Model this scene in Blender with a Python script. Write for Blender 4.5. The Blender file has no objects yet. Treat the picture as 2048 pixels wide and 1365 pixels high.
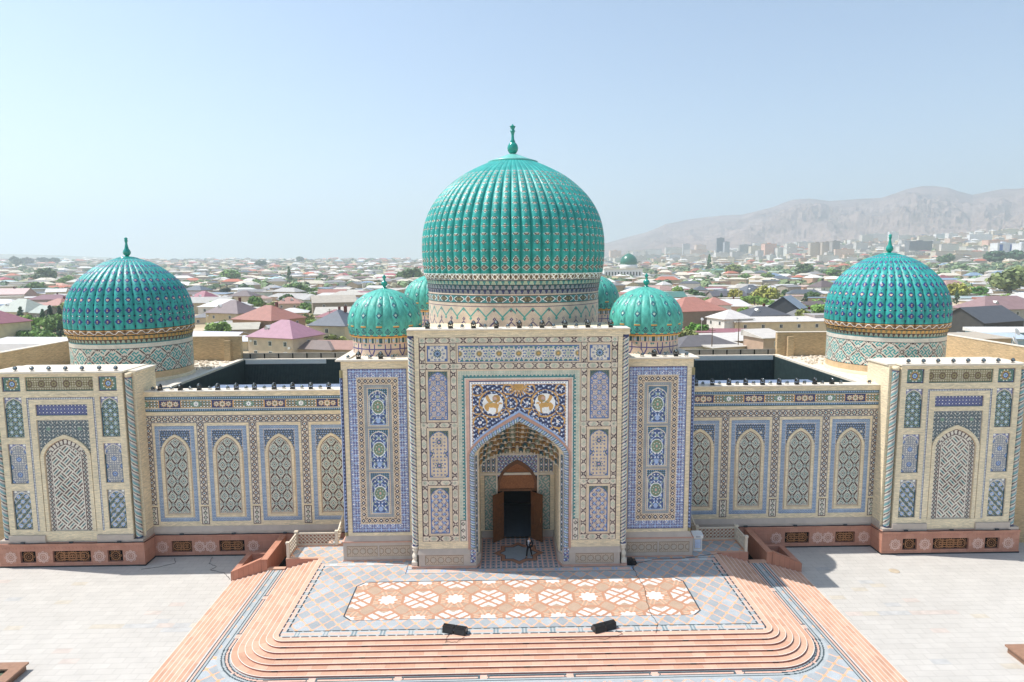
import bpy, math, random
import numpy as np
from mathutils import Matrix, Vector
RAD = math.radians
sc = bpy.context.scene
COL = sc.collection
# ---------------------------------------------------------------- camera
YAW, PITCH, ROLL, FPX = 0.02185, 0.1168, -0.00525, 1320.0
CAM = Vector((-1.614, -50.064, 24.0))
def cam_axes():
    f = Vector((math.sin(YAW), math.cos(YAW), 0)); r = Vector((math.cos(YAW), -math.sin(YAW), 0)); u = Vector((0, 0, 1))
    f2 = f*math.cos(PITCH)-u*math.sin(PITCH); u2 = u*math.cos(PITCH)+f*math.sin(PITCH)
    return r*math.cos(ROLL)+u2*math.sin(ROLL), u2*math.cos(ROLL)-r*math.sin(ROLL), f2
CR, CU, CF = cam_axes()
cd = bpy.data.cameras.new('camera'); cam = bpy.data.objects.new('camera', cd); COL.objects.link(cam)
m = Matrix.Identity(4)
for i in range(3):
    m[i][0], m[i][1], m[i][2], m[i][3] = CR[i], CU[i], -CF[i], CAM[i]
cam.matrix_world = m
cd.sensor_width = 36.0; cd.lens = FPX/2048*36.0; cd.clip_start = 0.5; cd.clip_end = 60000
sc.camera = cam
# ---------------------------------------------------------------- light: sun from the left, a little behind the facade
SUN = Vector((-11.6, 2.05, 19.05)).normalized()
SUN_EL = math.asin(SUN.z); SUN_AZ = math.atan2(SUN.x, SUN.y)
w = bpy.data.worlds.new('World'); sc.world = w; w.use_nodes = True
nt = w.node_tree; bg = nt.nodes['Background']
sky = nt.nodes.new('ShaderNodeTexSky'); sky.sky_type = 'NISHITA'; sky.sun_disc = False
sky.sun_elevation = SUN_EL; sky.sun_rotation = SUN_AZ; sky.altitude = 300; sky.air_density = 1.0; sky.dust_density = 0.8; sky.ozone_density = 0.8
nt.links.new(sky.outputs[0], bg.inputs[0]); bg.inputs[1].default_value = 0.08
sd = bpy.data.lights.new('sun', 'SUN'); sd.energy = 2.85; sd.angle = RAD(0.53); sd.color = (1.0, 0.965, 0.92)
so = bpy.data.objects.new('sun', sd); COL.objects.link(so); so.location = (-60, 10, 120)
so.rotation_euler = (-SUN).to_track_quat('-Z', 'Y').to_euler()
sc.view_settings.view_transform = 'Standard'; sc.view_settings.look = 'None'
sc.view_settings.exposure = 1.2; sc.view_settings.gamma = 1.0
cy = sc.cycles
cy.max_bounces = 6; cy.diffuse_bounces = 4; cy.glossy_bounces = 2; cy.transmission_bounces = 2; cy.volume_bounces = 1; cy.transparent_max_bounces = 4
cy.caustics_reflective = False; cy.caustics_refractive = False
try: cy.use_denoising = True
except Exception: pass
# ---------------------------------------------------------------- helpers
def lin(c):
    if isinstance(c, str):
        c = tuple(int(c[i:i+2], 16)/255 for i in (0, 2, 4))
    return tuple(x/12.92 if x <= 0.04045 else ((x+0.055)/1.055)**2.4 for x in c)
def LC(h): return np.array(lin(h), np.float32)
def tag(o, label=None, cat=None, group=None, kind=None):
    if label: o['label'] = label
    if cat: o['category'] = cat
    if group: o['group'] = group
    if kind: o['kind'] = kind
    return o
def empty(name, loc=(0, 0, 0), rz=0, parent=None):
    o = bpy.data.objects.new(name, None); COL.objects.link(o); o.location = loc; o.rotation_euler = (0, 0, rz); o.empty_display_size = .3
    if parent: o.parent = parent
    return o
class MB:
    """collects quads and polygons (with uv in metres) and links them as one mesh object"""
    def __init__(s): s.v = []; s.f = []; s.uv = []; s.mi = []; s.cur = 0; s.sm = []; s.smooth = False
    def poly(s, pts, uv=None):
        b = len(s.v); s.v.extend([tuple(p) for p in pts]); s.f.append(list(range(b, b+len(pts))))
        if uv is None:
            a = Vector(pts[1])-Vector(pts[0]); c = Vector(pts[2])-Vector(pts[1]); n = a.cross(c)
            ax = max(range(3), key=lambda i: abs(n[i]))
            uv = [((p[1], p[2]) if ax == 0 else (p[0], p[2]) if ax == 1 else (p[0], p[1])) for p in pts]
        s.uv.extend(uv); s.mi.append(s.cur); s.sm.append(s.smooth)
    def box(s, x0, x1, y0, y1, z0, z1, skip=''):
        if x0 > x1: x0, x1 = x1, x0
        if y0 > y1: y0, y1 = y1, y0
        P = lambda x, y, z: (x, y, z)
        if 'f' not in skip: s.poly([P(x0, y0, z0), P(x1, y0, z0), P(x1, y0, z1), P(x0, y0, z1)])
        if 'b' not in skip: s.poly([P(x1, y1, z0), P(x0, y1, z0), P(x0, y1, z1), P(x1, y1, z1)])
        if 'l' not in skip: s.poly([P(x0, y1, z0), P(x0, y0, z0), P(x0, y0, z1), P(x0, y1, z1)])
        if 'r' not in skip: s.poly([P(x1, y0, z0), P(x1, y1, z0), P(x1, y1, z1), P(x1, y0, z1)])
        if 't' not in skip: s.poly([P(x0, y0, z1), P(x1, y0, z1), P(x1, y1, z1), P(x0, y1, z1)])
        if 'd' not in skip: s.poly([P(x0, y1, z0), P(x1, y1, z0), P(x1, y0, z0), P(x0, y0, z0)])
    def obox(s, c, d, rz, z0, z1):
        """box centred at c=(x,y), size d, turned by rz"""
        ca, sa = math.cos(rz), math.sin(rz); hx, hy = d[0]/2, d[1]/2
        q = [(c[0]+ca*x-sa*y, c[1]+sa*x+ca*y) for x, y in ((-hx, -hy), (hx, -hy), (hx, hy), (-hx, hy))]
        s.prism(q, z0, z1)
    def prism(s, q, z0, z1, top=True, bottom=False):
        n = len(q); zt = z1 if isinstance(z1, (list, tuple)) else [z1]*n; L = 0
        for i in range(n):
            a, b = q[i], q[(i+1) % n]; l = math.hypot(b[0]-a[0], b[1]-a[1])
            s.poly([(a[0], a[1], z0), (b[0], b[1], z0), (b[0], b[1], zt[(i+1) % n]), (a[0], a[1], zt[i])], [(L, z0), (L+l, z0), (L+l, zt[(i+1) % n]), (L, zt[i])]); L += l
        if top: s.poly([(p[0], p[1], zt[i]) for i, p in enumerate(q)])
        if bottom: s.poly([(p[0], p[1], z0) for p in reversed(q)])
    def tube(s, pts, r, n=8, closed=False, caps=True):
        pts = [Vector(p) for p in pts]; N = len(pts); rr = r if isinstance(r, (list, tuple)) else [r]*N
        rings = []; up = Vector((0, 0, 1))
        for i, p in enumerate(pts):
            t = (pts[min(i+1, N-1)]-pts[max(i-1, 0)]); t = t.normalized() if t.length > 1e-9 else Vector((0, 0, 1))
            u = up if abs(t.dot(up)) < .95 else Vector((1, 0, 0))
            a = t.cross(u).normalized(); b = t.cross(a)
            rings.append([p+a*(rr[i]*math.cos(k*2*math.pi/n))+b*(rr[i]*math.sin(k*2*math.pi/n)) for k in range(n)])
        s.smooth = True
        for i in range(N-1):
            for k in range(n):
                s.poly([rings[i][k], rings[i+1][k], rings[i+1][(k+1) % n], rings[i][(k+1) % n]])
        s.smooth = False
        if caps:
            s.poly(rings[0]); s.poly(list(reversed(rings[-1])))
    def lathe(s, prof, n=24, c=(0, 0), caps=True):
        s.smooth = True
        for i in range(len(prof)-1):
            (r0, z0), (r1, z1) = prof[i], prof[i+1]
            for k in range(n):
                a, b = 2*math.pi*k/n, 2*math.pi*(k+1)/n
                P = lambda r, t, z: (c[0]+r*math.cos(t), c[1]+r*math.sin(t), z)
                if r0 < 1e-6: s.poly([P(0, 0, z0), P(r1, b, z1), P(r1, a, z1)][::-1])
                elif r1 < 1e-6: s.poly([P(r0, a, z0), P(r0, b, z0), P(0, 0, z1)])
                else: s.poly([P(r0, a, z0), P(r0, b, z0), P(r1, b, z1), P(r1, a, z1)])
        s.smooth = False
        if caps and prof[-1][0] > 1e-6: s.poly([(c[0]+prof[-1][0]*math.cos(2*math.pi*k/n), c[1]+prof[-1][0]*math.sin(2*math.pi*k/n), prof[-1][1]) for k in range(n)])
        if caps and prof[0][0] > 1e-6: s.poly([(c[0]+prof[0][0]*math.cos(-2*math.pi*k/n), c[1]+prof[0][0]*math.sin(-2*math.pi*k/n), prof[0][1]) for k in range(n)])
    def ball(s, c, r, n=12, sq=(1, 1, 1)):
        prof = [(math.sin(math.pi*i/(n//2+2))*1.0, -math.cos(math.pi*i/(n//2+2))) for i in range(n//2+3)]
        s.smooth = True
        for i in range(len(prof)-1):
            for k in range(n):
                a, b = 2*math.pi*k/n, 2*math.pi*(k+1)/n
                P = lambda q, t: (c[0]+r*sq[0]*q[0]*math.cos(t), c[1]+r*sq[1]*q[0]*math.sin(t), c[2]+r*sq[2]*q[1])
                if prof[i][0] < 1e-6: s.poly([P(prof[i], 0), P(prof[i+1], b), P(prof[i+1], a)][::-1])
                elif prof[i+1][0] < 1e-6: s.poly([P(prof[i], a), P(prof[i], b), P(prof[i+1], 0)])
                else: s.poly([P(prof[i], a), P(prof[i], b), P(prof[i+1], b), P(prof[i+1], a)])
        s.smooth = False
    def mesh(s, name, mats, weld=True):
        me = bpy.data.meshes.new(name); nv = len(s.v)
        v = np.array(s.v, np.float64).reshape(-1, 3); tot = np.array([len(f) for f in s.f], np.int32)
        lv = np.concatenate([np.array(f, np.int64) for f in s.f])
        if weld:
            _, first, inv = np.unique(np.round(v, 4), axis=0, return_index=True, return_inverse=True); inv = inv.reshape(-1)
            v = v[first]; lv = inv[lv]
        raw_mesh(me, v, lv, tot)
        me.polygons.foreach_set('material_index', np.array(s.mi, np.int32)); me.polygons.foreach_set('use_smooth', np.array(s.sm, bool))
        uvl = me.uv_layers.new(name='UVMap'); uvl.data.foreach_set('uv', np.array(s.uv, np.float32).ravel())
        for mt in (mats if isinstance(mats, (list, tuple)) else [mats]): me.materials.append(mt)
        me.validate(); me.update(); return me
    def build(s, name, mats, parent=None, loc=(0, 0, 0), rz=0, weld=True):
        o = bpy.data.objects.new(name, s.mesh(name, mats, weld)); COL.objects.link(o); o.location = loc; o.rotation_euler = (0, 0, rz)
        if parent: o.parent = parent
        return o
def raw_mesh(me, v, lv, tot):
    me.vertices.add(len(v)); me.vertices.foreach_set('co', np.asarray(v, np.float32).ravel())
    me.loops.add(len(lv)); me.loops.foreach_set('vertex_index', np.asarray(lv, np.int32))
    me.polygons.add(len(tot)); st = np.zeros(len(tot), np.int32); st[1:] = np.cumsum(tot)[:-1]
    me.polygons.foreach_set('loop_start', st); me.polygons.foreach_set('loop_total', np.asarray(tot, np.int32))
    me.update(calc_edges=True)
def link(name, me, parent=None, loc=(0, 0, 0), rz=0):
    o = bpy.data.objects.new(name, me); COL.objects.link(o); o.location = loc; o.rotation_euler = (0, 0, rz)
    if parent: o.parent = parent
    return o
def copy_tree(o, parent=None):
    c = o.copy(); COL.objects.link(c); c.parent = parent
    for ch in o.children: copy_tree(ch, c)
    return c
def grid_mesh(name, P, color, mat, closed=False, keep=None, smooth=False):
    """P: (n+1, m+1, 3) points, color: (n, m, 3) one colour per little tile; keep: bool (n, m)"""
    n, mm = P.shape[0]-1, P.shape[1]-1
    idx = np.arange((n+1)*(mm+1)).reshape(n+1, mm+1)
    q = np.stack([idx[:-1, :-1], idx[1:, :-1], idx[1:, 1:], idx[:-1, 1:]], -1).reshape(-1, 4)
    c = color.reshape(-1, 3)
    if keep is not None: q = q[keep.ravel()]; c = c[keep.ravel()]
    used, inv = np.unique(q.ravel(), return_inverse=True)
    me = bpy.data.meshes.new(name)
    raw_mesh(me, P.reshape(-1, 3)[used], inv.reshape(-1), np.full(len(q), 4, np.int32))
    at = me.attributes.new('tile', 'FLOAT_COLOR', 'FACE')
    at.data.foreach_set('color', np.concatenate([c, np.ones((len(c), 1))], 1).astype(np.float32).ravel())
    if smooth: me.polygons.foreach_set('use_smooth', np.ones(len(q), bool))
    me.materials.append(mat); me.update(); return me
def sheet(name, w, h, cell, fn, mat):
    """mosaic sheet of real tiles in the local x/z plane facing -y: x 0..w, z 0..h; fn(u, v) -> rgb (n, m, 3) [, keep]"""
    n = max(2, round(w/cell)); mm = max(2, round(h/cell))
    u = np.linspace(0, w, n+1); v = np.linspace(0, h, mm+1)
    U, V = np.meshgrid((u[1:]+u[:-1])/2, (v[1:]+v[:-1])/2, indexing='ij')
    r = fn(U, V); keep = None
    if isinstance(r, tuple): r, keep = r
    P = np.zeros((n+1, mm+1, 3)); P[..., 0] = u[:, None]; P[..., 2] = v[None, :]
    return grid_mesh(name, P, r, mat, keep=keep)
def floor_sheet(name, x0, x1, y0, y1, cell, fn, mat):
    n = max(2, round((x1-x0)/cell)); mm = max(2, round((y1-y0)/cell))
    u = np.linspace(x0, x1, n+1); v = np.linspace(y0, y1, mm+1)
    U, V = np.meshgrid((u[1:]+u[:-1])/2, (v[1:]+v[:-1])/2, indexing='ij')
    r = fn(U, V); keep = None
    if isinstance(r, tuple): r, keep = r
    P = np.zeros((n+1, mm+1, 3)); P[..., 0] = u[:, None]; P[..., 1] = v[None, :]
    return grid_mesh(name, P, r, mat, keep=keep)
# ---------------------------------------------------------------- materials
class NT:
    def __init__(s, name, rough=.7, spec=.5):
        s.m = bpy.data.materials.new(name); s.m.use_nodes = True; s.t = s.m.node_tree; s.b = s.t.nodes['Principled BSDF']
        s.b.inputs['Roughness'].default_value = rough; s.b.inputs['Specular IOR Level'].default_value = spec
    def n(s, typ, **kw):
        k = s.t.nodes.new('ShaderNode'+typ)
        for a, b in kw.items():
            if a in k.inputs.keys(): k.inputs[a].default_value = b
            else: setattr(k, a, b)
        return k
    def l(s, a, b): s.t.links.new(a, b)
    def coord(s, kind='UV', scale=(1, 1, 1)):
        tc = s.n('TexCoord'); mp = s.n('Mapping'); mp.inputs['Scale'].default_value = scale; s.l(tc.outputs[kind], mp.inputs[0]); return mp.outputs[0]
    def noise(s, co, scale, detail=3, lo=.8, hi=1.2, rough=.55):
        k = s.n('TexNoise', Scale=scale, Detail=detail, Roughness=rough); s.l(co, k.inputs['Vector'])
        r = s.n('MapRange'); r.inputs['From Min'].default_value = .3; r.inputs['From Max'].default_value = .7
        r.inputs['To Min'].default_value = lo; r.inputs['To Max'].default_value = hi; s.l(k.outputs[0], r.inputs[0]); return r.outputs[0]
    def mul(s, colsock, facs):
        for f in facs:
            k = s.n('VectorMath', operation='SCALE'); s.l(colsock, k.inputs[0]); s.l(f, k.inputs['Scale']); colsock = k.outputs[0]
        return colsock
    def rgb(s, c):
        k = s.n('RGB'); k.outputs[0].default_value = (*lin(c), 1) if isinstance(c, str) else (*c, 1); return k.outputs[0]
    def out(s, colsock): s.l(colsock, s.b.inputs['Base Color']); return s.m
    def bump(s, hsock, strength=.3, dist=.02):
        k = s.n('Bump', Strength=strength, Distance=dist); s.l(hsock, k.inputs['Height']); s.l(k.outputs[0], s.b.inputs['Normal'])
def plain(name, c, rough=.6, spec=.5, metal=0, var=.12, scale=2.0, kind='Object'):
    t = NT(name, rough, spec); t.b.inputs['Metallic'].default_value = metal
    co = t.coord(kind); return t.out(t.mul(t.rgb(c), [t.noise(co, scale, 4, 1-var, 1+var)]))
def tile_mat(name, rough, spec=.5, var=.14, uneven=0):
    t = NT(name, rough, spec); a = t.n('Attribute', attribute_name='tile'); co = t.coord('Object')
    if uneven:
        t.l(t.noise(co, 2.6, 4, rough-.1, rough+.28), t.b.inputs['Roughness']); k = t.n('TexNoise', Scale=9.0, Detail=3.0); t.l(co, k.inputs['Vector']); t.bump(k.outputs[0], .5, .05)
    return t.out(t.mul(a.outputs['Color'], [t.noise(co, 1.3, 4, 1-var, 1+var), t.noise(co, 14, 2, .93, 1.07)]))
M_TILE = tile_mat('glazed_tile', .38)
M_DOME = tile_mat('glazed_dome_tile', .34, .42, .2, 1)
M_STONE_TILE = tile_mat('inlaid_stone', .6, .35, .08)
def brick_mat(name, c, mortar, bw=.28, bh=.075, streak=.14):
    t = NT(name, .85, .2); co = t.coord('UV')
    k = t.n('TexBrick', Scale=1.0); k.inputs['Brick Width'].default_value = bw; k.inputs['Row Height'].default_value = bh; k.inputs['Mortar Size'].default_value = .008
    k.inputs['Bias'].default_value = 0.0
    a = np.array(lin(c)); k.inputs['Color1'].default_value = (*(a*.86), 1); k.inputs['Color2'].default_value = (*(a*1.12*np.array([1.04, 1, .96])), 1); k.inputs['Mortar'].default_value = (*lin(mortar), 1)
    t.l(co, k.inputs['Vector'])
    st = t.noise(t.coord('UV', (1.1, 9, 1)), 1.2, 4, 1-streak, 1+streak); bl = t.noise(co, .35, 3, .92, 1.07)
    return t.out(t.mul(k.outputs['Color'], [st, bl]))
M_BRICK = brick_mat('buff_brick', 'e6d8ba', 'd0c0a2')
M_BRICK_OLD = brick_mat('roof_wall_brick', 'c2ab88', 'a8926f', streak=.2)
M_COPING = plain('pale_coping_stone', 'ddd2c0', .7, .3, var=.07)
M_GREYSTONE = plain('grey_marble', 'b9aca0', .5, .4, var=.08, scale=1.5)
M_PINKSTONE = plain('pink_sandstone_band', 'c39a88', .7, .3, var=.1)
def slab_mat(name, c, c2, bw, bh, mort, kind='UV', rough=.65, msize=.006, off=.5, wear=.1):
    t = NT(name, rough, .3); co = t.coord(kind)
    k = t.n('TexBrick', Scale=1.0); k.offset = off; k.inputs['Brick Width'].default_value = bw; k.inputs['Row Height'].default_value = bh; k.inputs['Mortar Size'].default_value = msize; k.inputs['Mortar Smooth'].default_value = .2
    k.inputs['Color1'].default_value = (*lin(c), 1); k.inputs['Color2'].default_value = (*lin(c2), 1); k.inputs['Mortar'].default_value = (*lin(mort), 1)
    t.l(co, k.inputs['Vector'])
    return t.out(t.mul(k.outputs['Color'], [t.noise(co, .8, 5, 1-wear, 1+wear), t.noise(co, .08, 2, .96, 1.04), t.noise(co, .35, 8, 1-wear*.6, 1+wear*.4, .7)]))
M_STEP = slab_mat('pink_step_stone', 'c2967c', 'd2a990', .9, 3.0, 'a98270', msize=.01)
M_RISER = slab_mat('red_riser_stone', 'a2665a', 'aa7062', .9, 3.0, '84524a', msize=.008)
M_REDSTONE = slab_mat('red_sandstone', 'b47f6a', 'bd8a75', .8, .62, '8f6250')
M_PAVE = slab_mat('white_paving', 'bbb6ae', 'c0bbb3', 1.2, .6, '9f9a92', 'Object', .7, .012, wear=.05)
M_BLACK = plain('black_plinth', '2b2e30', .5, .4)
M_DARKMETAL = plain('dark_green_sheet', '3a4a4a', .45, .5, var=.2)
M_LAMP = plain('black_lamp_housing', '141517', .28, .6, var=.05)
M_WOOD = plain('carved_wood', '6b4222', .5, .4, var=.25, scale=5)
M_WHITE = plain('white_painted', 'e6e6e4', .5, .4, var=.03)
M_RAIL = plain('cream_marble_rail', 'd2c6b3', .6, .3, var=.06)
M_CABLE = plain('black_rubber', '17181a', .6, .3)
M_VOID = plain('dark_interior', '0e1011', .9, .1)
M_ROOFTOP = plain('rubble_screed', 'd8ccba', .9, .2, var=.2, scale=3)
M_TEAL = plain('turquoise_glaze', '1f9384', .18, .6, var=.08)
# ---------------------------------------------------------------- tile patterns (colour of every single tile, from the drawing of the ornament)
rng = np.random.default_rng(7)
PAL = {k: LC(v) for k, v in dict(beige='d2bb9a', cream='d4cbba', maroon='4b3238', sage='9db099', teal='2f8082', lblue='96b2da', navy='2b3768', violet='7179ac', white='edebe6',
    gold='cf9a3e', brown='5d4038', green='678d76', dteal='1e5560', grey='8d9097', peach='dba27c', pink='d3a48e', black='22222a', olive='8b8152', sky='8aa5cc', blue='4668a0').items()}
PAL = {k: np.minimum((v*.84+.16*(v@np.array([.3, .59, .11])))*1.1, .93).astype(np.float32) for k, v in PAL.items()}
def fill(U, c): A = np.empty(U.shape+(3,), np.float32); A[:] = PAL[c]; return A
def put(A, m, c): A[m] = PAL[c] if isinstance(c, str) else c
def grain(A, a=.16):
    return np.clip(A*(1+a*(rng.random(A.shape[:2])[..., None]-.5)), 0, 1)
def fr(x, p): return x-p*np.floor(x/p)
def cen(x, p): return fr(x, p)-p/2
def arch_z(x, a, z0, z1):
    t = np.clip(np.abs(x)/a, 0, 1); k, p = (.7, 5) if a > 3 else (.36, 3); return z0+(z1-z0)*(1-k*t)*np.sqrt(np.maximum(0, 1-t**p))
def arch_pts(a, zb, z0, z1, n=40, cx=0):
    """outline of a pointed arch from the left foot over the tip to the right foot, (x, z)"""
    ts = np.sin(np.linspace(-np.pi/2, np.pi/2, 2*n+1)); zz = arch_z(ts*a, a, z0, z1); zz[0] = zz[-1] = z0
    L = [(cx-a, zb)]+[(cx+a*t, z) for t, z in zip(ts, zz)]+[(cx+a, zb)]
    return L
def inpoly(U, V, P):
    m = np.zeros(U.shape, bool); n = len(P); j = n-1
    for i in range(n):
        xi, yi = P[i]; xj, yj = P[j]
        m ^= ((yi > V) != (yj > V)) & (U < (xj-xi)*(V-yi)/((yj-yi) or 1e-9)+xi); j = i
    return m
def rosette(A, U, V, cu, cv, R, n, c1, c2, c3):
    du, dv = U-cu, V-cv; r = np.hypot(du, dv)/R; th = np.arctan2(dv, du); k = np.cos(n*th)
    put(A, r < .82+.16*k, c1); put(A, r < .52+.12*k, c2); put(A, r < .28, c3); put(A, r < .12, c1)
def dots(A, U, V, cu, cv, R, n, rad, c, ph=0):
    for i in range(n):
        t = 2*np.pi*i/n+ph; put(A, np.hypot(U-cu-R*np.cos(t), V-cv-R*np.sin(t)) < rad, c)
# strip ornament along s, across t (t centred on 0)
def xstrip(A, m, s, t, p=.5, dark='maroon', light='sage', half=.2):
    k = np.floor(s/p).astype(int); a = np.abs(s-(k+.5)*p); b = np.abs(t)
    e = (k % 2 == 0)
    put(A, m & e & (np.abs(a-b) < .052) & (b < half*.92) & (b > .04), dark); put(A, m & e & (a+b < .12), dark); put(A, m & e & (a+b < .05), 'cream')
    put(A, m & ~e & (a+b > .085) & (a+b < .15), light); put(A, m & ~e & (a+b < .03), dark); put(A, m & ~e & (a+b > .21) & (a+b < .25) & (b < half*.8), light)
def frame_lines(A, U, V, x0, x1, z0, z1, th, c):
    i = (U > x0) & (U < x1) & (V > z0) & (V < z1); j = (U > x0+th) & (U < x1-th) & (V > z0+th) & (V < z1-th); put(A, i & ~j, c)
def girih(A, m, U, V, cx, ctop, px, py, R, n, g, c1, c2, c3, dot, dc):
    """staggered rosettes with dots between, inside mask m"""
    B = np.empty_like(A); B[:] = PAL[g]
    for st in (0, 1):
        x = U-cx+st*px/2; y = V-ctop+st*py/2
        du = x-px*np.round(x/px); dv = y-py*np.round(y/py); r = np.hypot(du, dv)/R; k = np.cos(n*np.arctan2(dv, du))
        ring = np.abs(r-1.35-.0*k) < .12
        put(B, ring & (k > .2), dc); put(B, r < .9+.15*k, c1); put(B, r < .55+.12*k, c2); put(B, r < .26, c3)
    q = np.abs(cen(U-cx, dot))+np.abs(cen(V-ctop, dot)); far = np.all(np.abs(B-PAL[g]) < 1e-4, axis=-1)
    put(B, far & (q < dot*.3) & (q > dot*.1), dc)
    A[m] = B[m]
def arched_field(A, U, V, w, h, cx, a, z0, z1, spc, line, sdot='cream'):
    """spandrel colour + thin arch line; returns inside mask"""
    az = arch_z(U-cx, a, z0, z1); ins = (np.abs(U-cx) < a) & (V < az); az2 = arch_z(U-cx, a-.07, z0, z1-.1); ins2 = (np.abs(U-cx) < a-.07) & (V < az2)
    put(A, ~ins, spc); q = np.abs(cen(U-cx, .16))+np.abs(cen(V, .16)); put(A, ~ins & (q < .045), sdot); put(A, ins & ~ins2, line)
    return ins2
# ---- front of the tall portal: one drawing in building coordinates
def portal_front(x, z):
    A = fill(x, 'beige'); ax = np.abs(x)
    # outer bands with the dark X ornament
    bands = []
    tone = (PAL['cream']*.55+PAL['beige']*.45)
    def band(i, s, t, w):
        A[i] = tone; xstrip(A, i, s, t, .5)
        put(A, i & (np.abs(t) > w/2-.05), 'maroon')
    band((ax > 7.17) & (ax < 7.63) & (z > 2.14) & (z < 18.4), z-2.3, ax-7.4, .46)
    band((ax > 4.80) & (ax < 5.28) & (z > 2.14) & (z < 18.4), z-2.3, ax-5.04, .48)
    for z0, z1 in ((17.96, 18.41), (15.95, 16.41), (11.33, 11.79), (6.72, 7.16), (2.14, 2.62)):
        lim = (ax > 7.63) | ((ax < 4.8) & (z < 15.9)); band((z > z0) & (z < z1) & ~lim, ax-(0 if z1 > 12 and z1 > 15 else 5.04), z-(z0+z1)/2, z1-z0)
    for q in ((ax > 7.18) & (ax < 7.62), (ax > 4.83) & (ax < 5.25)):
        for z0, z1 in ((17.98, 18.39), (15.97, 16.39), (11.35, 11.77), (6.74, 7.14), (2.16, 2.6)):
            i = q & (z > z0) & (z < z1); A[i] = tone
            c = np.where(ax > 6, 7.4, 5.04); d = np.abs(ax-c)+np.abs(z-(z0+z1)/2); put(A, i & (d > .08) & (d < .15), 'sage'); put(A, i & (d < .04), 'maroon')
    put(A, (ax > 7.63) & (ax < 7.66) & (z > 2.1) & (z < 18.44), 'maroon')
    # panels
    def panel(c, w, z0, z1):
        i = (np.abs(ax-c) < w/2) & (z > z0) & (z < z1); return i
    u = ax-6.245
    i = panel(6.245, 1.54, 16.55, 17.78); put(A, i, 'blue'); j = panel(6.245, 1.42, 16.61, 17.72); put(A, j, 'cream')
    B = A.copy(); rosette(B, u, z, 0, 17.165, .36, 12, 'dteal', 'sky', 'navy'); dots(B, u, z, 0, 17.165, .5, 10, .085, 'blue'); dots(B, u, z, 0, 17.165, .5, 10, .035, 'cream')
    put(B, (np.abs(u) > .56) & (np.abs(z-17.165) > .36), 'blue'); A[j] = B[j]
    i = (ax < 4.66) & (z > 16.52) & (z < 17.76); put(A, i, 'blue'); j = (ax < 4.6) & (z > 16.58) & (z < 17.70)
    B = fill(x, 'cream'); B[:] = PAL['cream']*.7+PAL['olive']*.12+PAL['sage']*.18
    du = cen(x+.76, 1.52); r = np.hypot(du, z-17.14); k = np.cos(12*np.arctan2(z-17.14, du)); put(B, r < .52+.06*k, 'cream'); put(B, (np.abs(r-.42) < .07) & (k > 0), 'blue'); put(B, (r < .22+.04*k), 'olive'); put(B, r < .1, 'gold')
    r2 = np.hypot(cen(x, 1.52), z-17.14); k2 = np.cos(8*np.arctan2(z-17.14, cen(x, 1.52))); put(B, (np.abs(r2-.26) < .07) & (k2 > .2), 'blue'); put(B, (r2 < .12), 'sage')
    for s in (17.70, 16.58):
        rr = np.hypot(cen(x, .38), z-s); put(B, rr < .13, 'teal')
    q = np.abs(cen(x, .19))+np.abs(cen(z, .19)); put(B, (q < .035) & (r > .5) & (r2 > .3), 'dteal'); A[j] = B[j]
    for (z0, z1, kind) in ((11.99, 15.78, 0), (7.38, 11.14, 1), (2.82, 6.56, 2)):
        i = panel(6.245, 1.48, z0, z1); B = fill(x, 'dteal'); h = z1-z0
        B[:] = tone*.9
        ins = (np.abs(u) < .67) & (z < arch_z(u, .67, z1-.72, z1-.1)) & (z > z0+.07)
        line = (np.abs(u) < .73) & (z < arch_z(u, .73, z1-.74, z1-.03)); put(B, line, 'blue'); put(B, ~line, 'dteal'); q = np.abs(cen(u, .12))+np.abs(cen(z, .12)); put(B, ~line & (q < .045), 'olive')
        if kind == 0: B[ins] = LC('b7a594'); girih(B, ins, u, z, 0, z0+.45, .67, .81, .2, 8, 'beige', 'blue', 'lblue', 'pink', .17, 'violet')
        elif kind == 1: girih(B, ins, u, z, 0, z0+.95, 1.34, 1.9, .22, 10, 'beige', 'dteal', 'violet', 'pink', .29, 'blue')
        else: girih(B, ins, u, z, 0, z0+.5, .64, .72, .17, 12, 'beige', 'navy', 'lblue', 'blue', .3, 'violet')
        A[i] = B[i]
    # iwan frame: sage strip, teal fringe, stone fillet
    top = lambda d: (ax < 4.70-d) & (z < 15.78-d)
    i = (ax < 4.70) & (z < 15.78) & (z > 1.6); C = PAL['sage']*.8+PAL['cream']*.2; A[i] = C; q = np.abs(cen(ax, .13))+np.abs(cen(z, .13)); put(A, i & (q < .05), 'cream')
    i = top(.34); saw = .05*np.sign(np.sin((np.where(z > 15.2, ax, z))*2*np.pi/.28)); i = (ax < 4.36+saw) & (z < 15.44+saw); put(A, i, 'teal'); s2 = np.where(z > 15.25, ax, z); put(A, i & (cen(s2, .28) > .05) & (ax > 4.2-.4*(z > 15.2)*(ax < 4.19)) , 'dteal')
    i = (ax < 4.19) & (z < 15.28); put(A, i, 'cream'); i = (ax < 4.10) & (z < 15.19); put(A, i, 'pink'); 
    i = (ax < 3.86) & (z < 15.02); put(A, i, 'white'); q = np.abs(cen(ax, .22))+np.abs(cen(z, .22)); put(A, i & (q < .06), 'violet'); put(A, i & ((ax > 3.8) | (z > 14.96)), 'navy')
    i = (ax < 3.62) & (z < 14.78); put(A, i, 'gold'); f = (ax < 3.56) & (z < 14.72); 
    # spandrel: navy ground with gold scrolls, white flowers, roundels with a winged lion and a half sun
    B = fill(x, 'navy'); B[:] = PAL['navy']*.8
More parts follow.
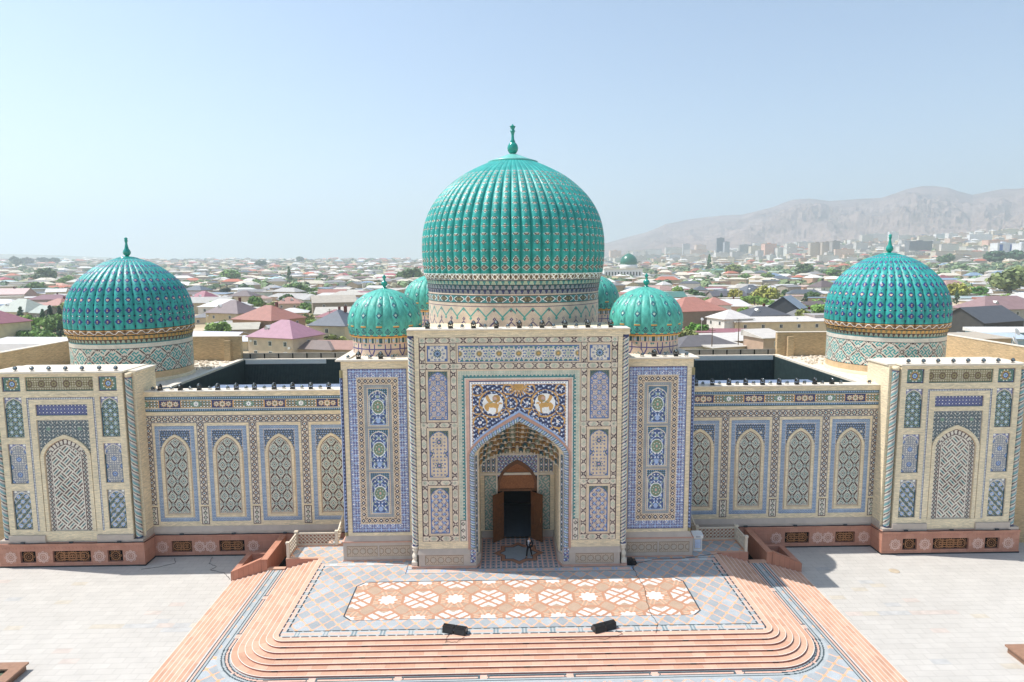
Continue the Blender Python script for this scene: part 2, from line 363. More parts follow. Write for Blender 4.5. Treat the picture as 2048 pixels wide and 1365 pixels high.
    g1 = np.hypot(cen(x+.1, .36)+.05*np.sin(z*9), cen(z+.11*np.floor(x/.36), .34)); put(B, g1 < .085, 'lblue'); put(B, g1 < .055, 'white')
    g2 = np.hypot(cen(x+.28, .36), cen(z+.28+.11*np.floor(x/.36), .34)); put(B, g2 < .06, 'sky')
    for (cx_, cz_, rr) in ((2.02, 13.22, 1.06), (.62, 13.25, .46), (.85, 14.35, .38), (3.02, 11.75, .52), (3.25, 14.3, .42), (1.15, 12.35, .42), (2.75, 10.95, .4), (3.2, 12.75, .35)):
        d = np.hypot(ax-cx_, z-cz_); w_ = .045+.025*np.sin(3*np.arctan2(z-cz_, ax-cx_)); put(B, np.abs(d-rr) < w_, 'gold')
        fl = (d < rr*.32) & (rr < 1); kf = np.cos(5*np.arctan2(z-cz_, ax-cx_)); put(B, fl & (d < rr*(.24+.08*kf)), 'white'); put(B, (rr < 1) & (d < rr*.09), 'pink')
    d = np.hypot(ax-2.02, z-13.22); put(B, d < .8, 'white'); P = (2.02-ax)/.78*-1; Q = (z-13.22)/.78; P = -P   # lion looks towards the middle
    lion = [[(-.85, -.2), (-.6, .05), (-.2, .1), (.45, .05), (.62, -.15), (.5, -.45), (0, -.4), (-.35, -.35), (-.45, -.75), (-.6, -.75), (-.8, -.5)], [(.3, -.4), (.5, -.4), (.45, -.95), (.2, -.95), (.33, -.8)], [(.5, -.1), (.95, 0), (.95, .1), (.55, .12)],
            [(-.71, .89), (-.75, .6), (-.43, .1), (.05, .08), (-.38, .55), (-.45, .9)]]
    for L in lion: put(B, (d < .8) & inpoly(P, Q, L), 'gold')
    mane = np.hypot(P-.34, Q-.5); put(B, (d < .8) & (mane < .4), PAL['gold']*.75); put(B, (d < .8) & (np.hypot(P-.2, Q-.52) < .2), 'pink'); put(B, (d < .8) & (np.abs(Q-.12-.5*(P+.2)) < .05) & (np.abs(P) < .3), 'green')
    r = np.hypot(x, z-14.66); th = np.arctan2(z-14.66, x); put(B, (r < 1.0-.55*np.abs(cen(th*11/np.pi+.5, 1))*2) & (r < .95) & (z < 14.66) & (np.abs(cen(th*11/np.pi+.5, 1)) < .62*(1.05-r)), 'gold'); put(B, r < .36, 'gold'); put(B, (r < .28), PAL['gold']*.8)
    A[f] = B[f]
    az = arch_z(x, 4.22, 9.06, 12.72); i = f & (z < az) & (z > 8); put(A, i, 'lblue'); i = (ax < 4.08) & (z < arch_z(x, 4.08, 9.06, 12.5)) & (z < 13); put(A, i, 'pink')
    # lower cartouche beside the jamb
    i = (ax > 4.22) & (ax < 4.66) & (z > 2.15) & (z < 3.9); put(A, i, 'maroon'); j = (ax > 4.26) & (ax < 4.62) & (z > 2.2) & (z < 3.85); put(A, j, 'cream'); d = np.abs(ax-4.44)+np.abs(cen(z-2.2, .55)); put(A, j & (np.abs(d-.14) < .04), 'maroon'); put(A, j & (d < .06), 'sage')
    keep = ~((ax < 3.9) & (z < arch_z(x, 3.9, 9.06, 12.21))) & ((z > 1.6) | (ax > 9))
    keep &= (z > 1.6)
    return grain(A), keep
def flank(u, v):
    """tall blue panel of the flanking block, 4.65 x 13.45"""
    W, H = 4.65, 13.45; A = fill(u, 'violet'); x = u-W/2; z = v-H/2; ax, az = np.abs(x), np.abs(z)
    A[:] = LC('8d91b0')
    p = .62; a, b = cen(x, p), cen(z+.31, p); A2 = A
    put(A, (np.abs(cen(x, .21)) < .055) & (np.abs(cen(z, .21)) < .055), LC('5d6090')); put(A, (np.hypot(cen(x+.1, .21), cen(z+.1, .21)) < .04), 'white')
    e = np.abs(np.abs(a)-.0); put(A, (np.abs(np.abs(a)-.31) < .035) | (np.abs(np.abs(b)-.31) < .035), LC('a9bbd3'))
    r = np.abs(a)+np.abs(b); put(A, np.abs(r-.17) < .03, 'lblue'); put(A, r < .07, 'white'); put(A, np.hypot(np.abs(a)-.31, np.abs(b)-.31) < .1, 'lblue')
    put(A, (ax > W/2-.04) | (az > H/2-.04), 'navy')
    i = (ax < 1.66) & (az < 6.03); put(A, i, 'beige')
    # dark diamonds on the buff band, running round
    ring = (ax < 1.58) & (az < 5.95) & ~((ax < 1.16) & (az < 5.53)); s = np.where(az > 5.5, x, z); t = np.where(az > 5.5, az-5.74, ax-1.37); q = .4725
    ss = np.where(az > 5.5, cen(x+q/2*1, q*1.0), cen(z+q/2, q)); d = np.abs(ss)+np.abs(t); put(A, ring & (d < .185), LC('30273c')); put(A, ring & (d < .07), 'white')
    s3 = np.abs(np.abs(ss)-q/2); put(A, ring & (np.abs(t) > .08) & (s3 < (np.abs(t)-.06)*.9) & (np.abs(t) < .2), LC('4a3a44')); put(A, ring & (np.abs(t) > .12) & (s3 < .025), 'beige')
    i = (ax < 1.08) & (az < 5.44); put(A, i, 'grey'); q = np.abs(cen(x, .18))+np.abs(cen(z, .18)); put(A, i & (q < .05), 'sage'); put(A, i & (np.abs(np.hypot(cen(x-.94, 1.88), cen(z, .88))) < .06), 'white')
    for k, (z0, z1) in enumerate(((3.66-.0, 5.02+.1), (0, 0), (0, 0))): pass
    for k, (c0, c1) in enumerate(((-5.02-.1, -1.78), (-1.42, 1.82), (2.18, 5.12))):
        i = (ax < .84) & (z > c0-.08) & (z < c1+.08); put(A, i, 'beige'); i = (ax < .76) & (z > c0) & (z < c1); h = c1-c0; B = fill(u, 'navy'); ins = arched_field(B, x, z, 0, 0, 0, .72, c1-.72, c1-.1, 'dteal', 'cream', 'sky')
        C = fill(u, 'navy'); C[:] = PAL['blue']*.55+PAL['navy']*.45
        zz = (z-c0)/h; vine = np.abs(ax-.28-.2*np.sin(zz*22)) < .05; put(C, vine, 'lblue'); vine = np.abs(ax-.45-.16*np.cos(zz*26)) < .04; put(C, vine, 'sage'); g = np.hypot(cen(ax, .27), cen(z, .29)); put(C, g < .05, 'white')
        m = np.abs(x)/.52+np.abs(z-(c0+h*.5))/.62; rr = np.hypot(x/.5, (z-c0-h*.5)/.62); put(C, rr < 1, 'white'); put(C, rr < .88, 'green'); put(C, np.abs(rr-.6) < .08, 'olive'); put(C, rr < .2, 'pink'); dots(C, x, z, 0, c0+h*.5, .3, 8, .04, 'white')
        put(C, np.hypot(x/.8, (z-c0-.35)/1.0) < .22, 'lblue'); put(C, np.hypot(x, z-c0-h*.78) < .12, 'sage')
        put(C, (ax > .66) | (z < c0+.06), 'sky'); B[ins] = C[ins]; A[i] = B[i]
    return grain(A)
def zig_field(x, z):
    """stepped diamonds of the wing bays"""
    A = fill(x, 'cream'); P, Q = 1.04, 1.44
    d1 = np.abs(cen(x+P/2, P))/P+np.abs(cen(z+Q/2, Q))/Q; d2 = np.abs(cen(x, P))/P+np.abs(cen(z, Q))/Q; d = np.minimum(d1, d2)
    e = np.minimum(np.abs(cen(x, P))/P+np.abs(cen(z+Q/2, Q))/Q, np.abs(cen(x+P/2, P))/P+np.abs(cen(z, Q))/Q)   # where four diamonds meet
    put(A, d < .085, LC('4a322c')); put(A, d < .03, 'cream'); put(A, (d > .15) & (d < .225), LC('2a6f72')); put(A, (d > .285) & (d < .345), PAL['teal']*.6+PAL['sage']*.4); put(A, (d > .415), LC('4a322c'))
    m = e < .215; A[m] = PAL['cream']; put(A, (e > .165) & (e < .215), LC('4a322c')); put(A, (e > .075) & (e < .135), LC('2a6f72')); put(A, e < .035, 'teal')
    return A
def wing_bay(u, v):
    """bay 3.42 x 8.7: pale blue border, dark spandrel, cream arch, stepped brick field"""
    W, H = 3.42, 8.7; x = u-W/2; ax = np.abs(x); A = fill(u, 'lblue'); A[:] = LC('a3b3c4')
    q = np.abs(cen(x, .24))+np.abs(cen(v, .3)); put(A, np.abs(q-.1) < .025, LC('7690b2')); put(A, (np.hypot(cen(x, .12), cen(v, .15)) < .025), 'navy'); put(A, (ax > W/2-.04) | (v < .04) | (v > H-.04), LC('7690b2'))
    i = (ax < 1.37) & (v > .36) & (v < H-.32); put(A, i, 'beige'); i = (ax < 1.33) & (v > .4) & (v < H-.36)
    sp = i & (v > 5.8); B = fill(u, 'dteal'); B[:] = PAL['navy']*.45+PAL['dteal']*.4+PAL['grey']*.15; g = np.hypot(cen(ax+.1*np.sin(v*8), .21), cen(v, .2)); put(B, g < .05, 'lblue'); g = np.hypot(cen(ax+.1, .33), cen(v+.13, .31)); put(B, g < .045, 'olive'); put(B, np.hypot(ax-.95, v-7.55) < .11, 'cream')
    A[sp] = B[sp]; put(A, i & (v < arch_z(x, 1.27, 6.35, 7.98)), 'beige'); put(A, i & (v <= 5.8), 'beige')
    j = (ax < 1.0) & (v > .72) & (v < arch_z(x, 1.0, 6.35, 7.7)); put(A, j, 'brown'); j2 = (ax < .955) & (v > .77) & (v < arch_z(x, .955, 6.35, 7.62)); put(A, j2, 'cream'); j3 = (ax < .91) & (v > .82) & (v < arch_z(x, .91, 6.35, 7.55)); B = zig_field(x, v-.1); A[j3] = B[j3]
    return grain(A)
def x_border(u, v, horiz):
    """dark strap of X and blue diamonds on buff, .72 wide"""
    A = fill(u, 'beige'); A[:] = PAL['cream']*.6+PAL['beige']*.4; s, t = (u, v) if horiz else (v, u)
    w = .66; t = t-w/2; p = .52; a = np.abs(cen(s, p)); b = np.abs(t)
    put(A, (np.abs(a-b*1.05) < .06) & (b < .23) & (b > .05), LC('3d2d33')); put(A, (a+b < .12) & (a+b > .05), 'maroon'); c = np.abs(cen(s+p/2, p)); put(A, c+b < .1, 'blue'); put(A, c+b < .07, 'teal')
    put(A, (b > .2) & (np.abs(a-.14) < .05) & (b < .27), 'grey'); put(A, b > w/2-.06, LC('34304a')); return grain(A)
def cartouche(u, v):
    A = fill(u, 'maroon'); x = u-.34; i = (np.abs(x) < .28) & (v > .06) & (v < 1.6); put(A, i, 'cream'); d = np.abs(x)+np.abs(cen(v, .42)); put(A, i & (np.abs(d-.17) < .04), 'maroon'); put(A, i & (np.abs(d-.07) < .03), 'sage'); return grain(A)
def wing_frieze(u, v):
    """1.33 high: teal edges, green medallions and orange star knots, 4.56 apart"""
    A = fill(u, 'beige'); e = (v < .26) | (v > 1.07); put(A, e, 'dteal'); put(A, e & (np.hypot(cen(u, .16), np.where(v < .6, v-.13, v-1.2)) < .055), 'lblue'); put(A, (np.abs(v-.28) < .03) | (np.abs(v-1.05) < .03), 'cream')
    i = (v > .31) & (v < 1.02); B = fill(u, 'dteal'); B[:] = PAL['dteal']*.4+PAL['green']*.25+PAL['olive']*.25+PAL['navy']*.2; t = v-.665; s = cen(u, 4.56)
    g = np.hypot(cen(s, .28), cen(t+.1, .24)); put(B, g < .05, 'white'); g = np.hypot(cen(s+.14, .28), cen(t, .2)); put(B, g < .04, 'gold')
    r = np.hypot(s, t*1.0); put(B, np.abs(s)/.5+np.abs(t)/.42 < 1, 'green'); k = np.cos(8*np.arctan2(t, s)); put(B, r < .2+.05*k, 'white'); put(B, r < .06, 'navy')
    s2 = np.abs(s)-2.28; kn = (np.abs(s2) < .95); put(B, kn, 'navy'); 
    for c, rad in ((0, .29), (-.52, .22), (.52, .22)):
        rr = np.hypot(s2-c, t); kk = np.cos(8*np.arctan2(t, s2-c)); put(B, kn & (rr < rad+.05*kk), 'gold'); put(B, kn & (rr < rad*.78+.05*kk), 'cream'); put(B, kn & (rr < rad*.4), 'olive')
    put(B, (np.abs(np.abs(s2)-.95) < .05) & (np.abs(t) < .3), 'gold'); put(B, (np.abs(np.abs(t)-.3) < .025) & ~kn, 'gold'); A[i] = B[i]
    return grain(A)
def weave(x, z):
    """diagonal basket weave of dark and teal bars on cream"""
    A = fill(x, 'cream'); c = .225; p = (x+z)/1.414/c; q = (x-z)/1.414/c; i, j = np.floor(p).astype(int), np.floor(q).astype(int); fp, fq = p-i, q-j
    bl = ((i//3+j//3) % 2) == 0; a = np.where(bl, fr(p, 3), fr(q, 3)); k = np.where(bl, j % 3, i % 3); f = np.where(bl, fq, fp)
    on = (np.abs(f-.5) < .27)
    put(A, on & (k == 0), 'brown'); put(A, on & (k == 2), 'brown'); put(A, on & (k == 1), PAL['teal']*.6+PAL['sage']*.4); put(A, on & (k == 1) & (np.abs(a-1.5) < .5), 'dteal'); put(A, (a < .22) | (a > 2.78), 'cream'); return A
def corner_arch(u, v):
    """recessed field of the corner portal, 4.36 x 9.8"""
    W, H = 4.36, 9.8; x = u-W/2; ax = np.abs(x); A = fill(u, 'black'); A[:] = PAL['dteal']*.35+PAL['black']*.4+PAL['grey']*.25
    g = np.abs(np.sin(ax*13+2*np.sin(v*7)))*np.abs(np.sin(v*12+2*np.cos(ax*6))); put(A, g > .62, LC('9aa3a0')); g = np.hypot(cen(ax, .37), cen(v, .36)); put(A, g < .06, 'cream'); put(A, np.hypot(ax-1.3, v-9.0) < .16, 'green')
    put(A, (ax > W/2-.1) | (v > H-.1), 'grey')
    put(A, (v < arch_z(x, 2.12, 6.5, 8.5)), 'beige'); j = (ax < 1.78) & (v < arch_z(x, 1.78, 6.5, 8.15)); put(A, j, 'brown'); j = (ax < 1.73) & (v < arch_z(x, 1.73, 6.5, 8.08)); put(A, j, 'cream')
    s = v; d = np.abs(ax-1.52)+np.abs(cen(v, .36)); put(A, j & (np.abs(d-.16) < .05), 'maroon'); put(A, j & (d < .06), 'teal'); put(A, j & (ax < 1.3) & (v > 6.3) & (np.abs(cen(np.arctan2(v-6.3, x)*1.6, .36)) < .06), 'maroon')
    j = (ax < 1.33) & (v > .02) & (v < arch_z(x, 1.33, 6.5, 7.72)); put(A, j, 'brown'); j = (ax < 1.28) & (v > .06) & (v < arch_z(x, 1.28, 6.5, 7.64)); put(A, j, 'cream'); j = (ax < 1.2) & (v > .12) & (v < arch_z(x, 1.2, 6.5, 7.54)); B = weave(x, v); A[j] = B[j]
    return grain(A)
def niche(kind):
    def f(u, v):
        W, H = 1.52, 3.48; x = u-W/2; A = fill(u, 'navy'); ins = arched_field(A, x, v, W, H, 0, .72, H-.8, H-.08, 'violet' if kind < 2 else 'grey', 'cream'); put(A, ~ins & (np.abs(u-W/2) < 2) & (v < H-1) , 'dteal')
        q = np.hypot(np.abs(x)-.55, v-H+.16); put(A, q < .1, 'white')
        if kind == 0: girih(A, ins, x, v, 0, .8, .74, .72, .17, 8, 'dteal', 'lblue', 'sky', 'white', .2, 'olive'); put(A, ins & (np.hypot(cen(x, .37), cen(v-.8, .36)) > .155) & (np.hypot(cen(x, .37), cen(v-.8, .36)) < .19), 'sage')
        elif kind == 1: girih(A, ins, x, v, 0, .75, 1.4, 1.36, .24, 10, 'grey', 'blue', 'lblue', 'brown', .2, 'cream')
        else: girih(A, ins, x, v, 0, .75, .7, .86, .2, 8, 'dteal', 'sky', 'lblue', 'gold', .16, 'olive'); put(A, ins & (np.abs(np.abs(cen(x+v, .5))-.2) < .02), 'cream')
        put(A, (np.abs(x) > W/2-.05) | (v < .05) | (v > H-.05), 'navy'); return grain(A)
    return f
def small_square(u, v):
    x, z = u-.76, v-.62; A = fill(u, 'green'); A[:] = PAL['green']*.6+PAL['dteal']*.4; r = np.hypot(x, z); dots(A, x, z, 0, 0, .38, 8, .11, 'olive', .39); put(A, r < .42, 'olive'); put(A, (r < .36) & (np.cos(8*np.arctan2(z, x)) > .3), 'gold'); put(A, r < .26, 'navy'); put(A, r < .2, 'lblue'); put(A, r < .1, 'green'); dots(A, x, z, 0, 0, .47, 10, .05, 'white'); put(A, (np.abs(x) > .7) | (np.abs(z) > .56), 'navy'); put(A, (np.abs(x)+np.abs(z) > 1.12) & (np.abs(x) < .68) & (np.abs(z) < .54), 'sky'); return grain(A)
def long_panel(u, v):
    W, H = 5.64, 1.2; x, z = u-W/2, v-H/2; A = fill(u, 'beige'); A[:] = PAL['cream']*.7+PAL['olive']*.3; d = cen(x, 1.04); r = np.hypot(d, z); k = np.cos(12*np.arctan2(z, d)); q = np.hypot(cen(x, .208), cen(z, .2)); put(A, np.abs(q-.07) < .03, 'olive'); put(A, q < .035, 'brown'); put(A, r < .3+.04*k, 'brown'); put(A, r < .2+.04*k, 'olive'); put(A, r < .08, 'brown'); put(A, (np.abs(x) > W/2-.06) | (np.abs(z) > H/2-.06), 'green'); put(A, (np.abs(x) > W/2-.025) | (np.abs(z) > H/2-.025), 'dteal'); return grain(A)
def script_panel(u, v):
    A = fill(u, 'navy'); A[:] = PAL['navy']*.65+PAL['violet']*.35; q = np.hypot(cen(u, .3), cen(v-.1, .3)); put(A, q < .045, 'white'); q = np.abs(cen(u+.15, .3))+np.abs(cen(v+.05, .3)); put(A, np.abs(q-.1) < .02, 'violet'); put(A, (v < .04) | (v > .93), 'green'); return grain(A)
def fine_strip(u, v):
    A = fill(u, 'grey'); q = np.abs(cen(u, .14))+np.abs(cen(v, .14)); put(A, q < .05, 'white'); put(A, np.abs(q-.1) < .02, 'navy'); return grain(A)
FRET = ['#########', '#.......#', '#.###.#.#', '#.#.#.#.#', '#.###.#.#', '#.....#.#', '#.#####.#', '#.......#', '#########']
KUF = np.array([[c == '#' for c in r] for r in ['#.###.#..', '#.#.#.###', '###.#...#', '....#####', '#####....', '#...#.###', '###.#.#.#', '..#.###.#', '..#.....#']])
def drum_kufic(s, z):
    """big diagonal kufic: dark frames, teal frets on cream; s along the drum, z up"""
    A = fill(s, 'cream'); A[:] = PAL['cream']*.95; L = 1.36; p = (s+z)/1.414; q = (s-z)/1.414
    i = np.floor(p/L).astype(int); j = np.floor(q/L).astype(int); a, b = fr(p, L), fr(q, L)
    k1, k2 = np.clip((a-.17)/(L-.32)*9, -1, 9), np.clip((b-.17)/(L-.32)*9, -1, 9); ins = (a > .17) & (a < L-.15) & (b > .17) & (b < L-.15)
    kk = KUF[np.clip(k1.astype(int), 0, 8), np.clip(k2.astype(int), 0, 8)]; kk2 = KUF.T[np.clip(k1.astype(int), 0, 8), np.clip(k2.astype(int), 0, 8)]
    put(A, ins & np.where((i+j) % 2 == 0, kk, kk2), LC('3f9c98'))
    dk = LC('44302b'); ev = (i+j) % 2 == 0
    put(A, ((a < .07) | (a > L-.05)) & (b > .4) & (b < L-.4), dk); put(A, ((b < .07) | (b > L-.05)) & (a > .4) & (a < L-.4), dk)
    c1, c2 = np.minimum(a, L-a), np.minimum(b, L-b); mx = np.maximum(c1, c2); put(A, (mx > .1) & (mx < .18) & (mx < .2), dk); put(A, mx < .06, 'cream')
    put(A, (c1 < .32) & (c1 > .24) & (c2 < .08), dk); put(A, (c2 < .32) & (c2 > .24) & (c1 < .08), dk)
    return A
def jamb_strip(u, v):
    A = fill(u, 'navy'); x = u-.2; A[:] = PAL['navy']*.5+PAL['violet']*.3+PAL['cream']*.2; d = np.abs(x)/.15+np.abs(cen(v, .62))/.3; put(A, d < 1, 'teal'); put(A, d < .7, 'maroon'); put(A, d < .3, 'cream'); put(A, np.hypot(x, cen(v+.31, .62)) < .07, 'white'); put(A, np.abs(x) > .17, 'cream'); return grain(A)
def floral_blue(u, v):
    A = fill(u, 'navy'); A[:] = PAL['navy']*.7+PAL['violet']*.4; g = np.hypot(cen(u+.08*np.sin(v*9), .3), cen(v, .28)); put(A, g < .07, 'lblue'); put(A, g < .035, 'white'); g = np.hypot(cen(u+.15, .3), cen(v+.14, .28)); put(A, g < .05, 'pink'); put(A, np.abs(np.sin(u*11)+np.sin(v*13)) < .16, 'sage'); return grain(A)
def inner_panel(u, v):
    """teal meander on cream beside the door"""
    A = fill(u, 'cream'); A[:] = PAL['cream']*.75; L = .95; p, q = (u+v)/1.414, (u-v)/1.414; a, b = fr(p, L), fr(q, L); k = KUF[np.clip((a/L*9).astype(int), 0, 8), np.clip((b/L*9).astype(int), 0, 8)]; put(A, k, PAL['teal']*.6+PAL['sage']*.4); put(A, (u < .05) | (u > .99) | (v < .05) | (v > 4.87), 'black'); return grain(A)
def plinth_relief(u, v):
    """carved stars in marble"""
    A = fill(u, 'beige'); A[:] = LC('a8937f'); H = v.max(); r = np.hypot(cen(u+.3, .6), v-H/2); k = np.cos(10*np.arctan2(v-H/2, cen(u+.3, .6))); q = np.abs(cen(u+.075, .15))+np.abs(cen(v, .15)); A[(np.abs(q-.07) < .025)] = LC('c9b8a4'); A[r < .2+.02*k] = LC('b5a898'); A[np.abs(r-.23) < .025] = LC('8b7767'); A[(v < .04) | (v > H-.04) | (u < .04) | (u > u.max()-.04)] = LC('98836f'); return grain(A, .1)
# ---------------------------------------------------------------- ground level: courtyard, platform, steps, landing
ZC, RIS, TRD = -1.857, .1238, .43
ZL = -7*RIS
CXR, CYR = 15.55, -9.0
def rr_dist(x, y):
    return np.hypot(np.maximum(np.abs(x)-CXR, 0), np.maximum(CYR-y, 0))
def rr_path(d, yend, n=14):
    L = [(-CXR-d, yend)]
    for i in range(n+1):
        t = math.pi+math.pi/2*i/n; L.append((-CXR+d*math.cos(t), CYR+d*math.sin(t)))
    for i in range(n+1):
        t = 1.5*math.pi+math.pi/2*i/n; L.append((CXR+d*math.cos(t), CYR+d*math.sin(t)))
    L.append((CXR+d, yend)); return L
def diamonds(A, m, x, y, P=1.04, Q=1.34, wd=.055):
    B = fill(x, 'grey'); ix = np.floor(x/P+y/Q), np.floor(x/P-y/Q)
    h = np.sin(ix[0]*12.9898+ix[1]*78.233)*43758.5453; h = h-np.floor(h)
    B[:] = LC('a9aeb0'); B *= (.78+.3*h)[..., None]; a = np.abs(cen(x/P+y/Q+.5, 1)); b = np.abs(cen(x/P-y/Q+.5, 1)); e = np.minimum(.5-a, .5-b) if False else np.minimum(a, b)
    put(B, e < wd, 'peach'); put(B, (np.maximum(a, b) < .12), PAL['peach']*.6+PAL['gold']*.4); A[m] = B[m]
def carpet(A, m, x, y):
    """interlaced stars in white, buff and pink stone"""
    PX, HY = 4.83, 2.75; B = fill(x, 'beige'); B[:] = LC('b39a84')
    yy = y+4.85; r = np.floor(yy/HY+.5); ax = x-PX*np.floor(x/PX+.5-.5*(np.abs(r) % 2))-PX/2*(np.abs(r) % 2)*1.0; ax = cen(x+PX/2*(1-(np.abs(r) % 2))+0, PX); ay = yy-r*HY
    # star cells
    bx = cen(x+PX/2*(np.abs(r) % 2), PX); 
    ra = np.hypot(ax, ay*1.0); k = np.cos(8*np.arctan2(ay, ax)); th = np.arctan2(ay, ax)
    put(B, (ra > .62+.08*k) & (ra < .8+.1*k), LC('b7886c')); put(B, np.abs(np.abs(cen(th/np.pi*4, 1))*ra-.17) < .05, 'peach'); put(B, ra < .6+.09*k, LC('dad4cc')); B[(ra > .9) & (np.abs(ra-1.3+.08*k) < .07)] = LC('b7886c')
    # cross cells: white kites between peach straps
    rb = np.maximum(np.abs(bx), np.abs(by_ := ay)); oc = np.maximum(rb, (np.abs(bx)+np.abs(ay))*.72); i = oc < 1.24; B[i] = LC('d6d0c8'); d1, d2 = np.abs(bx*.82-ay), np.abs(bx*.82+ay)
    q = np.abs(bx)/1.22+np.abs(ay); put(B, i & ((np.abs(q-.55) < .0)), 'peach'); B_ = LC('b7886c'); put(B, i & ((np.abs(d1-.38) < .13) | (np.abs(d2-.38) < .13)), B_); put(B, (oc > 1.2) & (oc < 1.42), B_)
    put(B, i & (np.minimum(d1, d2) > .9), LC('b39a84'))
    A[m] = B[m]
def platform_fn(x, y):
    A = fill(x, 'peach'); d = rr_dist(x, y); ax = np.abs(x); diamonds(A, np.ones(x.shape, bool), x, y)
    edge = d > .52; A[edge] = LC('d6ac94')
    # border band with dashes
    band = ((ax > 15.6) & (y < 1.2)) | (y < -8.8); band &= ~edge; s = np.where(y < -8.8, x, y); A[band] = LC('aeb1af'); c = np.abs(cen(s, 1.86)); put(A, band & (c < .72) & (np.where(y < -8.8, np.abs(y+9.12), np.abs(ax-15.84)) < .13), 'pink'); put(A, band & (np.abs(c-.82) < .04), LC('7d8c90'))
    ln = (((np.abs(ax-15.6) < .06) & (y > -8.85) & (y < .7)) | ((np.abs(y+8.8) < .06) & (ax < 15.62)) | ((np.abs(d-.48) < .055) & (y < 1.2))) ; put(A, ln & (np.abs(cen(s, .62)) > .07), LC('2f3f46'))
    b2 = (y > .62) & (y < 1.22) & (ax > 8.95) & (ax < 15.6); A[b2] = LC('c3c6c4'); put(A, b2 & (np.abs(cen(x, 1.5)) < .45) & (np.abs(y-.92) < .12), 'pink'); put(A, (np.abs(y-.64) < .035) & (ax > 8.95) & (ax < 15.6), LC('46565e')); put(A, (np.abs(y-1.2) < .03) & (ax > 8.95) & (ax < 16), LC('46565e'))
    b3 = (y > -.85) & (y < -.1) & (ax < 8.98); A[b3] = LC('b9b2aa'); put(A, b3 & (np.abs(cen(x, 1.5)) < .45) & (np.abs(y+.45) < .14), 'pink'); put(A, b3 & (np.abs(np.abs(cen(x, 1.5))-.62) < .06) & (np.abs(y+.45) < .2), 'sky'); put(A, ((np.abs(y+.85) < .04) | (np.abs(y+.15) < .03)) & (ax < 8.98), LC('3d4b55')); put(A, (np.abs(ax-8.95) < .04) & (y > -.85) & (y < .64), LC('3d4b55'))
    # carpet of stars
    cm = (ax < 12.37) & (y > -7.61) & (y < -2.1) & ((ax-11.75)/.62+(np.abs(y+4.855)-2.13)/.63 < 1.0)
    cm2 = (ax < 12.28) & (y > -7.53) & (y < -2.18) & ((ax-11.69)/.62+(np.abs(y+4.855)-2.07)/.63 < .98)
    put(A, cm, LC('3f4a50')); carpet(A, cm2, x, y)
    # floor of the iwan with the dark eight-pointed star
    iw = (ax < 3.5) & (y > -.08); B = fill(x, 'grey'); B[:] = LC('8f9399'); put(B, (np.abs(cen(x, .42)) < .05), 'pink'); put(B, np.abs(cen(y, .5)) < .05, 'pink'); put(B, (np.hypot(cen(x+.21, .42), cen(y+.25, .5)) < .07), 'dteal'); A[iw] = B[iw]
    sx, sy = ax, np.abs(y-2.6); st = np.minimum(np.maximum(sx, sy)*1.0, (sx+sy)/1.414); 
    put(A, st < 1.50, 'black'); put(A, st < 1.45, LC('a5765c')); put(A, st < 1.13, 'black'); put(A, st < 1.08, LC('8f989e'))
    return grain(A, .1), d < .9
def landing_fn(x, y):
    d = rr_dist(x, y); ax = np.abs(x); A = fill(x, 'grey'); A[:] = LC('a9aeae'); big = (y < -11.3) | (d > 4.35) & (y < -9); diamonds(A, (d > 4.3) & (ax < 20.0), x, y, 1.2, 1.2)
    o = 20.53-ax
    for e in (d-3.5, o):
        put(A, (e > .0) & (e < .42), LC('a3a9a8')); put(A, (e > .13) & (e < .29), 'pink'); 
        for l in (.1, .31, .52): put(A, np.abs(e-l) < .045, LC('35454a'))
    s = np.where(y < -11.8, x, y); put(A, (d > 3.55) & (d < 3.85) & (np.abs(cen(s, 5.2)) < .22), 'pink'); put(A, (d > 3.5) & (d < 3.9) & (np.abs(np.abs(cen(s, 5.2))-.3) < .05), LC('4a5a5e'))
    return grain(A, .1), (d > 3.42) & (ax < 20.6)
me = floor_sheet('platform', -16.5, 16.5, -9.95, 6.0, .055, platform_fn, M_STONE_TILE); tag(link('platform', me), 'stone platform before the portal inlaid with diamonds and stars', 'platform', kind='structure')
me = floor_sheet('landing', -20.6, 20.6, -20, 2.02, .07, landing_fn, M_STONE_TILE); tag(link('landing', me, loc=(0, 0, ZL)), kind='structure')
# curved flight: platform down to landing, and straight outer flights down to the courtyard
M_NOSE = plain('pale_step_edge', 'e8dacd', .55, .4, var=.05)  # thin pale strip along every tread edge
b = MB()
def strip(P, Q, zp, zq, mi, v0, v1):
    b.cur = mi; L = 0
    for i in range(len(P)-1):
        l = math.hypot(P[i+1][0]-P[i][0], P[i+1][1]-P[i][1])
        b.poly([(*P[i], zp), (*Q[i], zq), (*Q[i+1], zq), (*P[i+1], zp)], [(L, v0), (L, v1), (L+l, v1), (L+l, v0)]); L += l
for k in range(1, 8):
    de, z = .9+TRD*(k-1), -(k-1)*RIS; p0 = rr_path(de-TRD-.02, 2.1) if k > 1 else rr_path(.86, 2.1); p1, p2 = rr_path(de-.035, 2.1), rr_path(de, 2.1)
    strip(p0, p1, z+.001, z+.001, 0, k*3, k*3+TRD); strip(p1, p2, z+.001, z+.001, 1, 0, .03); strip(p2, p2, z+.001, z-.028, 1, 0, .02); p3 = rr_path(de-.018, 2.1); strip(p2, p3, z-.028, z-.028, 0, 0, .02); strip(p3, p3, z-.028, z-RIS+.001, 2, 0, RIS)
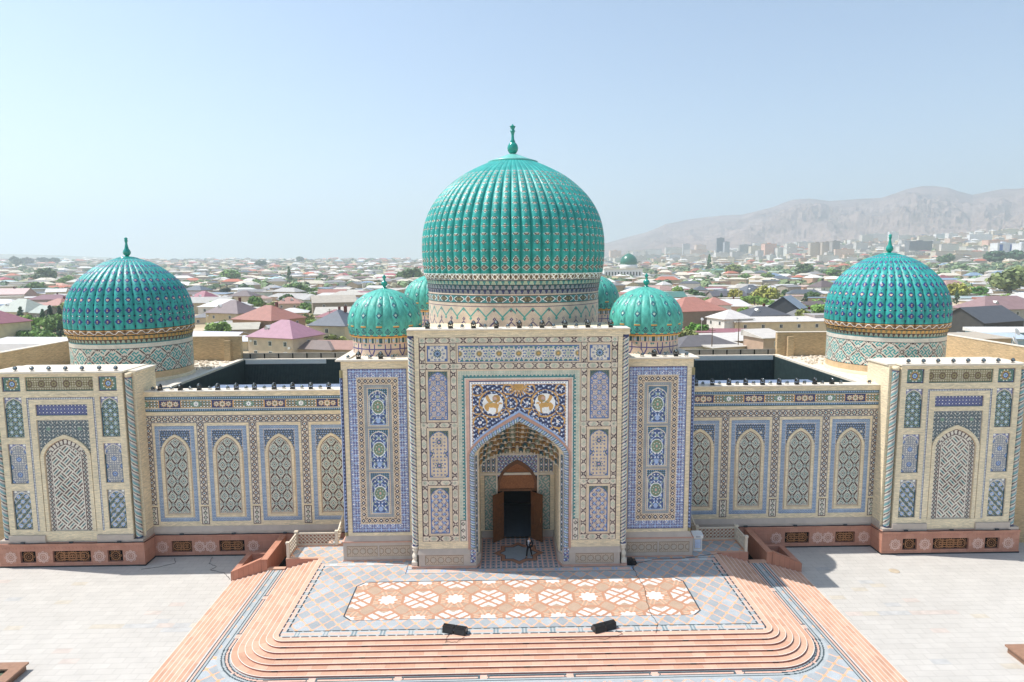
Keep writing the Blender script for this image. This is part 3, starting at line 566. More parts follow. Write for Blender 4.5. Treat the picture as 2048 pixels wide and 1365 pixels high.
for s in (-1, 1):
    for k in range(8):
        xe, z = 20.55+TRD*k, ZL-k*RIS; 
        def seg(xa, za, xb, zb, mi, v0, v1):
            pts = [(s*xa, 2.02, za), (s*xb, 2.02, zb), (s*xb, -34, zb), (s*xa, -34, za)]; uv = [(0, v0), (0, v1), (36, v1), (36, v0)]
            if s > 0: pts = pts[::-1]; uv = uv[::-1]
            b.cur = mi; b.poly(pts, uv)
        seg(xe-TRD-.02 if k else xe-.05, z+.002, xe-.035, z+.002, 0, k*3, k*3+TRD); seg(xe-.035, z+.002, xe, z+.002, 1, 0, .03); seg(xe, z+.002, xe, z-.028, 1, 0, .03); seg(xe, z-.028, xe-.018, z-.028, 0, 0, .02); seg(xe-.018, z-.028, xe-.018, z-RIS, 2, 0, RIS)
tag(b.build('steps', [M_STEP, M_NOSE, M_RISER]), kind='structure')
# terraces beside the flanking blocks
for s in (-1, 1):
    b = MB(); xa, xb = s*16.0, s*19.15; b.box(xa, xb, 2.1, 4.72, ZC, -.004, 't'); b.cur = 1
    b.box(s*16.0, s*19.15, 2.1, 2.4, -.004, .004, 'd'); b.box(s*18.85, s*19.15, 2.4, 4.72, -.004, .004, 'd'); b.box(s*14.4, s*18.85, 4.42, 4.72, -.004, .09, 'd'); b.box(s*18.87, s*19.13, 2.6, 4.42, .004, .09, 'd')
    tag(b.build('terrace', [M_REDSTONE, M_STEP]), kind='structure')
    def tf(x, y): A = fill(x, 'grey'); diamonds(A, np.ones(x.shape, bool), x, y); return grain(A, .1)
    x0, x1 = sorted((s*16.0, s*18.85)); me = floor_sheet('terrace_floor', x0, x1, 2.4, 4.42, .07, tf, M_STONE_TILE); tag(link('terrace_floor', me, loc=(0, 0, .004)), kind='structure')
    x0, x1 = sorted((s*8.5, s*16.0)); me = floor_sheet('terrace_floor', x0, x1, 1.0, 4.42, .07, tf, M_STONE_TILE); tag(link('terrace_floor', me, loc=(0, 0, -.006)), kind='structure')
b = MB(); b.poly([(-95, -60, ZC-.004), (95, -60, ZC-.004), (95, 60, ZC-.004), (-95, 60, ZC-.004)]); q_ = random.Random(8)
for s in (-1, 1):   # replaced and tinted slabs
    for k in range(34):
        i, j = q_.randint(20, 36), q_.randint(-24, 4)
        if k < 14: i, j = (20+k, -8) if k < 7 else (31, -10-k)
        x, y = s*1.2*i+(.6 if j % 2 else 0), .6*j; b.cur = q_.choice([1, 2, 3]); b.poly([(x+.015, y+.015, ZC), (x+1.185, y+.015, ZC), (x+1.185, y+.585, ZC), (x+.015, y+.585, ZC)])
tag(b.build('courtyard', [M_PAVE, plain('pinkish_slab', 'beb2a8', .7), plain('buff_slab', 'bcb3a4', .7), plain('grey_slab', 'b3b1ad', .7)]), kind='structure')
# ---------------------------------------------------------------- the mausoleum: one building, its parts and their sub-parts
ROOT = tag(empty('domed_mausoleum'), 'long brick and tile mausoleum with turquoise ribbed domes and a tall arched portal', 'mausoleum')
def mirror(o):
    """a copy of a part with its sub-parts, on the other side of the axis"""
    c = copy_tree(o, o.parent); c.scale.x = -1; return c
def put_sheet(name, me, parent, x, y, z): return link(name, me, parent, (x, y, z))
def wall_holes(b, x0, x1, z0, z1, y, holes, depth):
    xs = sorted({x0, x1, *[h[0] for h in holes], *[h[1] for h in holes]}); zs = sorted({z0, z1, *[h[2] for h in holes], *[h[3] for h in holes]})
    for i in range(len(xs)-1):
        for j in range(len(zs)-1):
            cx_, cz_ = (xs[i]+xs[i+1])/2, (zs[j]+zs[j+1])/2
            if any(h[0] < cx_ < h[1] and h[2] < cz_ < h[3] for h in holes): continue
            b.poly([(xs[i], y, zs[j]), (xs[i+1], y, zs[j]), (xs[i+1], y, zs[j+1]), (xs[i], y, zs[j+1])])
    for h in holes:
        a, c, e, f = h; d = y+depth
        b.poly([(a, y, e), (a, y, f), (a, d, f), (a, d, e)]); b.poly([(c, y, f), (c, y, e), (c, d, e), (c, d, f)])
        b.poly([(a, y, f), (c, y, f), (c, d, f), (a, d, f)]); b.poly([(c, y, e), (a, y, e), (a, d, e), (c, d, e)])
def arch_band(b, a_in, a_out, zb, z0, t_in, t_out, y0, y1, cx_=0, n=24):
    I, O = arch_pts(a_in, zb, z0, t_in, n, cx_), arch_pts(a_out, zb, z0, t_out, n, cx_)
    for i in range(len(I)-1):
        p, q, r, s = O[i], I[i], I[i+1], O[i+1]
        b.poly([(p[0], y0, p[1]), (s[0], y0, s[1]), (r[0], y0, r[1]), (q[0], y0, q[1])][::-1]); b.poly([(q[0], y0, q[1]), (q[0], y1, q[1]), (r[0], y1, r[1]), (r[0], y0, r[1])]); b.poly([(p[0], y0, p[1]), (s[0], y0, s[1]), (s[0], y1, s[1]), (p[0], y1, p[1])])
def path_frames(pts):
    pts = np.array(pts, float); T = np.gradient(pts, axis=0); T /= np.linalg.norm(T, axis=1)[:, None]; return pts, T
def spiral_tube(name, pts, r, cell_s, nseg, fn, mat, out=(0, -1, 0), smooth=True):
    """round moulding along a path with a colour for every little tile; fn(s, ang) -> rgb"""
    pts = np.array(pts, float); L = np.r_[0, np.cumsum(np.linalg.norm(np.diff(pts, axis=0), axis=1))]; n = max(4, int(L[-1]/cell_s)); s = np.linspace(0, L[-1], n+1); P = np.stack([np.interp(s, L, pts[:, k]) for k in range(3)], 1)
    T = np.gradient(P, axis=0); T /= np.linalg.norm(T, axis=1)[:, None]; o = np.array(out, float); B = np.cross(T, o); B /= np.linalg.norm(B, axis=1)[:, None]; ang = np.linspace(0, 2*np.pi, nseg+1)
    G = P[:, None, :]+r*(np.cos(ang)[None, :, None]*o[None, None, :]+np.sin(ang)[None, :, None]*B[:, None, :])
    S, AA = np.meshgrid((s[1:]+s[:-1])/2, (ang[1:]+ang[:-1])/2, indexing='ij'); return grid_mesh(name, G, fn(S, AA), mat, smooth=smooth)
# ================= tall central portal
b = MB(); b.box(3.2, 8.0, .16, 9.0, 0, 18.7, 'fl'); b.box(-8.0, -3.2, .16, 9.0, 0, 18.7, 'fr')
b.box(-8.02, 8.02, .10, 1.55, 18.42, 18.97, 'd'); b.box(-8.02, 8.02, 1.55, 9.0, 17, 17.6)
for xa in (-8.0, 3.95): b.box(xa, xa+4.05, .14, .16, 1.5, 2.16, 'lrtdb')
I = arch_pts(3.2, 0, 9.0, 11.75, 24)
for i in range(1, len(I)-2):
    p, q = I[i], I[i+1]; b.poly([(p[0], .9, p[1]), (p[0], 5.6, p[1]), (q[0], 5.6, q[1]), (q[0], .9, q[1])][::-1])
for s in (-1, 1): b.poly([(s*3.2, .9, 0), (s*3.2, 5.6, 0), (s*3.2, 5.6, 9.0), (s*3.2, .9, 9.0)][::s])
PORTAL = b.build('portal', M_BRICK, ROOT)
b = MB(); b.box(-8.55, 8.55, -.05, 1.7, 18.97, 19.06); b.build('coping', M_COPING, PORTAL)
me = sheet('tile_front', 15.6, 16.9, .045, lambda u, v: portal_front(u-7.8, v+1.55), M_TILE); put_sheet('tile_front', me, PORTAL, -7.8, .15, 1.55)
for s in (-1, 1): b = MB(); b.box(s*8.0, s*7.66, .137, .16, 1.6, 18.42, 'b'); b.build('brick_edge', M_BRICK, PORTAL)
b = MB(); arch_band(b, 3.9, 4.08, .2, 9.06, 12.21, 12.5, .10, .3); b.build('arch_fillet', M_PINKSTONE, PORTAL)
def rope(s, a):
    q = fr(s*1.0+a/(2*np.pi)*.4, .4); A = fill(s, 'grey'); put(A, q < .07, LC('5f8f96')); put(A, (q > .13) & (q < .22), 'lblue'); put(A, (q > .26) & (q < .32), LC('4c6a74')); put(A, (q > .36), 'white'); return grain(A)
pts = [(x, .2, z) for x, z in arch_pts(3.7, 1.6, 9.06, 12.0, 60)]; link('rope_moulding', spiral_tube('rope_moulding', pts, .2, .05, 16, rope, M_TILE), PORTAL)
# splayed reveal with tile strip, and stone jamb foot
b = MB(); Io, Ii = arch_pts(3.52, .9, 9.06, 11.83, 24), arch_pts(3.2, .9, 9.0, 11.75, 24)
for i in range(len(Io)-1): b.poly([(Io[i][0], .3, Io[i][1]), (Ii[i][0], .9, Ii[i][1]), (Ii[i+1][0], .9, Ii[i+1][1]), (Io[i+1][0], .3, Io[i+1][1])])
b.build('arch_reveal', M_BRICK, PORTAL)
me = sheet('jamb_tile', .42, 8.0, .035, jamb_strip, M_TILE)
for s in (-1, 1):
    o = link('jamb_tile', me, PORTAL, (s*3.47, .385, 1.0), 0); d = Vector((-s*.32, .6, 0)).normalized(); o.rotation_euler = (0, 0, math.atan2(d.y, d.x)) if s < 0 else (0, 0, math.atan2(-d.y, -d.x)); o.location = (s*3.49-.01*s, .35, 1.0) if s < 0 else (s*3.49+d.x*.42-.01, .35+d.y*.42, 1.0); o.location.y -= .012
    b = MB(); q = [(s*3.95, -.0), (s*3.45, -.0), (s*3.16, .62), (s*3.16, .95), (s*3.95, .95)]; q = q if s > 0 else q[::-1]; q = q[::-1]
    b.prism(q, .17, .9); b.cur = 1; b.prism([(x*1.0+(-.05*s if abs(x) < 3.6 else .0), y-.04) for x, y in q], 0, .17); b.build('jamb_foot', [M_GREYSTONE, M_PINKSTONE], PORTAL)
    me2 = sheet('foot_tile', .42, 1.1, .035, lambda u, v: floral_blue(u, v), M_TILE); put_sheet('foot_tile', me2, PORTAL, s*3.7-.21, -.006, .42)
    b = MB(); b.box(s*3.95, s*3.42, .0, .3, .9, 1.58); b.build('foot_block', M_GREYSTONE, PORTAL)
# iwan back wall
b = MB(); wall_holes(b, -3.2, 3.2, 0, 8.2, 5.6, [(-1.72, 1.72, 0, 7.2)], .35); b.build('back_wall', M_BRICK, PORTAL)
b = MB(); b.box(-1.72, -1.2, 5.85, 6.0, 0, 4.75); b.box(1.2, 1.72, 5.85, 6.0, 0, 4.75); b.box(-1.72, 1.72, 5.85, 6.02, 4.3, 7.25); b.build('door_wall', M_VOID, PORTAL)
b = MB(); arch_band(b, 1.5, 1.72, 4.3, 4.9, 6.75, 7.1, 5.5, 5.84); b.box(-1.74, 1.74, 5.56, 5.84, 4.3, 4.46); b.box(-1.30, -1.18, 5.6, 5.84, 0, 4.3); b.box(1.18, 1.30, 5.6, 5.84, 0, 4.3); b.build('door_frame', M_WOOD, PORTAL)
b = MB(); P = arch_pts(1.52, 4.46, 4.9, 6.78, 24); b.poly([(x, 5.7, z) for x, z in P][::-1]); arch_band(b, 1.15, 1.23, 4.95, 5.0, 6.2, 6.32, 5.66, 5.7)
for k in range(8): t = k*math.pi/4; b.box(-.03+.22*math.cos(t), .03+.22*math.cos(t), 5.66, 5.7, 5.5+.22*math.sin(t), 5.58+.22*math.sin(t))
b.build('tympanum', plain('carved_light_wood', '96603a', .55, .3, var=.25, scale=9), PORTAL)
b = MB(); b.box(-1.86, -1.72, 5.5, 5.62, 0, 7.68); b.box(1.72, 1.86, 5.5, 5.62, 0, 7.68); b.box(-1.72, 1.72, 5.5, 5.62, 7.52, 7.68); b.box(-3.2, 3.2, 5.53, 5.6, 5.75, 5.95); b.build('stone_surround', M_COPING, PORTAL)
me = sheet('floral_panel', 3.44, 1.9, .04, lambda u, v: (floral_blue(u, v), ~((v+5.62) < arch_z(u-1.72, 1.74, 4.9, 7.12))), M_TILE); put_sheet('floral_panel', me, PORTAL, -1.72, 5.56, 5.62)
me = sheet('meander_panel', 1.04, 4.92, .04, inner_panel, M_TILE); me2 = sheet('small_panel', .38, 1.24, .035, lambda u, v: jamb_strip(u, v), M_TILE)
for s in (-1, 1):
    put_sheet('meander_panel', me, PORTAL, s*2.34-.52, 5.59, .78)
    for k in range(3): put_sheet('small_panel', me2, PORTAL, s*(2.08+.42*k)-.19, 5.59, 6.02)
    b = MB(); b.box(s*1.86, s*3.2, 5.5, 5.6, .12, .7); b.box(s*3.1, s*3.2, .95, 5.5, .12, .7); b.cur = 1; b.box(s*1.86, s*3.2, 5.42, 5.6, 0, .12); b.box(s*3.02, s*3.2, .95, 5.42, 0, .12); b.build('inner_plinth', [M_GREYSTONE, M_PINKSTONE], PORTAL)
    # door leaf, swung out
    h = Vector((s*1.22, 5.5)); e = Vector((s*2.12, 4.6)); a = math.atan2(e.y-h.y, e.x-h.x); L = (e-h).length
    b = MB(); b.box(0, L, -.04, .04, .03, 4.27)
    for yy in (-.06, .04):
        for k, (z0, z1) in enumerate(((.25, 1.2), (1.35, 3.2), (3.35, 4.1))): b.box(.12, L-.12, yy, yy+.02, z0, z1); b.box(.3, L-.3, yy-.012, yy+.032, z0+.15, z1-.15)
        for k in range(3): b.box(.2+.3*k, .26+.3*k, yy-.02, yy+.04, 1.4, 3.1)
    leaf = b.build('door_leaf', M_WOOD, PORTAL, (h.x, h.y, 0), a)
    b = MB(); b.tube([(L-.12, -.1, 1.8), (L-.12, -.13, 2.0), (L-.12, -.1, 2.2)], .02, 6); b.build('handle', plain('brass', 'b08d4a', .3, .5, 1.0), leaf)
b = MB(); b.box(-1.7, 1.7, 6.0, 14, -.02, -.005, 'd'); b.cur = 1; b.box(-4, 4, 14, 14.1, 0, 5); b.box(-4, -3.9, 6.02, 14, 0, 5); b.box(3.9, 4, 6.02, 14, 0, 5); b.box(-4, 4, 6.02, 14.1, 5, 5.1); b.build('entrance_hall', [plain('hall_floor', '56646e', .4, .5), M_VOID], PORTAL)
# muqarnas half dome
def muqarnas():
    tiers, nz, nph = 8, 7, 220; z0, dz = 7.72, .5; rows = []; zs = []
    ztip = 11.75
    for k in range(tiers):
        for j in range(nz+(k == tiers-1)):
            t = j/nz; z = z0+dz*(k+t); te = min(1.0, (k+(1-math.sqrt(max(0, 1-t*t))))/tiers); zs.append((z, te, k, t))
    ph = np.linspace(0, np.pi, nph+1); G = np.zeros((nph+1, len(zs), 3)); 
    for i, (z, te, k, t) in enumerate(zs):
        ze = z0+te*tiers*dz; aw = 3.2 if ze < 9.0 else 3.2*np.interp(ze, [arch_z(x, 3.2, 9.0, 11.75) for x in np.linspace(3.2, 0, 60)], np.linspace(3.2, 0, 60))/3.2
        aw = min(3.2, aw if ze >= 9 else 3.2); n = [16, 15, 14, 12, 10, 8, 6, 4][k]; dep = 4.65*math.sqrt(max(0, 1-te**1.6)); conc = 1+.045*np.cos(2*ph*n)*(1-t**2)
        G[:, i, 0] = aw*np.cos(ph)*np.where(np.abs(np.cos(ph)) > .97, 1, np.minimum(conc, 1.0)); G[:, i, 1] = .92+dep*np.sin(ph)*conc; G[:, i, 2] = z
    K = np.array([q[2] for q in zs[:-1]]); T = np.array([(q[3]+.07) for q in zs[:-1]]); PH, _ = np.meshgrid((ph[1:]+ph[:-1])/2, K, indexing='ij')
    N = np.array([16, 15, 14, 12, 10, 8, 6, 4])[K][None, :]; c = PH/np.pi*N; ci = np.floor(c).astype(int); cu = np.abs(c-ci-.5); TT = np.broadcast_to(T[None, :], cu.shape); A = fill(cu, 'olive'); KK = np.broadcast_to(K[None, :], cu.shape)
    A[:] = PAL['olive']*.5+PAL['gold']*.12+PAL['dteal']*.2; inn = cu < .34*np.sqrt(np.maximum(0, 1-TT**2)); alt = (ci+KK) % 3; put(A, inn & (alt == 0), PAL['sage']*.6); put(A, inn & (alt == 1), 'dteal'); put(A, inn & (alt == 2), PAL['gold']*.5); put(A, inn & (np.abs(TT-.35) < .14) & (cu < .13), 'cream'); put(A, (cu > .44), PAL['gold']*.75); put(A, (cu > .40) & (cu < .44), 'brown'); put(A, TT > .86, 'brown'); put(A, TT < .16, 'cream')
    return grid_mesh('muqarnas_vault', G[::-1], grain(A)[::-1], M_TILE)
link('muqarnas_vault', muqarnas(), PORTAL)
# plinth, corner columns
me_r = sheet('carved_panel', 3.05, .8, .03, plinth_relief, plain('x', 'ffffff') if False else M_STONE_TILE)
def bar(s, a):
    q = fr(s-a/(2*np.pi)*1.1, .55); A = fill(s, 'cream'); put(A, q < .11, 'navy'); m = fr(s*1.0+.0*a, .45); put(A, (q > .24) & (q < .42) & (np.abs(cen(a*.26, .3)) < .07), LC('7fa3a6')); put(A, (q > .3) & (q < .36) & (np.abs(cen(a*.26+.15, .3)) < .04), 'brown'); put(A, (s > 16.5) & (np.abs(cen(a, 1.57)) > .62), 'navy'); put(A, (s > 16.62) | (s < .12), 'navy'); return grain(A)
def stripe(s, a):
    q = fr(s-a/(2*np.pi)*1.32, .66); A = fill(s, 'cream'); A[:] = PAL['cream']*.9; put(A, q < .11, 'maroon'); put(A, (q > .22) & (q < .40), LC('6f9fa0')); put(A, (q > .40) & (q < .5), 'grey'); put(A, (s > 14.0) | (s < .12), 'navy'); put(A, (s > 13.3) & (s < 13.9) & (np.abs(cen(a, .8)) > .3), 'teal'); return grain(A)
b = MB(); b.box(3.96, 8.1, 0, .3, .17, 1.13, 'b'); b.cur = 0
b.poly([(3.96, 0, 1.13), (8.1, 0, 1.13), (8.0, .13, 1.56), (3.96, .13, 1.56)]); b.poly([(8.1, 0, 1.13), (8.1, .6, 1.13), (8.0, .6, 1.56), (8.0, .13, 1.56)]); b.box(8.0, 8.1, .0, 1.6, .17, 1.13); b.cur = 1; b.box(3.92, 8.56, -.05, 1.6, 0, .17)
PL = b.build('portal_plinth', [M_GREYSTONE, M_PINKSTONE], ROOT); put_sheet('carved_panel', me_r, PL, 4.45, -.006, .28); mirror(PL)
pil = MB(); pil.lathe([(.3, .17), (.3, .5), (.27, .52), (.22, .62), (.29, .78), (.3, .92), (.2, 1.12), (.17, 1.22), (.26, 1.36), (.27, 1.42), (.2, 1.5), (.3, 1.62), (.31, 1.75)], 18, (8.27, .42)); pil.box(7.97, 8.57, .1, .72, .17, .48)
CL = pil.build('corner_column', M_COPING, ROOT); pil = MB(); pil.box(8.0, 8.55, .14, .7, 18.55, 18.97, 'd'); pil.build('cap', M_BRICK, CL); link('spiral_shaft', spiral_tube('spiral_shaft', [(8.27, .42, 1.75), (8.27, .42, 18.55)], .27, .05, 24, bar, M_TILE), CL); mirror(CL)
# ================= flanking blocks
b = MB(); b.box(8.0, 14.0, 1.66, 12.0, 0, 16.42, 'l'); FB = b.build('flank_block', M_BRICK, ROOT)
b = MB(); b.box(7.9, 14.38, 1.42, 2.3, 16.42, 16.55); b.box(13.5, 14.38, 2.3, 12.2, 16.42, 16.55); b.build('coping', M_COPING, FB)
b = MB(); b.box(8.02, 13.98, 2.3, 30.0, 16.3, 16.43); b.build('roof_slab', M_ROOFTOP, FB)
b = MB(); b.box(8.0, 13.78, 1.60, 1.66, 15.86, 16.42, 'b'); b.box(13.5, 13.8, 1.60, 1.66, 2.1, 15.86, 'b'); b.box(8.3, 8.8, 1.60, 1.66, 2.1, 15.86, 'b'); b.box(8.8, 13.5, 1.60, 1.66, 2.1, 2.33, 'b'); b.build('brick_frame', M_BRICK, FB)
me = sheet('tile_panel', 4.65, 13.45, .04, flank, M_TILE); put_sheet('tile_panel', me, FB, 8.85, 1.652, 2.36)
def bluebar(s, a): A = fill(s, 'navy'); q = np.abs(cen(s, .3))+np.abs(cen(a*.12, .3)); put(A, q < .1, 'lblue'); put(A, np.abs(cen(a, 2.0)) < .25, 'sky'); put(A, (s > 13) | (s < .3), 'olive'); return grain(A)
link('corner_bar', spiral_tube('corner_bar', [(14.0, 1.72, 2.1), (14.0, 1.72, 15.7)], .14, .06, 12, bluebar, M_TILE), FB)
b = MB(); b.box(8.5, 14.28, 1.5, 3, .1, 1.55, 'b'); b.poly([(8.5, 1.52, 1.66), (14.2, 1.52, 1.66), (14.06, 1.62, 2.1), (8.5, 1.62, 2.1)]); b.poly([(14.2, 1.52, 1.66), (14.2, 8, 1.66), (14.06, 8, 2.1), (14.06, 1.62, 2.1)]); b.cur = 1; b.box(8.5, 14.36, 1.46, 7, 1.55, 1.66); b.box(8.5, 14.33, 1.44, 7, 0, .1); b.cur = 0; b.box(14.1, 14.28, 3, 7.2, .1, 1.55)
b.build('plinth', [M_GREYSTONE, M_PINKSTONE], FB); me = sheet('carved_panel', 2.5, .9, .03, plinth_relief, M_STONE_TILE)
for x in (8.85, 11.5): put_sheet('carved_panel', me, FB, x, 1.494, .39)
mirror(FB)
# ================= wings
b = MB(); b.box(14.0, 32.6, 7.26, 8.4, .2, 13.03, 'd'); WG = b.build('wing_wall', M_BRICK, ROOT)
b = MB(); b.box(14.0, 32.5, 7.12, 8.45, 13.03, 13.12); b.build('coping', M_COPING, WG)
b = MB(); b.box(14.0, 32.6, 7.2, 7.26, 12.62, 13.03, 'b'); b.box(14.0, 32.6, 7.2, 7.26, 10.94, 11.26, 'b'); b.build('brick_course', M_BRICK, WG)
put_sheet('tile_frieze', sheet('tile_frieze', 18.4, 1.35, .04, lambda u, v: wing_frieze(u+2.12, v), M_TILE), WG, 14.2, 7.253, 11.27)
put_sheet('strap_border', sheet('strap_border', 18.46, .66, .04, lambda u, v: x_border(u, v, True), M_TILE), WG, 14.2, 7.253, 10.26)
mv = sheet('strap_border', .66, 7.44, .04, lambda u, v: x_border(u, v, False), M_TILE); mc = sheet('cartouche_panel', .68, 1.66, .035, cartouche, M_TILE); mb_ = sheet('bay_panel', 3.42, 8.7, .04, wing_bay, M_TILE)
for xc in (32.33, 27.8, 23.25, 18.7): put_sheet('strap_border', mv, WG, xc-.33, 7.253, 2.8); put_sheet('cartouche_panel', mc, WG, xc-.34, 7.252, .98)
for xc in (30.07, 25.52, 20.97, 16.42):
    put_sheet('bay_panel', mb_, WG, xc-1.71, 7.254, 1.28)
    b = MB(); arch_band(b, 1.03, 1.25, 1.9, 7.63, 9.0, 9.24, 7.18, 7.25, xc); b.box(xc-1.25, xc+1.25, 7.18, 7.25, 1.72, 1.9, 'b'); b.build('arch_moulding', M_BRICK, WG)
# red stone base with grilles and carved rosettes
def star_mask(u, v, n, R, w=.03):
    r = np.hypot(u, v); th = np.arctan2(v, u); m = np.zeros(u.shape, bool)
    for rad, ph in ((.95, 0), (.95, np.pi/n), (.5, 0)):
        t = np.abs(cen(th+ph, 2*np.pi/n)); d = r*np.cos(t)-rad*R*.72; m |= (np.abs(d) < w) & (r < R*1.02)
    for k in range(n): d = np.hypot(u-.78*R*np.cos(2*np.pi*k/n), v-.78*R*np.sin(2*np.pi*k/n)); m |= np.abs(d-.2*R) < w*.9
    return m | (r < .12*R)
M_GRILLE = plain('rust_grille', '9c6a44', .6, .3); M_RELIEF = plain('carved_sandstone', 'dab7a8', .7, .3)
def solid(U, c): A = np.empty(U.shape+(3,), np.float32); A[:] = lin(c); return A
def grille(w, h):
    def f(u, v):
        x, z = u-w/2, v-h/2; n = max(1, round(w/h)); m = np.zeros(u.shape, bool)
        for k in range(n): m |= star_mask(x-(k-(n-1)/2)*(w/n)*.92, z, 8, h*.5, .021)
        if n > 1: m |= (np.abs(np.abs(z)-.1) < .028) & (np.abs(x) < w*.32) | (np.abs(np.abs(z)-.3) < .028) & (np.abs(x) < w*.3)
        return solid(u, '9c6a44'), m
    return sheet('lattice_grille', w, h, .025, f, M_GRILLE)
ME_ROS = sheet('carved_rosette', 1.1, 1.1, .025, lambda u, v: (solid(u, 'dab7a8'), star_mask(u-.55, v-.55, 8, .52, .035)), M_RELIEF)
def base_part(name, x0, x1, y, z1, grilles, ros, parent_y1):
    b = MB(); H = [(a, c, -1.46, -.43) for a, c in grilles]; wall_holes(b, x0, x1, ZC+.12, z1, y, H, .25)
    b.poly([(x0, y, z1), (x1, y, z1), (x1, parent_y1, z1), (x0, parent_y1, z1)]); b.poly([(x0, y, ZC), (x0, y, z1), (x0, parent_y1, z1), (x0, parent_y1, ZC)]); b.poly([(x1, y, z1), (x1, y, ZC), (x1, parent_y1, ZC), (x1, parent_y1, z1)])
    for k in range(int((x1-x0)/.3)): b.box(x0+.3*k+.05, x0+.3*k+.2, y-.025, y, z1-.5, z1-.36)
    b.box(x0-.03, x1+.03, y-.06, y, z1-.14, z1-.004); b.box(x0-.02, x1+.02, y-.03, y, -1.75, -1.6); b.cur = 1; b.box(x0-.03, x1+.03, y-.06, y+.3, ZC, ZC+.12)
    if z1 > .2: b.box(x0-.03, x0, y, parent_y1, ZC, ZC+.12)
    o = b.build(name, [M_REDSTONE, M_BLACK], ROOT)
    for a, c in grilles:
        q = MB(); q.box(a, c, y+.24, y+.25, -1.46, -.43); q.build('grille_recess', M_VOID, o); put_sheet('lattice_grille', grille(c-a, 1.03), o, a, y+.08, -1.46)
    for x in ros: put_sheet('carved_rosette', ME_ROS, o, x-.55, y-.03, -1.5)
    return o
WB = base_part('wing_base', 20.7, 32.42, 6.99, .13, [(24.4, 26.65), (29.05, 30.85)], [23.6, 27.4, 28.35, 31.65], 7.3)
b = MB(); b.box(14.3, 20.7, 6.99, 7.3, ZC, .13); b.build('base_return', M_REDSTONE, WB)
b = MB(); b.box(14.0, 32.42, 7.10, 7.28, .13, .40); b.poly([(14, 7.10, .40), (32.5, 7.10, .40), (32.5, 7.24, .84), (14, 7.24, .84)]); b.build('grey_band', M_GREYSTONE, WB)
mirror(WG); mirror(WB)
# ================= corner portals
b = MB(); XA, XB, YP = 33.25, 43.75, 5.45
holes = [(33.74, 35.26, 13.52, 14.76), (41.74, 43.26, 13.52, 14.76), (35.68, 41.32, 13.54, 14.74), (36.32, 40.68, 1.25, 11.05), (36.35, 40.65, 11.42, 12.39)]
for c in (34.5, 42.5): holes += [(c-.76, c+.76, z, z+3.48) for z in (9.56, 5.52, 1.44)]
wall_holes(b, XA, XB, .35, 15.0, YP, holes, .14)
b.box(32.45, 44.55, 5.95, 9.3, .35, 15.0, 'fbd'); b.poly([(32.45, 9.3, .3), (44.55, 9.3, .3), (44.55, 9.3, 15), (32.45, 9.3, 15)][::-1])
for xa, xb in ((32.45, 33.25), (43.75, 44.55)): b.poly([(xa, 5.95, .35), (xb, 5.95, .35), (xb, 5.95, 15), (xa, 5.95, 15)])
b.poly([(XA, 5.95, .35), (XA, YP, .35), (XA, YP, 15), (XA, 5.95, 15)]); b.poly([(XB, YP, .35), (XB, 5.95, .35), (XB, 5.95, 15), (XB, YP, 15)])
b.box(33.22, 43.78, 5.39, 5.45, 14.86, 15.06, 'b')
for z0, z1, x0, x1 in ((13.1, 13.25, 35.7, 41.3), ): b.box(x0, x1, 5.41, 5.45, z0, z1, 'b')
CP = b.build('corner_portal', M_BRICK, ROOT)
b = MB(); b.box(33.15, 43.85, 5.3, 9.4, 15.06, 15.2); b.box(32.35, 33.15, 6.1, 9.4, 15.0, 15.13); b.box(43.85, 44.65, 6.1, 9.4, 15.0, 15.13); b.build('coping', M_COPING, CP)
ms = sheet('tile_square', 1.52, 1.24, .035, small_square, M_TILE); mn = [sheet('arched_tile_panel', 1.52, 3.48, .035, niche(k), M_TILE) for k in range(3)]
put_sheet('tile_square', ms, CP, 33.74, 5.585, 13.52); put_sheet('tile_square', ms, CP, 41.74, 5.585, 13.52)
put_sheet('star_panel', sheet('star_panel', 5.64, 1.2, .035, long_panel, M_TILE), CP, 35.68, 5.585, 13.54)
put_sheet('script_panel', sheet('script_panel', 4.3, .97, .035, script_panel, M_TILE), CP, 36.35, 5.585, 11.42)
put_sheet('arch_field', sheet('arch_field', 4.36, 9.8, .04, corner_arch, M_TILE), CP, 36.32, 5.585, 1.25)
for c in (34.5, 42.5):
    for k, z in enumerate((9.56, 5.52, 1.44)): put_sheet('arched_tile_panel', mn[k], CP, c-.76, 5.585, z)
mfs = sheet('tile_strip', .17, 11.7, .035, fine_strip, M_TILE); mfh = sheet('tile_strip', 5.34, .17, .035, fine_strip, M_TILE)
put_sheet('tile_strip', mfs, CP, 35.66, 5.444, 1.3); put_sheet('tile_strip', mfs, CP, 41.17, 5.444, 1.3); put_sheet('tile_strip', mfh, CP, 35.83, 5.444, 12.83)
b = MB(); arch_band(b, 1.82, 2.12, 1.27, 7.75, 9.45, 9.78, 5.46, 5.59, 38.5); b.build('arch_moulding', M_BRICK, CP)
b = MB(); b.box(33.2, 36.3, 5.3, 5.5, .26, .9, 'bt'); b.poly([(33.2, 5.3, .9), (36.3, 5.3, .9), (36.3, 5.44, .93), (33.2, 5.44, .93)]); b.box(40.7, 43.8, 5.3, 5.5, .26, .93, 'b'); b.box(36.3, 40.7, 5.46, 5.6, .26, 1.24, 'b'); b.box(32.38, 33.2, 5.3, 5.95, .26, .5); b.box(32.38, 32.45, 5.95, 9.3, .26, .9); b.box(43.8, 44.62, 5.3, 5.95, .26, .5); b.build('grey_band', M_GREYSTONE, CP)
ms_ = spiral_tube('spiral_shaft', [(0, 0, 0), (0, 0, 14.1)], .27, .05, 24, stripe, M_TILE)
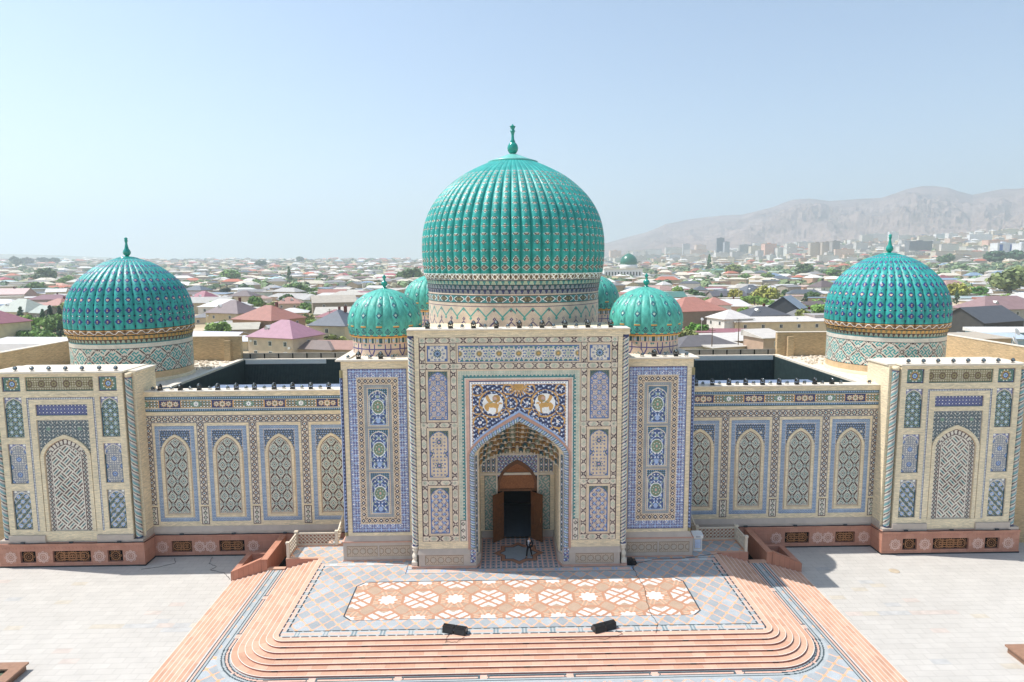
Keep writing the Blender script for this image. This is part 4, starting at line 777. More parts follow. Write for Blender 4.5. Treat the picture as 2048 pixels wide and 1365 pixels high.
for x in (32.88, 44.12):
    link('spiral_shaft', ms_, CP, (x, 5.72, .55)); q = MB(); q.lathe([(.27, 14.65), (.27, 14.98)], 20, (x, 5.72)); q.build('shaft_cap', M_BRICK, CP)
CB = base_part('corner_base', 32.3, 44.7, 5.24, .26, [(34.18, 35.48), (36.9, 40.15), (41.6, 42.92)], [33.5, 36.17, 40.95, 43.7], 9.0)
mirror(CP); mirror(CB)
# ================= masses behind: light wells, side roofs, roof walls
b = MB(); b.box(32.45, 44.55, 8.4, 9.35, ZC, 13.03); b.box(44.5, 50.9, 7.26, 27.6, ZC, 12.9); b.box(31.4, 44.6, 8.45, 27.6, ZC, 12.9, 'l'); b.box(13.98, 31.4, 26.6, 27.6, ZC, 13.02)
SM = b.build('side_block', M_BRICK_OLD, ROOT)
b = MB(); b.poly([(31.4, 8.45, 12.93), (50.2, 8.45, 12.93), (50.2, 27.1, 12.93), (31.4, 27.1, 12.93)]); b.build('roof_screed', M_ROOFTOP, SM)
b = MB(); rnd = random.Random(3)
for _ in range(130):
    x, y = rnd.uniform(31.9, 37.5), rnd.uniform(20, 26.6); s_ = rnd.uniform(.08, .3); b.obox((x, y), (s_, s_*rnd.uniform(.5, 1.2)), rnd.uniform(0, 3), 12.9, 12.93+s_*rnd.uniform(.3, .8))
b.build('roof_rubble', M_ROOFTOP, SM)['kind'] = 'stuff'
b = MB(); b.box(31.15, 31.75, 8.45, 27.0, 12.9, 13.14); b.box(14.0, 31.15, 26.55, 27.0, 13.02, 13.12); b.build('well_coping', M_COPING, SM); b = MB(); b.box(21.6, 30.9, 26.43, 26.5, 12.55, 13.05); b.build('tarp', M_WHITE, SM)
b = MB(); L = 0
for k in range(96):   # corrugated dark sheet lining of the well
    x = 14.05+k*.178; b.box(x, x+.1, 26.5, 26.6, 5.0, 13.0, 'b'); b.box(x+.1, x+.178, 26.54, 26.6, 5.0, 13.0, 'blr')
for k in range(90): y = 8.45+k*.2; b.box(31.05, 31.15, y, y+.12, 5, 12.95, 'r'); b.box(31.1, 31.15, y+.12, y+.2, 5, 12.95, 'rfb')
b.box(14.0, 14.05, 8.4, 26.6, 5, 13.0); b.box(14.0, 31.15, 8.4, 8.45, 5, 13.0); b.build('well_lining', M_DARKMETAL, SM)
b = MB(); b.poly([(14, 8.4, 5.0), (31.1, 8.4, 5.0), (31.1, 26.6, 5.0), (14, 26.6, 5.0)]); b.build('well_floor', M_DARKMETAL, SM)
M_MESHROOF = slab_mat('blue_grey_sheet', '6f7d92', '7d8aa0', .5, .25, '4b566a')
b = MB(); b.box(15.5, 27.6, 8.47, 10.7, 12.92, 13.0); b.build('service_roof', M_MESHROOF, SM)
b = MB()   # brick walls round the side roof
b.box(33.3, 50.2, 26.9, 27.4, 12.93, 15.7); b.box(31.5, 33.3, 26.9, 27.4, 12.93, 15.72); b.box(32.6, 33.3, 26.4, 26.9, 12.93, 15.3); b.box(50.2, 50.7, 9.0, 27.4, 12.93, 15.55); b.build('roof_wall', M_BRICK_OLD, SM)
b = MB(); b.box(31.45, 50.75, 26.85, 27.45, 15.72, 15.8); b.box(50.15, 50.75, 8.95, 26.85, 15.55, 15.63); b.build('roof_wall_coping', M_COPING, SM)
mirror(SM)
b = MB()
for s in (-1, 1):
    for k in range(11): x = s*(14.2+1.65*k); b.box(x, x+s*1.52, 27.3, 27.36, 13.05, 13.62); b.cur = 1; b.box(x+s*1.52, x+s*1.64, 27.24, 27.4, 13.0, 13.66); b.cur = 0
    b.box(s*14.2, s*32.2, 27.26, 27.4, 13.62, 13.72)
b.build('back_parapet', [plain('grey_boards', '9b968c', .8), M_VOID], ROOT)
b = MB(); b.box(-8.0, 8.0, 14.2, 30.0, 0, 16.4); b.box(-13.98, -8.0, 12.0, 30.0, 0, 16.3, 'r'); b.box(8.0, 13.98, 12.0, 30.0, 0, 16.3, 'l'); b.box(-8.0, -4.1, 9.0, 14.2, 0, 16.4, 'fb'); b.box(4.1, 8.0, 9.0, 14.2, 0, 16.4, 'fb'); b.build('central_hall', M_BRICK, ROOT)
b = MB(); b.box(-8.0, 8.0, 9.0, 30, 16.4, 16.46); b.build('hall_roof', M_ROOFTOP, ROOT)
# ================= domes
def revolve(name, prof, N, per, cell, bulge, fn, mat, smooth=True):
    """ribbed surface: prof (r, z) from below to top, N ribs, fn(rib u -.5...5, s arc, rib width, rib index) -> rgb"""
    pr = np.array(prof, float); t = np.linspace(0, 1, len(pr)); T = np.linspace(0, 1, 400)
    def cr(P):   # smooth curve through the profile points
        out = []
        for x in T*(len(pr)-1):
            i = min(int(x), len(pr)-2); f = x-i; p0, p1, p2, p3 = P[max(i-1, 0)], P[i], P[i+1], P[min(i+2, len(P)-1)]
            out.append(.5*((2*p1)+(-p0+p2)*f+(2*p0-5*p1+4*p2-p3)*f*f+(-p0+3*p1-3*p2+p3)*f**3))
        return np.array(out)
    R, Z = cr(pr[:, 0]), cr(pr[:, 1]); L = np.r_[0, np.cumsum(np.hypot(np.diff(R), np.diff(Z)))]; n = max(8, int(L[-1]/cell)); s = np.linspace(0, L[-1], n+1); R, Z = np.interp(s, L, R), np.interp(s, L, Z)
    nt_ = N*per; th = np.linspace(0, 2*np.pi, nt_+1)-np.pi/2-np.pi/N; k = np.arange(nt_+1) % per/per-.5; B = bulge(k[:, None], s[None, :], L[-1]); RR = R[None, :]+B
    P = np.stack([RR*np.cos(th)[:, None], RR*np.sin(th)[:, None], np.broadcast_to(Z[None, :], RR.shape)], -1)
    u = (np.arange(nt_) % per+.5)/per-.5; sm = (s[1:]+s[:-1])/2; rw = 2*np.pi*(R[1:]+R[:-1])/2/N; U, S = np.meshgrid(u, sm, indexing='ij'); W_ = np.broadcast_to(rw[None, :], U.shape); RI = np.broadcast_to((np.arange(nt_)//per)[:, None], U.shape)
    return grid_mesh(name, P, grain(fn(U, S, W_, RI), .12), mat, smooth=smooth), L[-1]
def ring(name, r, z0, z1, cell, fn, mat, r1=None):
    n = int(2*np.pi*r/cell); m_ = max(2, int((z1-z0)/cell)); th = np.linspace(0, 2*np.pi, n+1)-np.pi/2; z = np.linspace(z0, z1, m_+1); rr = np.linspace(r, r1 or r, m_+1)
    P = np.stack([rr[None, :]*np.cos(th)[:, None], rr[None, :]*np.sin(th)[:, None], np.broadcast_to(z[None, :], (n+1, m_+1))], -1)
    S, Z = np.meshgrid((th[1:]+th[:-1]+np.pi)/2*r, (z[1:]+z[:-1])/2, indexing='ij'); return grid_mesh(name, P, grain(fn(S, Z)), mat, smooth=True)
def niche_ring(name, r0, r1, z0, z1, n, tiers, cols, mat):
    """corbelled tiers of little niches under a dome"""
    per = 8; nt_ = n*per; nz = tiers*5; th = np.linspace(0, 2*np.pi, nt_+1)-np.pi/2; P = np.zeros((nt_+1, nz+1, 3))
    for j in range(nz+1):
        k = min(j//5, tiers-1); t = (j-5*k)/5; rr = r0+(r1-r0)*(k+t**2)/tiers; ph = (np.arange(nt_+1) % per/per+.5*(k % 2)) % 1-.5; d = -.10*np.sqrt(np.maximum(0, 1-(ph/.42)**2))*(1-t); P[:, j, 0] = (rr+d)*np.cos(th); P[:, j, 1] = (rr+d)*np.sin(th); P[:, j, 2] = z0+(z1-z0)*j/nz
    jj = np.arange(nz); K = np.minimum(jj//5, tiers-1); T = (jj-5*K+.5)/5; A = np.zeros((nt_, nz, 3), np.float32); ph = ((np.arange(nt_)+.5) % per/per)[:, None]; ph = (ph+.5*(K[None, :] % 2)) % 1-.5; ins = np.abs(ph) < .36*np.sqrt(1-T[None, :]**2)
    for k in range(tiers): A[:, K == k] = PAL[cols[k][0]]
    for k in range(tiers): A[ins & (K[None, :] == k)] = PAL[cols[k][1]]
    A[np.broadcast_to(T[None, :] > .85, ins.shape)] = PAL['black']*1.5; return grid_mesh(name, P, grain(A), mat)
TQ = LC('2f9e95'); TQ2 = LC('56b8a8'); TQD = LC('187f74')
def finial(name, prof, parent, c): b = MB(); b.lathe(prof, 28, (0, 0)); o = b.build(name, M_TEAL, parent, c); return o
# --- great dome
def bulge_main(k, s, L): return .43*(np.sqrt(np.maximum(0, 1-(2*k)**2))-.6)*np.clip((s-.0)/.5+.35, 0, 1)*np.clip((L-s)/8.0, .2, 1)
def col_main(U, S, W_, RI):
    A = np.empty(U.shape+(3,), np.float32); A[:] = TQ; x = U*W_; ax = np.abs(x); sc_ = W_/.92
    h = np.sin(np.floor(S/.21)*7.1+RI*3.3+np.floor(U*5)*1.7)*.5+.5; A *= (.93+.14*h)[..., None]
    def motif(m, o, i1, i2): put(A, m(0), LC('c3d9d2')); put(A, m(.05), LC('4f443f')); put(A, m(.12), LC('8a7c6c')); put(A, m(.2), LC('c9bca4'))
    bnd = S < .62; put(A, bnd, LC('8a7a5f')); wv = np.abs(cen(x/sc_+.0, .92)); put(A, bnd & (np.abs(np.abs(np.abs(x)-.23)*1.0+0*S-np.abs(S-.31)*.75) < .05), 'white'); put(A, bnd & ((S < .07) | (S > .55)), 'white'); put(A, bnd & (np.hypot(ax, S-.31) < .09), 'brown')
    for c, k in ((1.15, 0), (1.78, 1)):
        if k == 0: f = lambda e: (S > c-.32+e) & (S < c+.26-e) & (ax < (.36-e)*np.clip((S-c+.32-e)/.3, 0, 1)**.6*np.clip((c+.3-S)/.28, 0, 1))
        else: f = lambda e: (S > c-.22+e) & (S < c+.42-e) & (ax < (.3-e)*np.clip((c+.42-e-S)/.42, 0, 1)**.8*np.where(S < c-.1, .6, 1))
        motif(f, 0, 0, 0)
    c = 2.62; i = 0
    while c < 11.4:
        e_ = i % 2; ss = np.clip(sc_, .3, 1)
        if e_: f = lambda e, c=c: (np.sqrt(ax/np.maximum(.32*ss, .01))+np.sqrt(np.abs(S-c)/.36)) < 1.12-e*1.9
        else: f = lambda e, c=c: (np.hypot(ax/(.29*ss), (S-c)/.12)) < 1-e*3.2
        motif(f, 0, 0, 0); c += (.70 if c < 6.5 else .60 if c < 9 else .46); i += 1
    return A
prof_main = [(8.52, 22.55), (8.66, 23.2), (8.76, 24.2), (8.8, 25.2), (8.75, 26.6), (8.48, 28.0), (7.95, 29.3), (7.2, 30.45), (6.2, 31.5), (5.05, 32.4), (3.6, 33.2), (2.2, 33.82)]
mm_, LM = revolve('ribbed_shell', prof_main, 60, 12, .06, bulge_main, col_main, M_DOME)
GD = empty('great_dome', (0, 16, 0), 0, ROOT); link('ribbed_shell', mm_, GD)
b = MB(); b.lathe([(2.42, 33.7), (2.46, 33.84), (1.7, 34.08), (.9, 34.4), (.3, 34.62), (.12, 34.66)], 48, (0, 0)); b.build('dome_cap', plain('pale_turquoise_glaze', '74bdb2', .35, .5), GD)
finial('finial', [(.12, 34.6), (.36, 34.7), (.50, 34.95), (.53, 35.18), (.48, 35.42), (.36, 35.6), (.22, 35.75), (.26, 35.82), (.16, 35.95), (.13, 36.35), (.17, 36.62), (.26, 36.78), (.2, 36.85), (.16, 36.95), (.27, 37.2), (.3, 37.22), (.12, 37.3), (.06, 37.42), (0, 37.45)], GD, (0, 0, 0))
link('corbel_ring', niche_ring('corbel_ring', 8.42, 8.62, 21.35, 22.56, 96, 3, [('navy', 'grey'), ('dteal', 'grey'), ('teal', 'sage')], M_TILE), GD)
def drum_main(s, z):
    A = fill(s, 'cream'); A[:] = LC('d6c2ae'); t = z-20.88; P = 2.02; d = cen(s, P); i = np.abs(t) < .3; put(A, i, 'teal'); a1 = np.abs(d)/.62+np.abs(t)/.36 < 1.12; a1 &= np.abs(t) < .26; put(A, i & a1, 'white'); put(A, i & (np.abs(d)/.56+np.abs(t)/.32 < 1.05) & (np.abs(t) < .22), LC('5a5346')); put(A, i & (np.hypot(np.abs(d)-.15, t) < .1), 'olive'); e = np.hypot(np.abs(d)-P/2, t*.9); put(A, i & (e < .25), 'white'); put(A, i & (e < .21), LC('7a5d48')); put(A, (np.abs(np.abs(t)-.33) < .025), 'brown'); put(A, np.abs(t-(-.62)) < .03, LC('5f4b66'))
    y = 20.2-z; lo = y > 0; q = cen(s, 1.5); v = np.abs(q); turq = PAL['teal']*.45+TQ2*.55; put(A, lo & (np.abs((y-.12)-(.75-v)*1.0) < .09) & (y < .9), turq); put(A, lo & (v+np.abs(y-1.02) < .17), turq); put(A, lo & (np.abs(v-.75)+np.abs(y-.3) < .13) & (np.abs(v-.75)+np.abs(y-.3) > .05), LC('55435f'))
    v2 = np.abs(cen(s+.75, 1.5)); put(A, lo & (np.abs((y-1.3)-v2) < .075), LC('4c4470')); put(A, lo & (v2+np.abs(y-1.08) < .17) & (v2+np.abs(y-1.08) > .07), LC('4c4470')); put(A, lo & (np.abs((y-2.05)+v2-.75) < .05), LC('4c4470')); put(A, lo & (np.abs(v)+np.abs(y-1.75) < .1), turq); return A
link('drum', ring('drum', 8.42, 16.4, 21.36, .06, drum_main, M_TILE), GD)
# --- side domes
def bulge_side(k, s, L): return .32*(np.sqrt(np.maximum(0, 1-(2*k)**2))-.6)*np.clip((L-s)/5.0, .22, 1)
def col_side(U, S, W_, RI):
    A = np.empty(U.shape+(3,), np.float32); A[:] = LC('349e96'); ax = np.abs(U)*W_; h = np.sin(np.floor(S/.19)*7.1+RI*3.3+np.floor(U*5)*1.7)*.5+.5; A *= (.86+.26*h)[..., None]; sc_ = np.clip(W_/.88, .25, 1)
    t = S-.85; v = cen(t, 1.02); d = ax/sc_+np.abs(v); put(A, (S > .6) & (np.floor(d/.068) < 5) & (d < .31), LC('2b3478')); put(A, (S > .6) & (d < .13), LC('d9bb96')); put(A, (S > .6) & (d < .055), 'brown'); put(A, (S > .6) & (np.minimum(ax/sc_, np.abs(v)) < .02) & (d < .17) & (d > .06), LC('2b3478'))
    v2 = cen(t+.51, 1.02); d2 = np.abs(ax/sc_-.0)+np.abs(v2); put(A, (S > .7) & (np.abs(d2-.1) < .02), LC('23304a')); put(A, (S > .7) & (d2 < .04), 'white'); e = np.abs(ax/sc_-.44)+np.abs(v2)*.7; put(A, (S > .5) & (e < .1), LC('262b5c'))
    b_ = S < .58; put(A, b_, LC('8a6a4a')); w_ = S-.29-.14*np.cos(U*2*np.pi); put(A, b_ & (np.abs(w_) < .035), 'white'); put(A, b_ & ((np.abs(S-.09) < .03) | (np.abs(S-.47) < .03)), LC('d8a765')); put(A, (S > .52) & (S < .6), LC('1c1c30')); put(A, S < .05, 'black'); return A
def drum_side(s, z):
    A = fill(s, 'beige'); A[:] = LC('d2b48c'); i = z > 13.88; B = drum_kufic(s, z); A[i] = B[i]; put(A, np.abs(z-13.88) < .03, 'brown'); put(A, z > 16.28, 'cream'); put(A, np.abs(z-16.28) < .025, 'black'); put(A, z > 16.7, PAL['teal']); return A
prof_side = [(5.58, 17.5), (5.6, 18.1), (5.62, 18.9), (5.5, 20.0), (5.18, 21.1), (4.62, 22.15), (3.85, 23.05), (2.95, 23.8), (1.95, 24.38), (.95, 24.72)]
ms1, LS_ = revolve('ribbed_shell', prof_side, 40, 14, .065, bulge_side, col_side, M_DOME); ms2 = ring('drum', 5.42, 12.9, 16.8, .055, drum_side, M_TILE); ms3 = niche_ring('corbel_ring', 5.43, 5.6, 16.78, 17.52, 80, 2, [('brown', 'sage'), ('olive', 'gold')], M_TILE)
for s in (-1, 1):
    SDM = empty('side_dome', (s*38.42, 17, 0), 0, ROOT); link('ribbed_shell', ms1, SDM); link('drum', ms2, SDM); link('corbel_ring', ms3, SDM)
    b = MB(); b.lathe([(1.0, 24.66), (1.0, 24.74), (.6, 24.86), (.1, 24.95)], 32); b.build('dome_cap', M_TEAL, SDM)
    finial('finial', [(.1, 24.9), (.2, 25.0), (.33, 25.15), (.36, 25.32), (.3, 25.5), (.2, 25.66), (.16, 25.85), (.1, 26.2), (.12, 26.35), (.17, 26.45), (.12, 26.52), (.17, 26.65), (.1, 26.75), (0, 26.8)], SDM, (0, 0, 0))
    b = MB(); b.lathe([(5.52, 12.9), (5.52, 13.2), (5.43, 13.25)], 60, caps=False); b.build('drum_foot', M_BRICK, SDM)
# --- small domes: wide lobes and narrow raised ribs
def bulge_small(k, s, L):
    n = np.abs(k) < .19; w_ = np.where(n, .06+.07*np.sqrt(np.maximum(0, 1-(k/.19)**2)), .16*np.sqrt(np.maximum(0, 1-((np.abs(k)-.5)/.31)**2))-.04); return w_*np.clip((L-s)/2.2, .1, 1)
def col_small(U, S, W_, RI):
    A = np.empty(U.shape+(3,), np.float32); A[:] = LC('52ab9b'); ax = np.abs(U)*W_; h = np.sin(np.floor(S/.12)*7.1+np.floor(U*W_*6)*2.7+RI)*.5+.5; A *= (.88+.22*h)[..., None]; r_ = np.abs(U) < .19; sc_ = np.clip(W_/1.35, .2, 1)
    v = cen(S-1.5, .86); d = ax/sc_+np.abs(v)*.8; put(A, r_ & (S > 1.15) & (S < 3.9) & (d < .24) & (np.floor(d/.06) % 2 == 1), LC('28305e')); put(A, r_ & (S > 1.15) & (S < 3.9) & (d < .09), LC('c9d2c0'))
    put(A, r_ & (np.abs(S-.98) < .05), LC('d9a95e')); put(A, r_ & (np.abs(S-.9) < .03), LC('1f2550'))
    for c in (0, .5): a2 = np.abs(np.abs(U)-c)*W_; d = a2+np.abs(S-.5)*.9; put(A, (d < .26) & (np.floor(d/.065) % 2 == 1), LC('1f2550')); put(A, (a2 < .12) & (S < .24), LC('e0a95c'))
    put(A, S < .15, LC('d9a24e')); put(A, (S > .13) & (S < .19), LC('1f2550')); return A
prof_small = [(2.86, 17.95), (3.0, 18.5), (3.04, 19.1), (2.96, 19.75), (2.66, 20.45), (2.15, 21.05), (1.5, 21.5), (.8, 21.8), (.3, 21.93)]
def drum_small(s, z):
    A = fill(s, 'cream'); A[:] = LC('d3bca6'); P = 1.24; d = np.abs(cen(s, P)); y = 17.45-z; vi = LC('4a4580'); put(A, np.abs(y-.45) < .06, vi); put(A, (np.abs(d-.22) < .045) & (y < .6) & (y > 0), vi); put(A, (np.abs(np.abs(d-.22)-0) < .05) & (y < .5) & (y > 0), vi); put(A, (np.abs(d-np.abs(y-1.0)*.5-.02) < .05) & (y > .55), vi); e = np.abs(P/2-d); put(A, (np.abs(np.abs(e-.14)+np.abs(y-1.0)-.14) < .035), PAL['teal']); put(A, (e+np.abs(y-.1) < .12) & (y > 0), PAL['teal']); put(A, (np.abs(y) < .05), LC('8a4a4a') if False else 'pink')
    t = z > 17.5; k = fr(s, .62); put(A, t, LC('c9bfa6')); put(A, t & (k < .2), 'dteal'); put(A, t & (k > .3) & (k < .36), 'brown'); put(A, t & (np.hypot(k-.48, z-17.72) < .09), 'lblue'); put(A, z > 17.92, LC('d9a24e')); return A
mz1, _ = revolve('ribbed_shell', prof_small, 14, 28, .06, bulge_small, col_small, M_DOME); mz2 = ring('drum', 2.78, 16.4, 17.97, .045, drum_small, M_TILE)
mz3 = ring('lower_drum', 2.78, 14.0, 16.42, .06, lambda s, z: drum_small(s, np.minimum(z+1.5, 17.3)), M_TILE)
for x, y, dz in ((-11.3, 7, 0), (11.3, 7, 0), (-9.15, 25.5, .85), (9.15, 25.5, .85)):
    SD = empty('small_dome', (x, y, dz), 0, ROOT); link('ribbed_shell', mz1, SD); link('drum', mz2, SD)
    if dz: link('lower_drum', mz3, SD)
    finial('finial', [(.3, 21.88), (.2, 21.98), (.12, 22.05), (.12, 22.12), (.26, 22.25), (.28, 22.4), (.2, 22.52), (.09, 22.6), (.09, 22.75), (.17, 22.86), (.17, 22.95), (.06, 23.03), (.07, 23.08), (0, 23.12)], SD, (0, 0, 0))
# ---------------------------------------------------------------- loose things on and before the building
ORD = ['first', 'second', 'third', 'fourth', 'fifth', 'sixth', 'seventh', 'eighth', 'ninth', 'tenth', 'eleventh', 'twelfth', 'thirteenth', 'fourteenth', 'fifteenth', 'sixteenth', 'seventeenth', 'eighteenth', 'nineteenth', 'twentieth']
M_LENS = plain('lamp_glass', '5c6a70', .1, .8, var=.05)
def moving_head():
    r = empty('moving_spotlight'); b = MB(); b.box(-.2, .2, -.17, .17, 0, .17); b.box(-.15, .15, -.13, .13, .17, .2, 'd'); b.build('base', M_LAMP, r)
    b = MB(); b.box(-.23, -.17, -.07, .07, .2, .52); b.box(.17, .23, -.07, .07, .2, .52); b.box(-.23, .23, -.07, .07, .2, .24, 'd'); b.build('yoke', M_LAMP, r)
    b = MB(); b.ball((0, 0, .5), .18, 12, (1, 1.05, 1.25)); h = b.build('head', M_LAMP, r); b = MB(); b.lathe([(.1, .0), (.12, .03), (.0, .05)], 12); o = b.build('lens', M_LENS, h, (0, -.17, .53)); o.rotation_euler = (RAD(80), 0, 0); return r
def par_lamp():
    r = empty('round_floodlight'); b = MB(); b.box(-.16, .16, -.05, .05, 0, .03); b.box(-.17, -.15, -.03, .03, .03, .24); b.box(.15, .17, -.03, .03, .03, .24); b.build('bracket', M_LAMP, r)
    b = MB(); b.lathe([(.08, -.14), (.13, -.1), (.14, .1), (.145, .12)], 14); o = b.build('housing', M_LAMP, r, (0, 0, .22)); o.rotation_euler = (RAD(75), 0, 0); b = MB(); b.lathe([(.12, .1), (.12, .125), (0, .13)], 14, caps=False); b.build('lens', M_LENS, o); return r
def bell_flood():
    r = empty('bell_floodlight'); b = MB(); b.box(-.14, .14, -.1, .1, 0, .05); b.box(-.02, .02, -.02, .02, .05, .16); b.build('bracket', M_LAMP, r)
    b = MB(); b.lathe([(.05, -.2), (.13, -.14), (.19, .02), (.2, .1)], 14); o = b.build('housing', M_LAMP, r, (0, 0, .27)); o.rotation_euler = (RAD(60), 0, 0); b = MB(); b.lathe([(.17, .08), (.17, .1), (0, .105)], 14, caps=False); b.build('lens', M_LENS, o); return r
PROTO = {}
def place(make, key, x, y, z, label, cat, group, rz=0):
    if key not in PROTO: o = PROTO[key] = make()
    else: o = copy_tree(PROTO[key])
    o.location = (x, y, z); o.rotation_euler = (0, 0, rz); o.scale = (.86, .86, .86); tag(o, label, cat, group); return o
rnd = random.Random(5)
GM, GP, GB = 'moving spotlights along the parapets', 'round floodlights along the parapets', 'bell floodlights on the corner portals'
def row(xs, y, z, make, key, noun, where, cat, group):
    n = len(xs)
    for i, x in enumerate(sorted(xs)): place(make, key, x, y+rnd.uniform(-.05, .05), z, f'{noun}, {ORD[i]} from the left on the {where}' if n > 1 else f'{noun} on the {where}', cat, group, rnd.uniform(-.3, .3))
row([-7.0+1.765*k for k in range(9)], .55, 19.06, moving_head, 'm', 'black moving spotlight', 'tall portal parapet', 'spotlight', GM)
row([-6.1+1.765*k for k in range(8)], .75, 19.06, par_lamp, 'p', 'round black floodlight', 'tall portal parapet', 'floodlight', GP)
for s, nm in ((-1, 'left'), (1, 'right')):
    row([s*12.65, s*10.9], 2.0, 16.55, moving_head, 'm', 'black moving spotlight', f'{nm} flanking block', 'spotlight', GM)
    row([s*13.5, s*11.75, s*9.95], 2.05, 16.55, par_lamp, 'p', 'round black floodlight', f'{nm} flanking block', 'floodlight', GP)
    xs = [31.2, 29.45, 27.8, 26.2, 24.6, 23.0, 21.3, 19.7, 18.1, 16.5, 14.95] if s < 0 else [16.0, 17.5, 19.0, 20.5, 22.0, 23.5, 25.1, 26.75, 28.3]
    row([s*x for x in xs], 7.55, 13.12, moving_head, 'm', 'black moving spotlight', f'{nm} wing parapet', 'spotlight', GM)
    xs = [31.9, 30.3, 28.65, 27.0, 25.4, 23.8, 22.2, 20.5, 18.9, 17.3] if s < 0 else [15.2, 16.7, 18.2, 19.8, 21.3, 22.8, 24.3, 25.9, 27.5, 29.2, 31.8]
    row([s*x for x in xs], 7.75, 13.12, par_lamp, 'p', 'round black floodlight', f'{nm} wing parapet', 'floodlight', GP)
    row([s*(34.0+1.32*k*1.0) for k in range(8)] if s > 0 else [s*(33.9+1.4*k) for k in range(7)], 5.85, 15.2, bell_flood, 'b', 'black bell floodlight', f'{nm} corner portal', 'floodlight', GB)
# lamps and black cable along the ledge of the base
def ledge_lamp():
    r = empty('ledge_lamp'); b = MB(); b.box(-.16, .16, -.07, .07, 0, .05); b.build('foot', M_LAMP, r); b = MB(); b.box(-.2, .2, -.05, .05, .05, .17); o = b.build('housing', M_LAMP, r); o.rotation_euler = (RAD(-25), 0, 0); return r
for s, nm in ((-1, 'left'), (1, 'right')):
    for x, y, z, t in ((29.9, 6.95, .134, 'wing'), (25.3, 6.95, .134, 'wing'), (20.75, 6.95, .134, 'wing'), (34.4, 5.2, .264, 'corner portal'), (38.5, 5.2, .264, 'corner portal'), (42.6, 5.2, .264, 'corner portal')):
        pos = {29.9: 'outermost', 25.3: 'middle', 20.75: 'innermost', 34.4: 'innermost', 38.5: 'middle', 42.6: 'outermost'}[x]
        place(ledge_lamp, 'l', s*x, y, z, f'small black lamp, {pos} of three on the {nm} {t} ledge', 'lamp', 'small lamps along the base ledge')
    pts = []; k = 0
    path = [(15.0, 6.97, .16), (32.2, 6.97, .16), (32.2, 5.17, .29), (44.5, 5.17, .29)]
    for a, c in zip(path, path[1:]):
        n = max(2, int(math.dist(a, c)/.7))
        for i in range(n): t = i/n; pts.append((s*(a[0]+(c[0]-a[0])*t), a[1]+(c[1]-a[1])*t, a[2]+(c[2]-a[2])*t+.02*math.sin(k*1.7))); k += 1
    b = MB(); b.tube(pts, .035, 5); tag(b.build('power_cable', M_CABLE), f'black cable running along the red base ledge of the {nm} wing', 'cable', 'power cables')
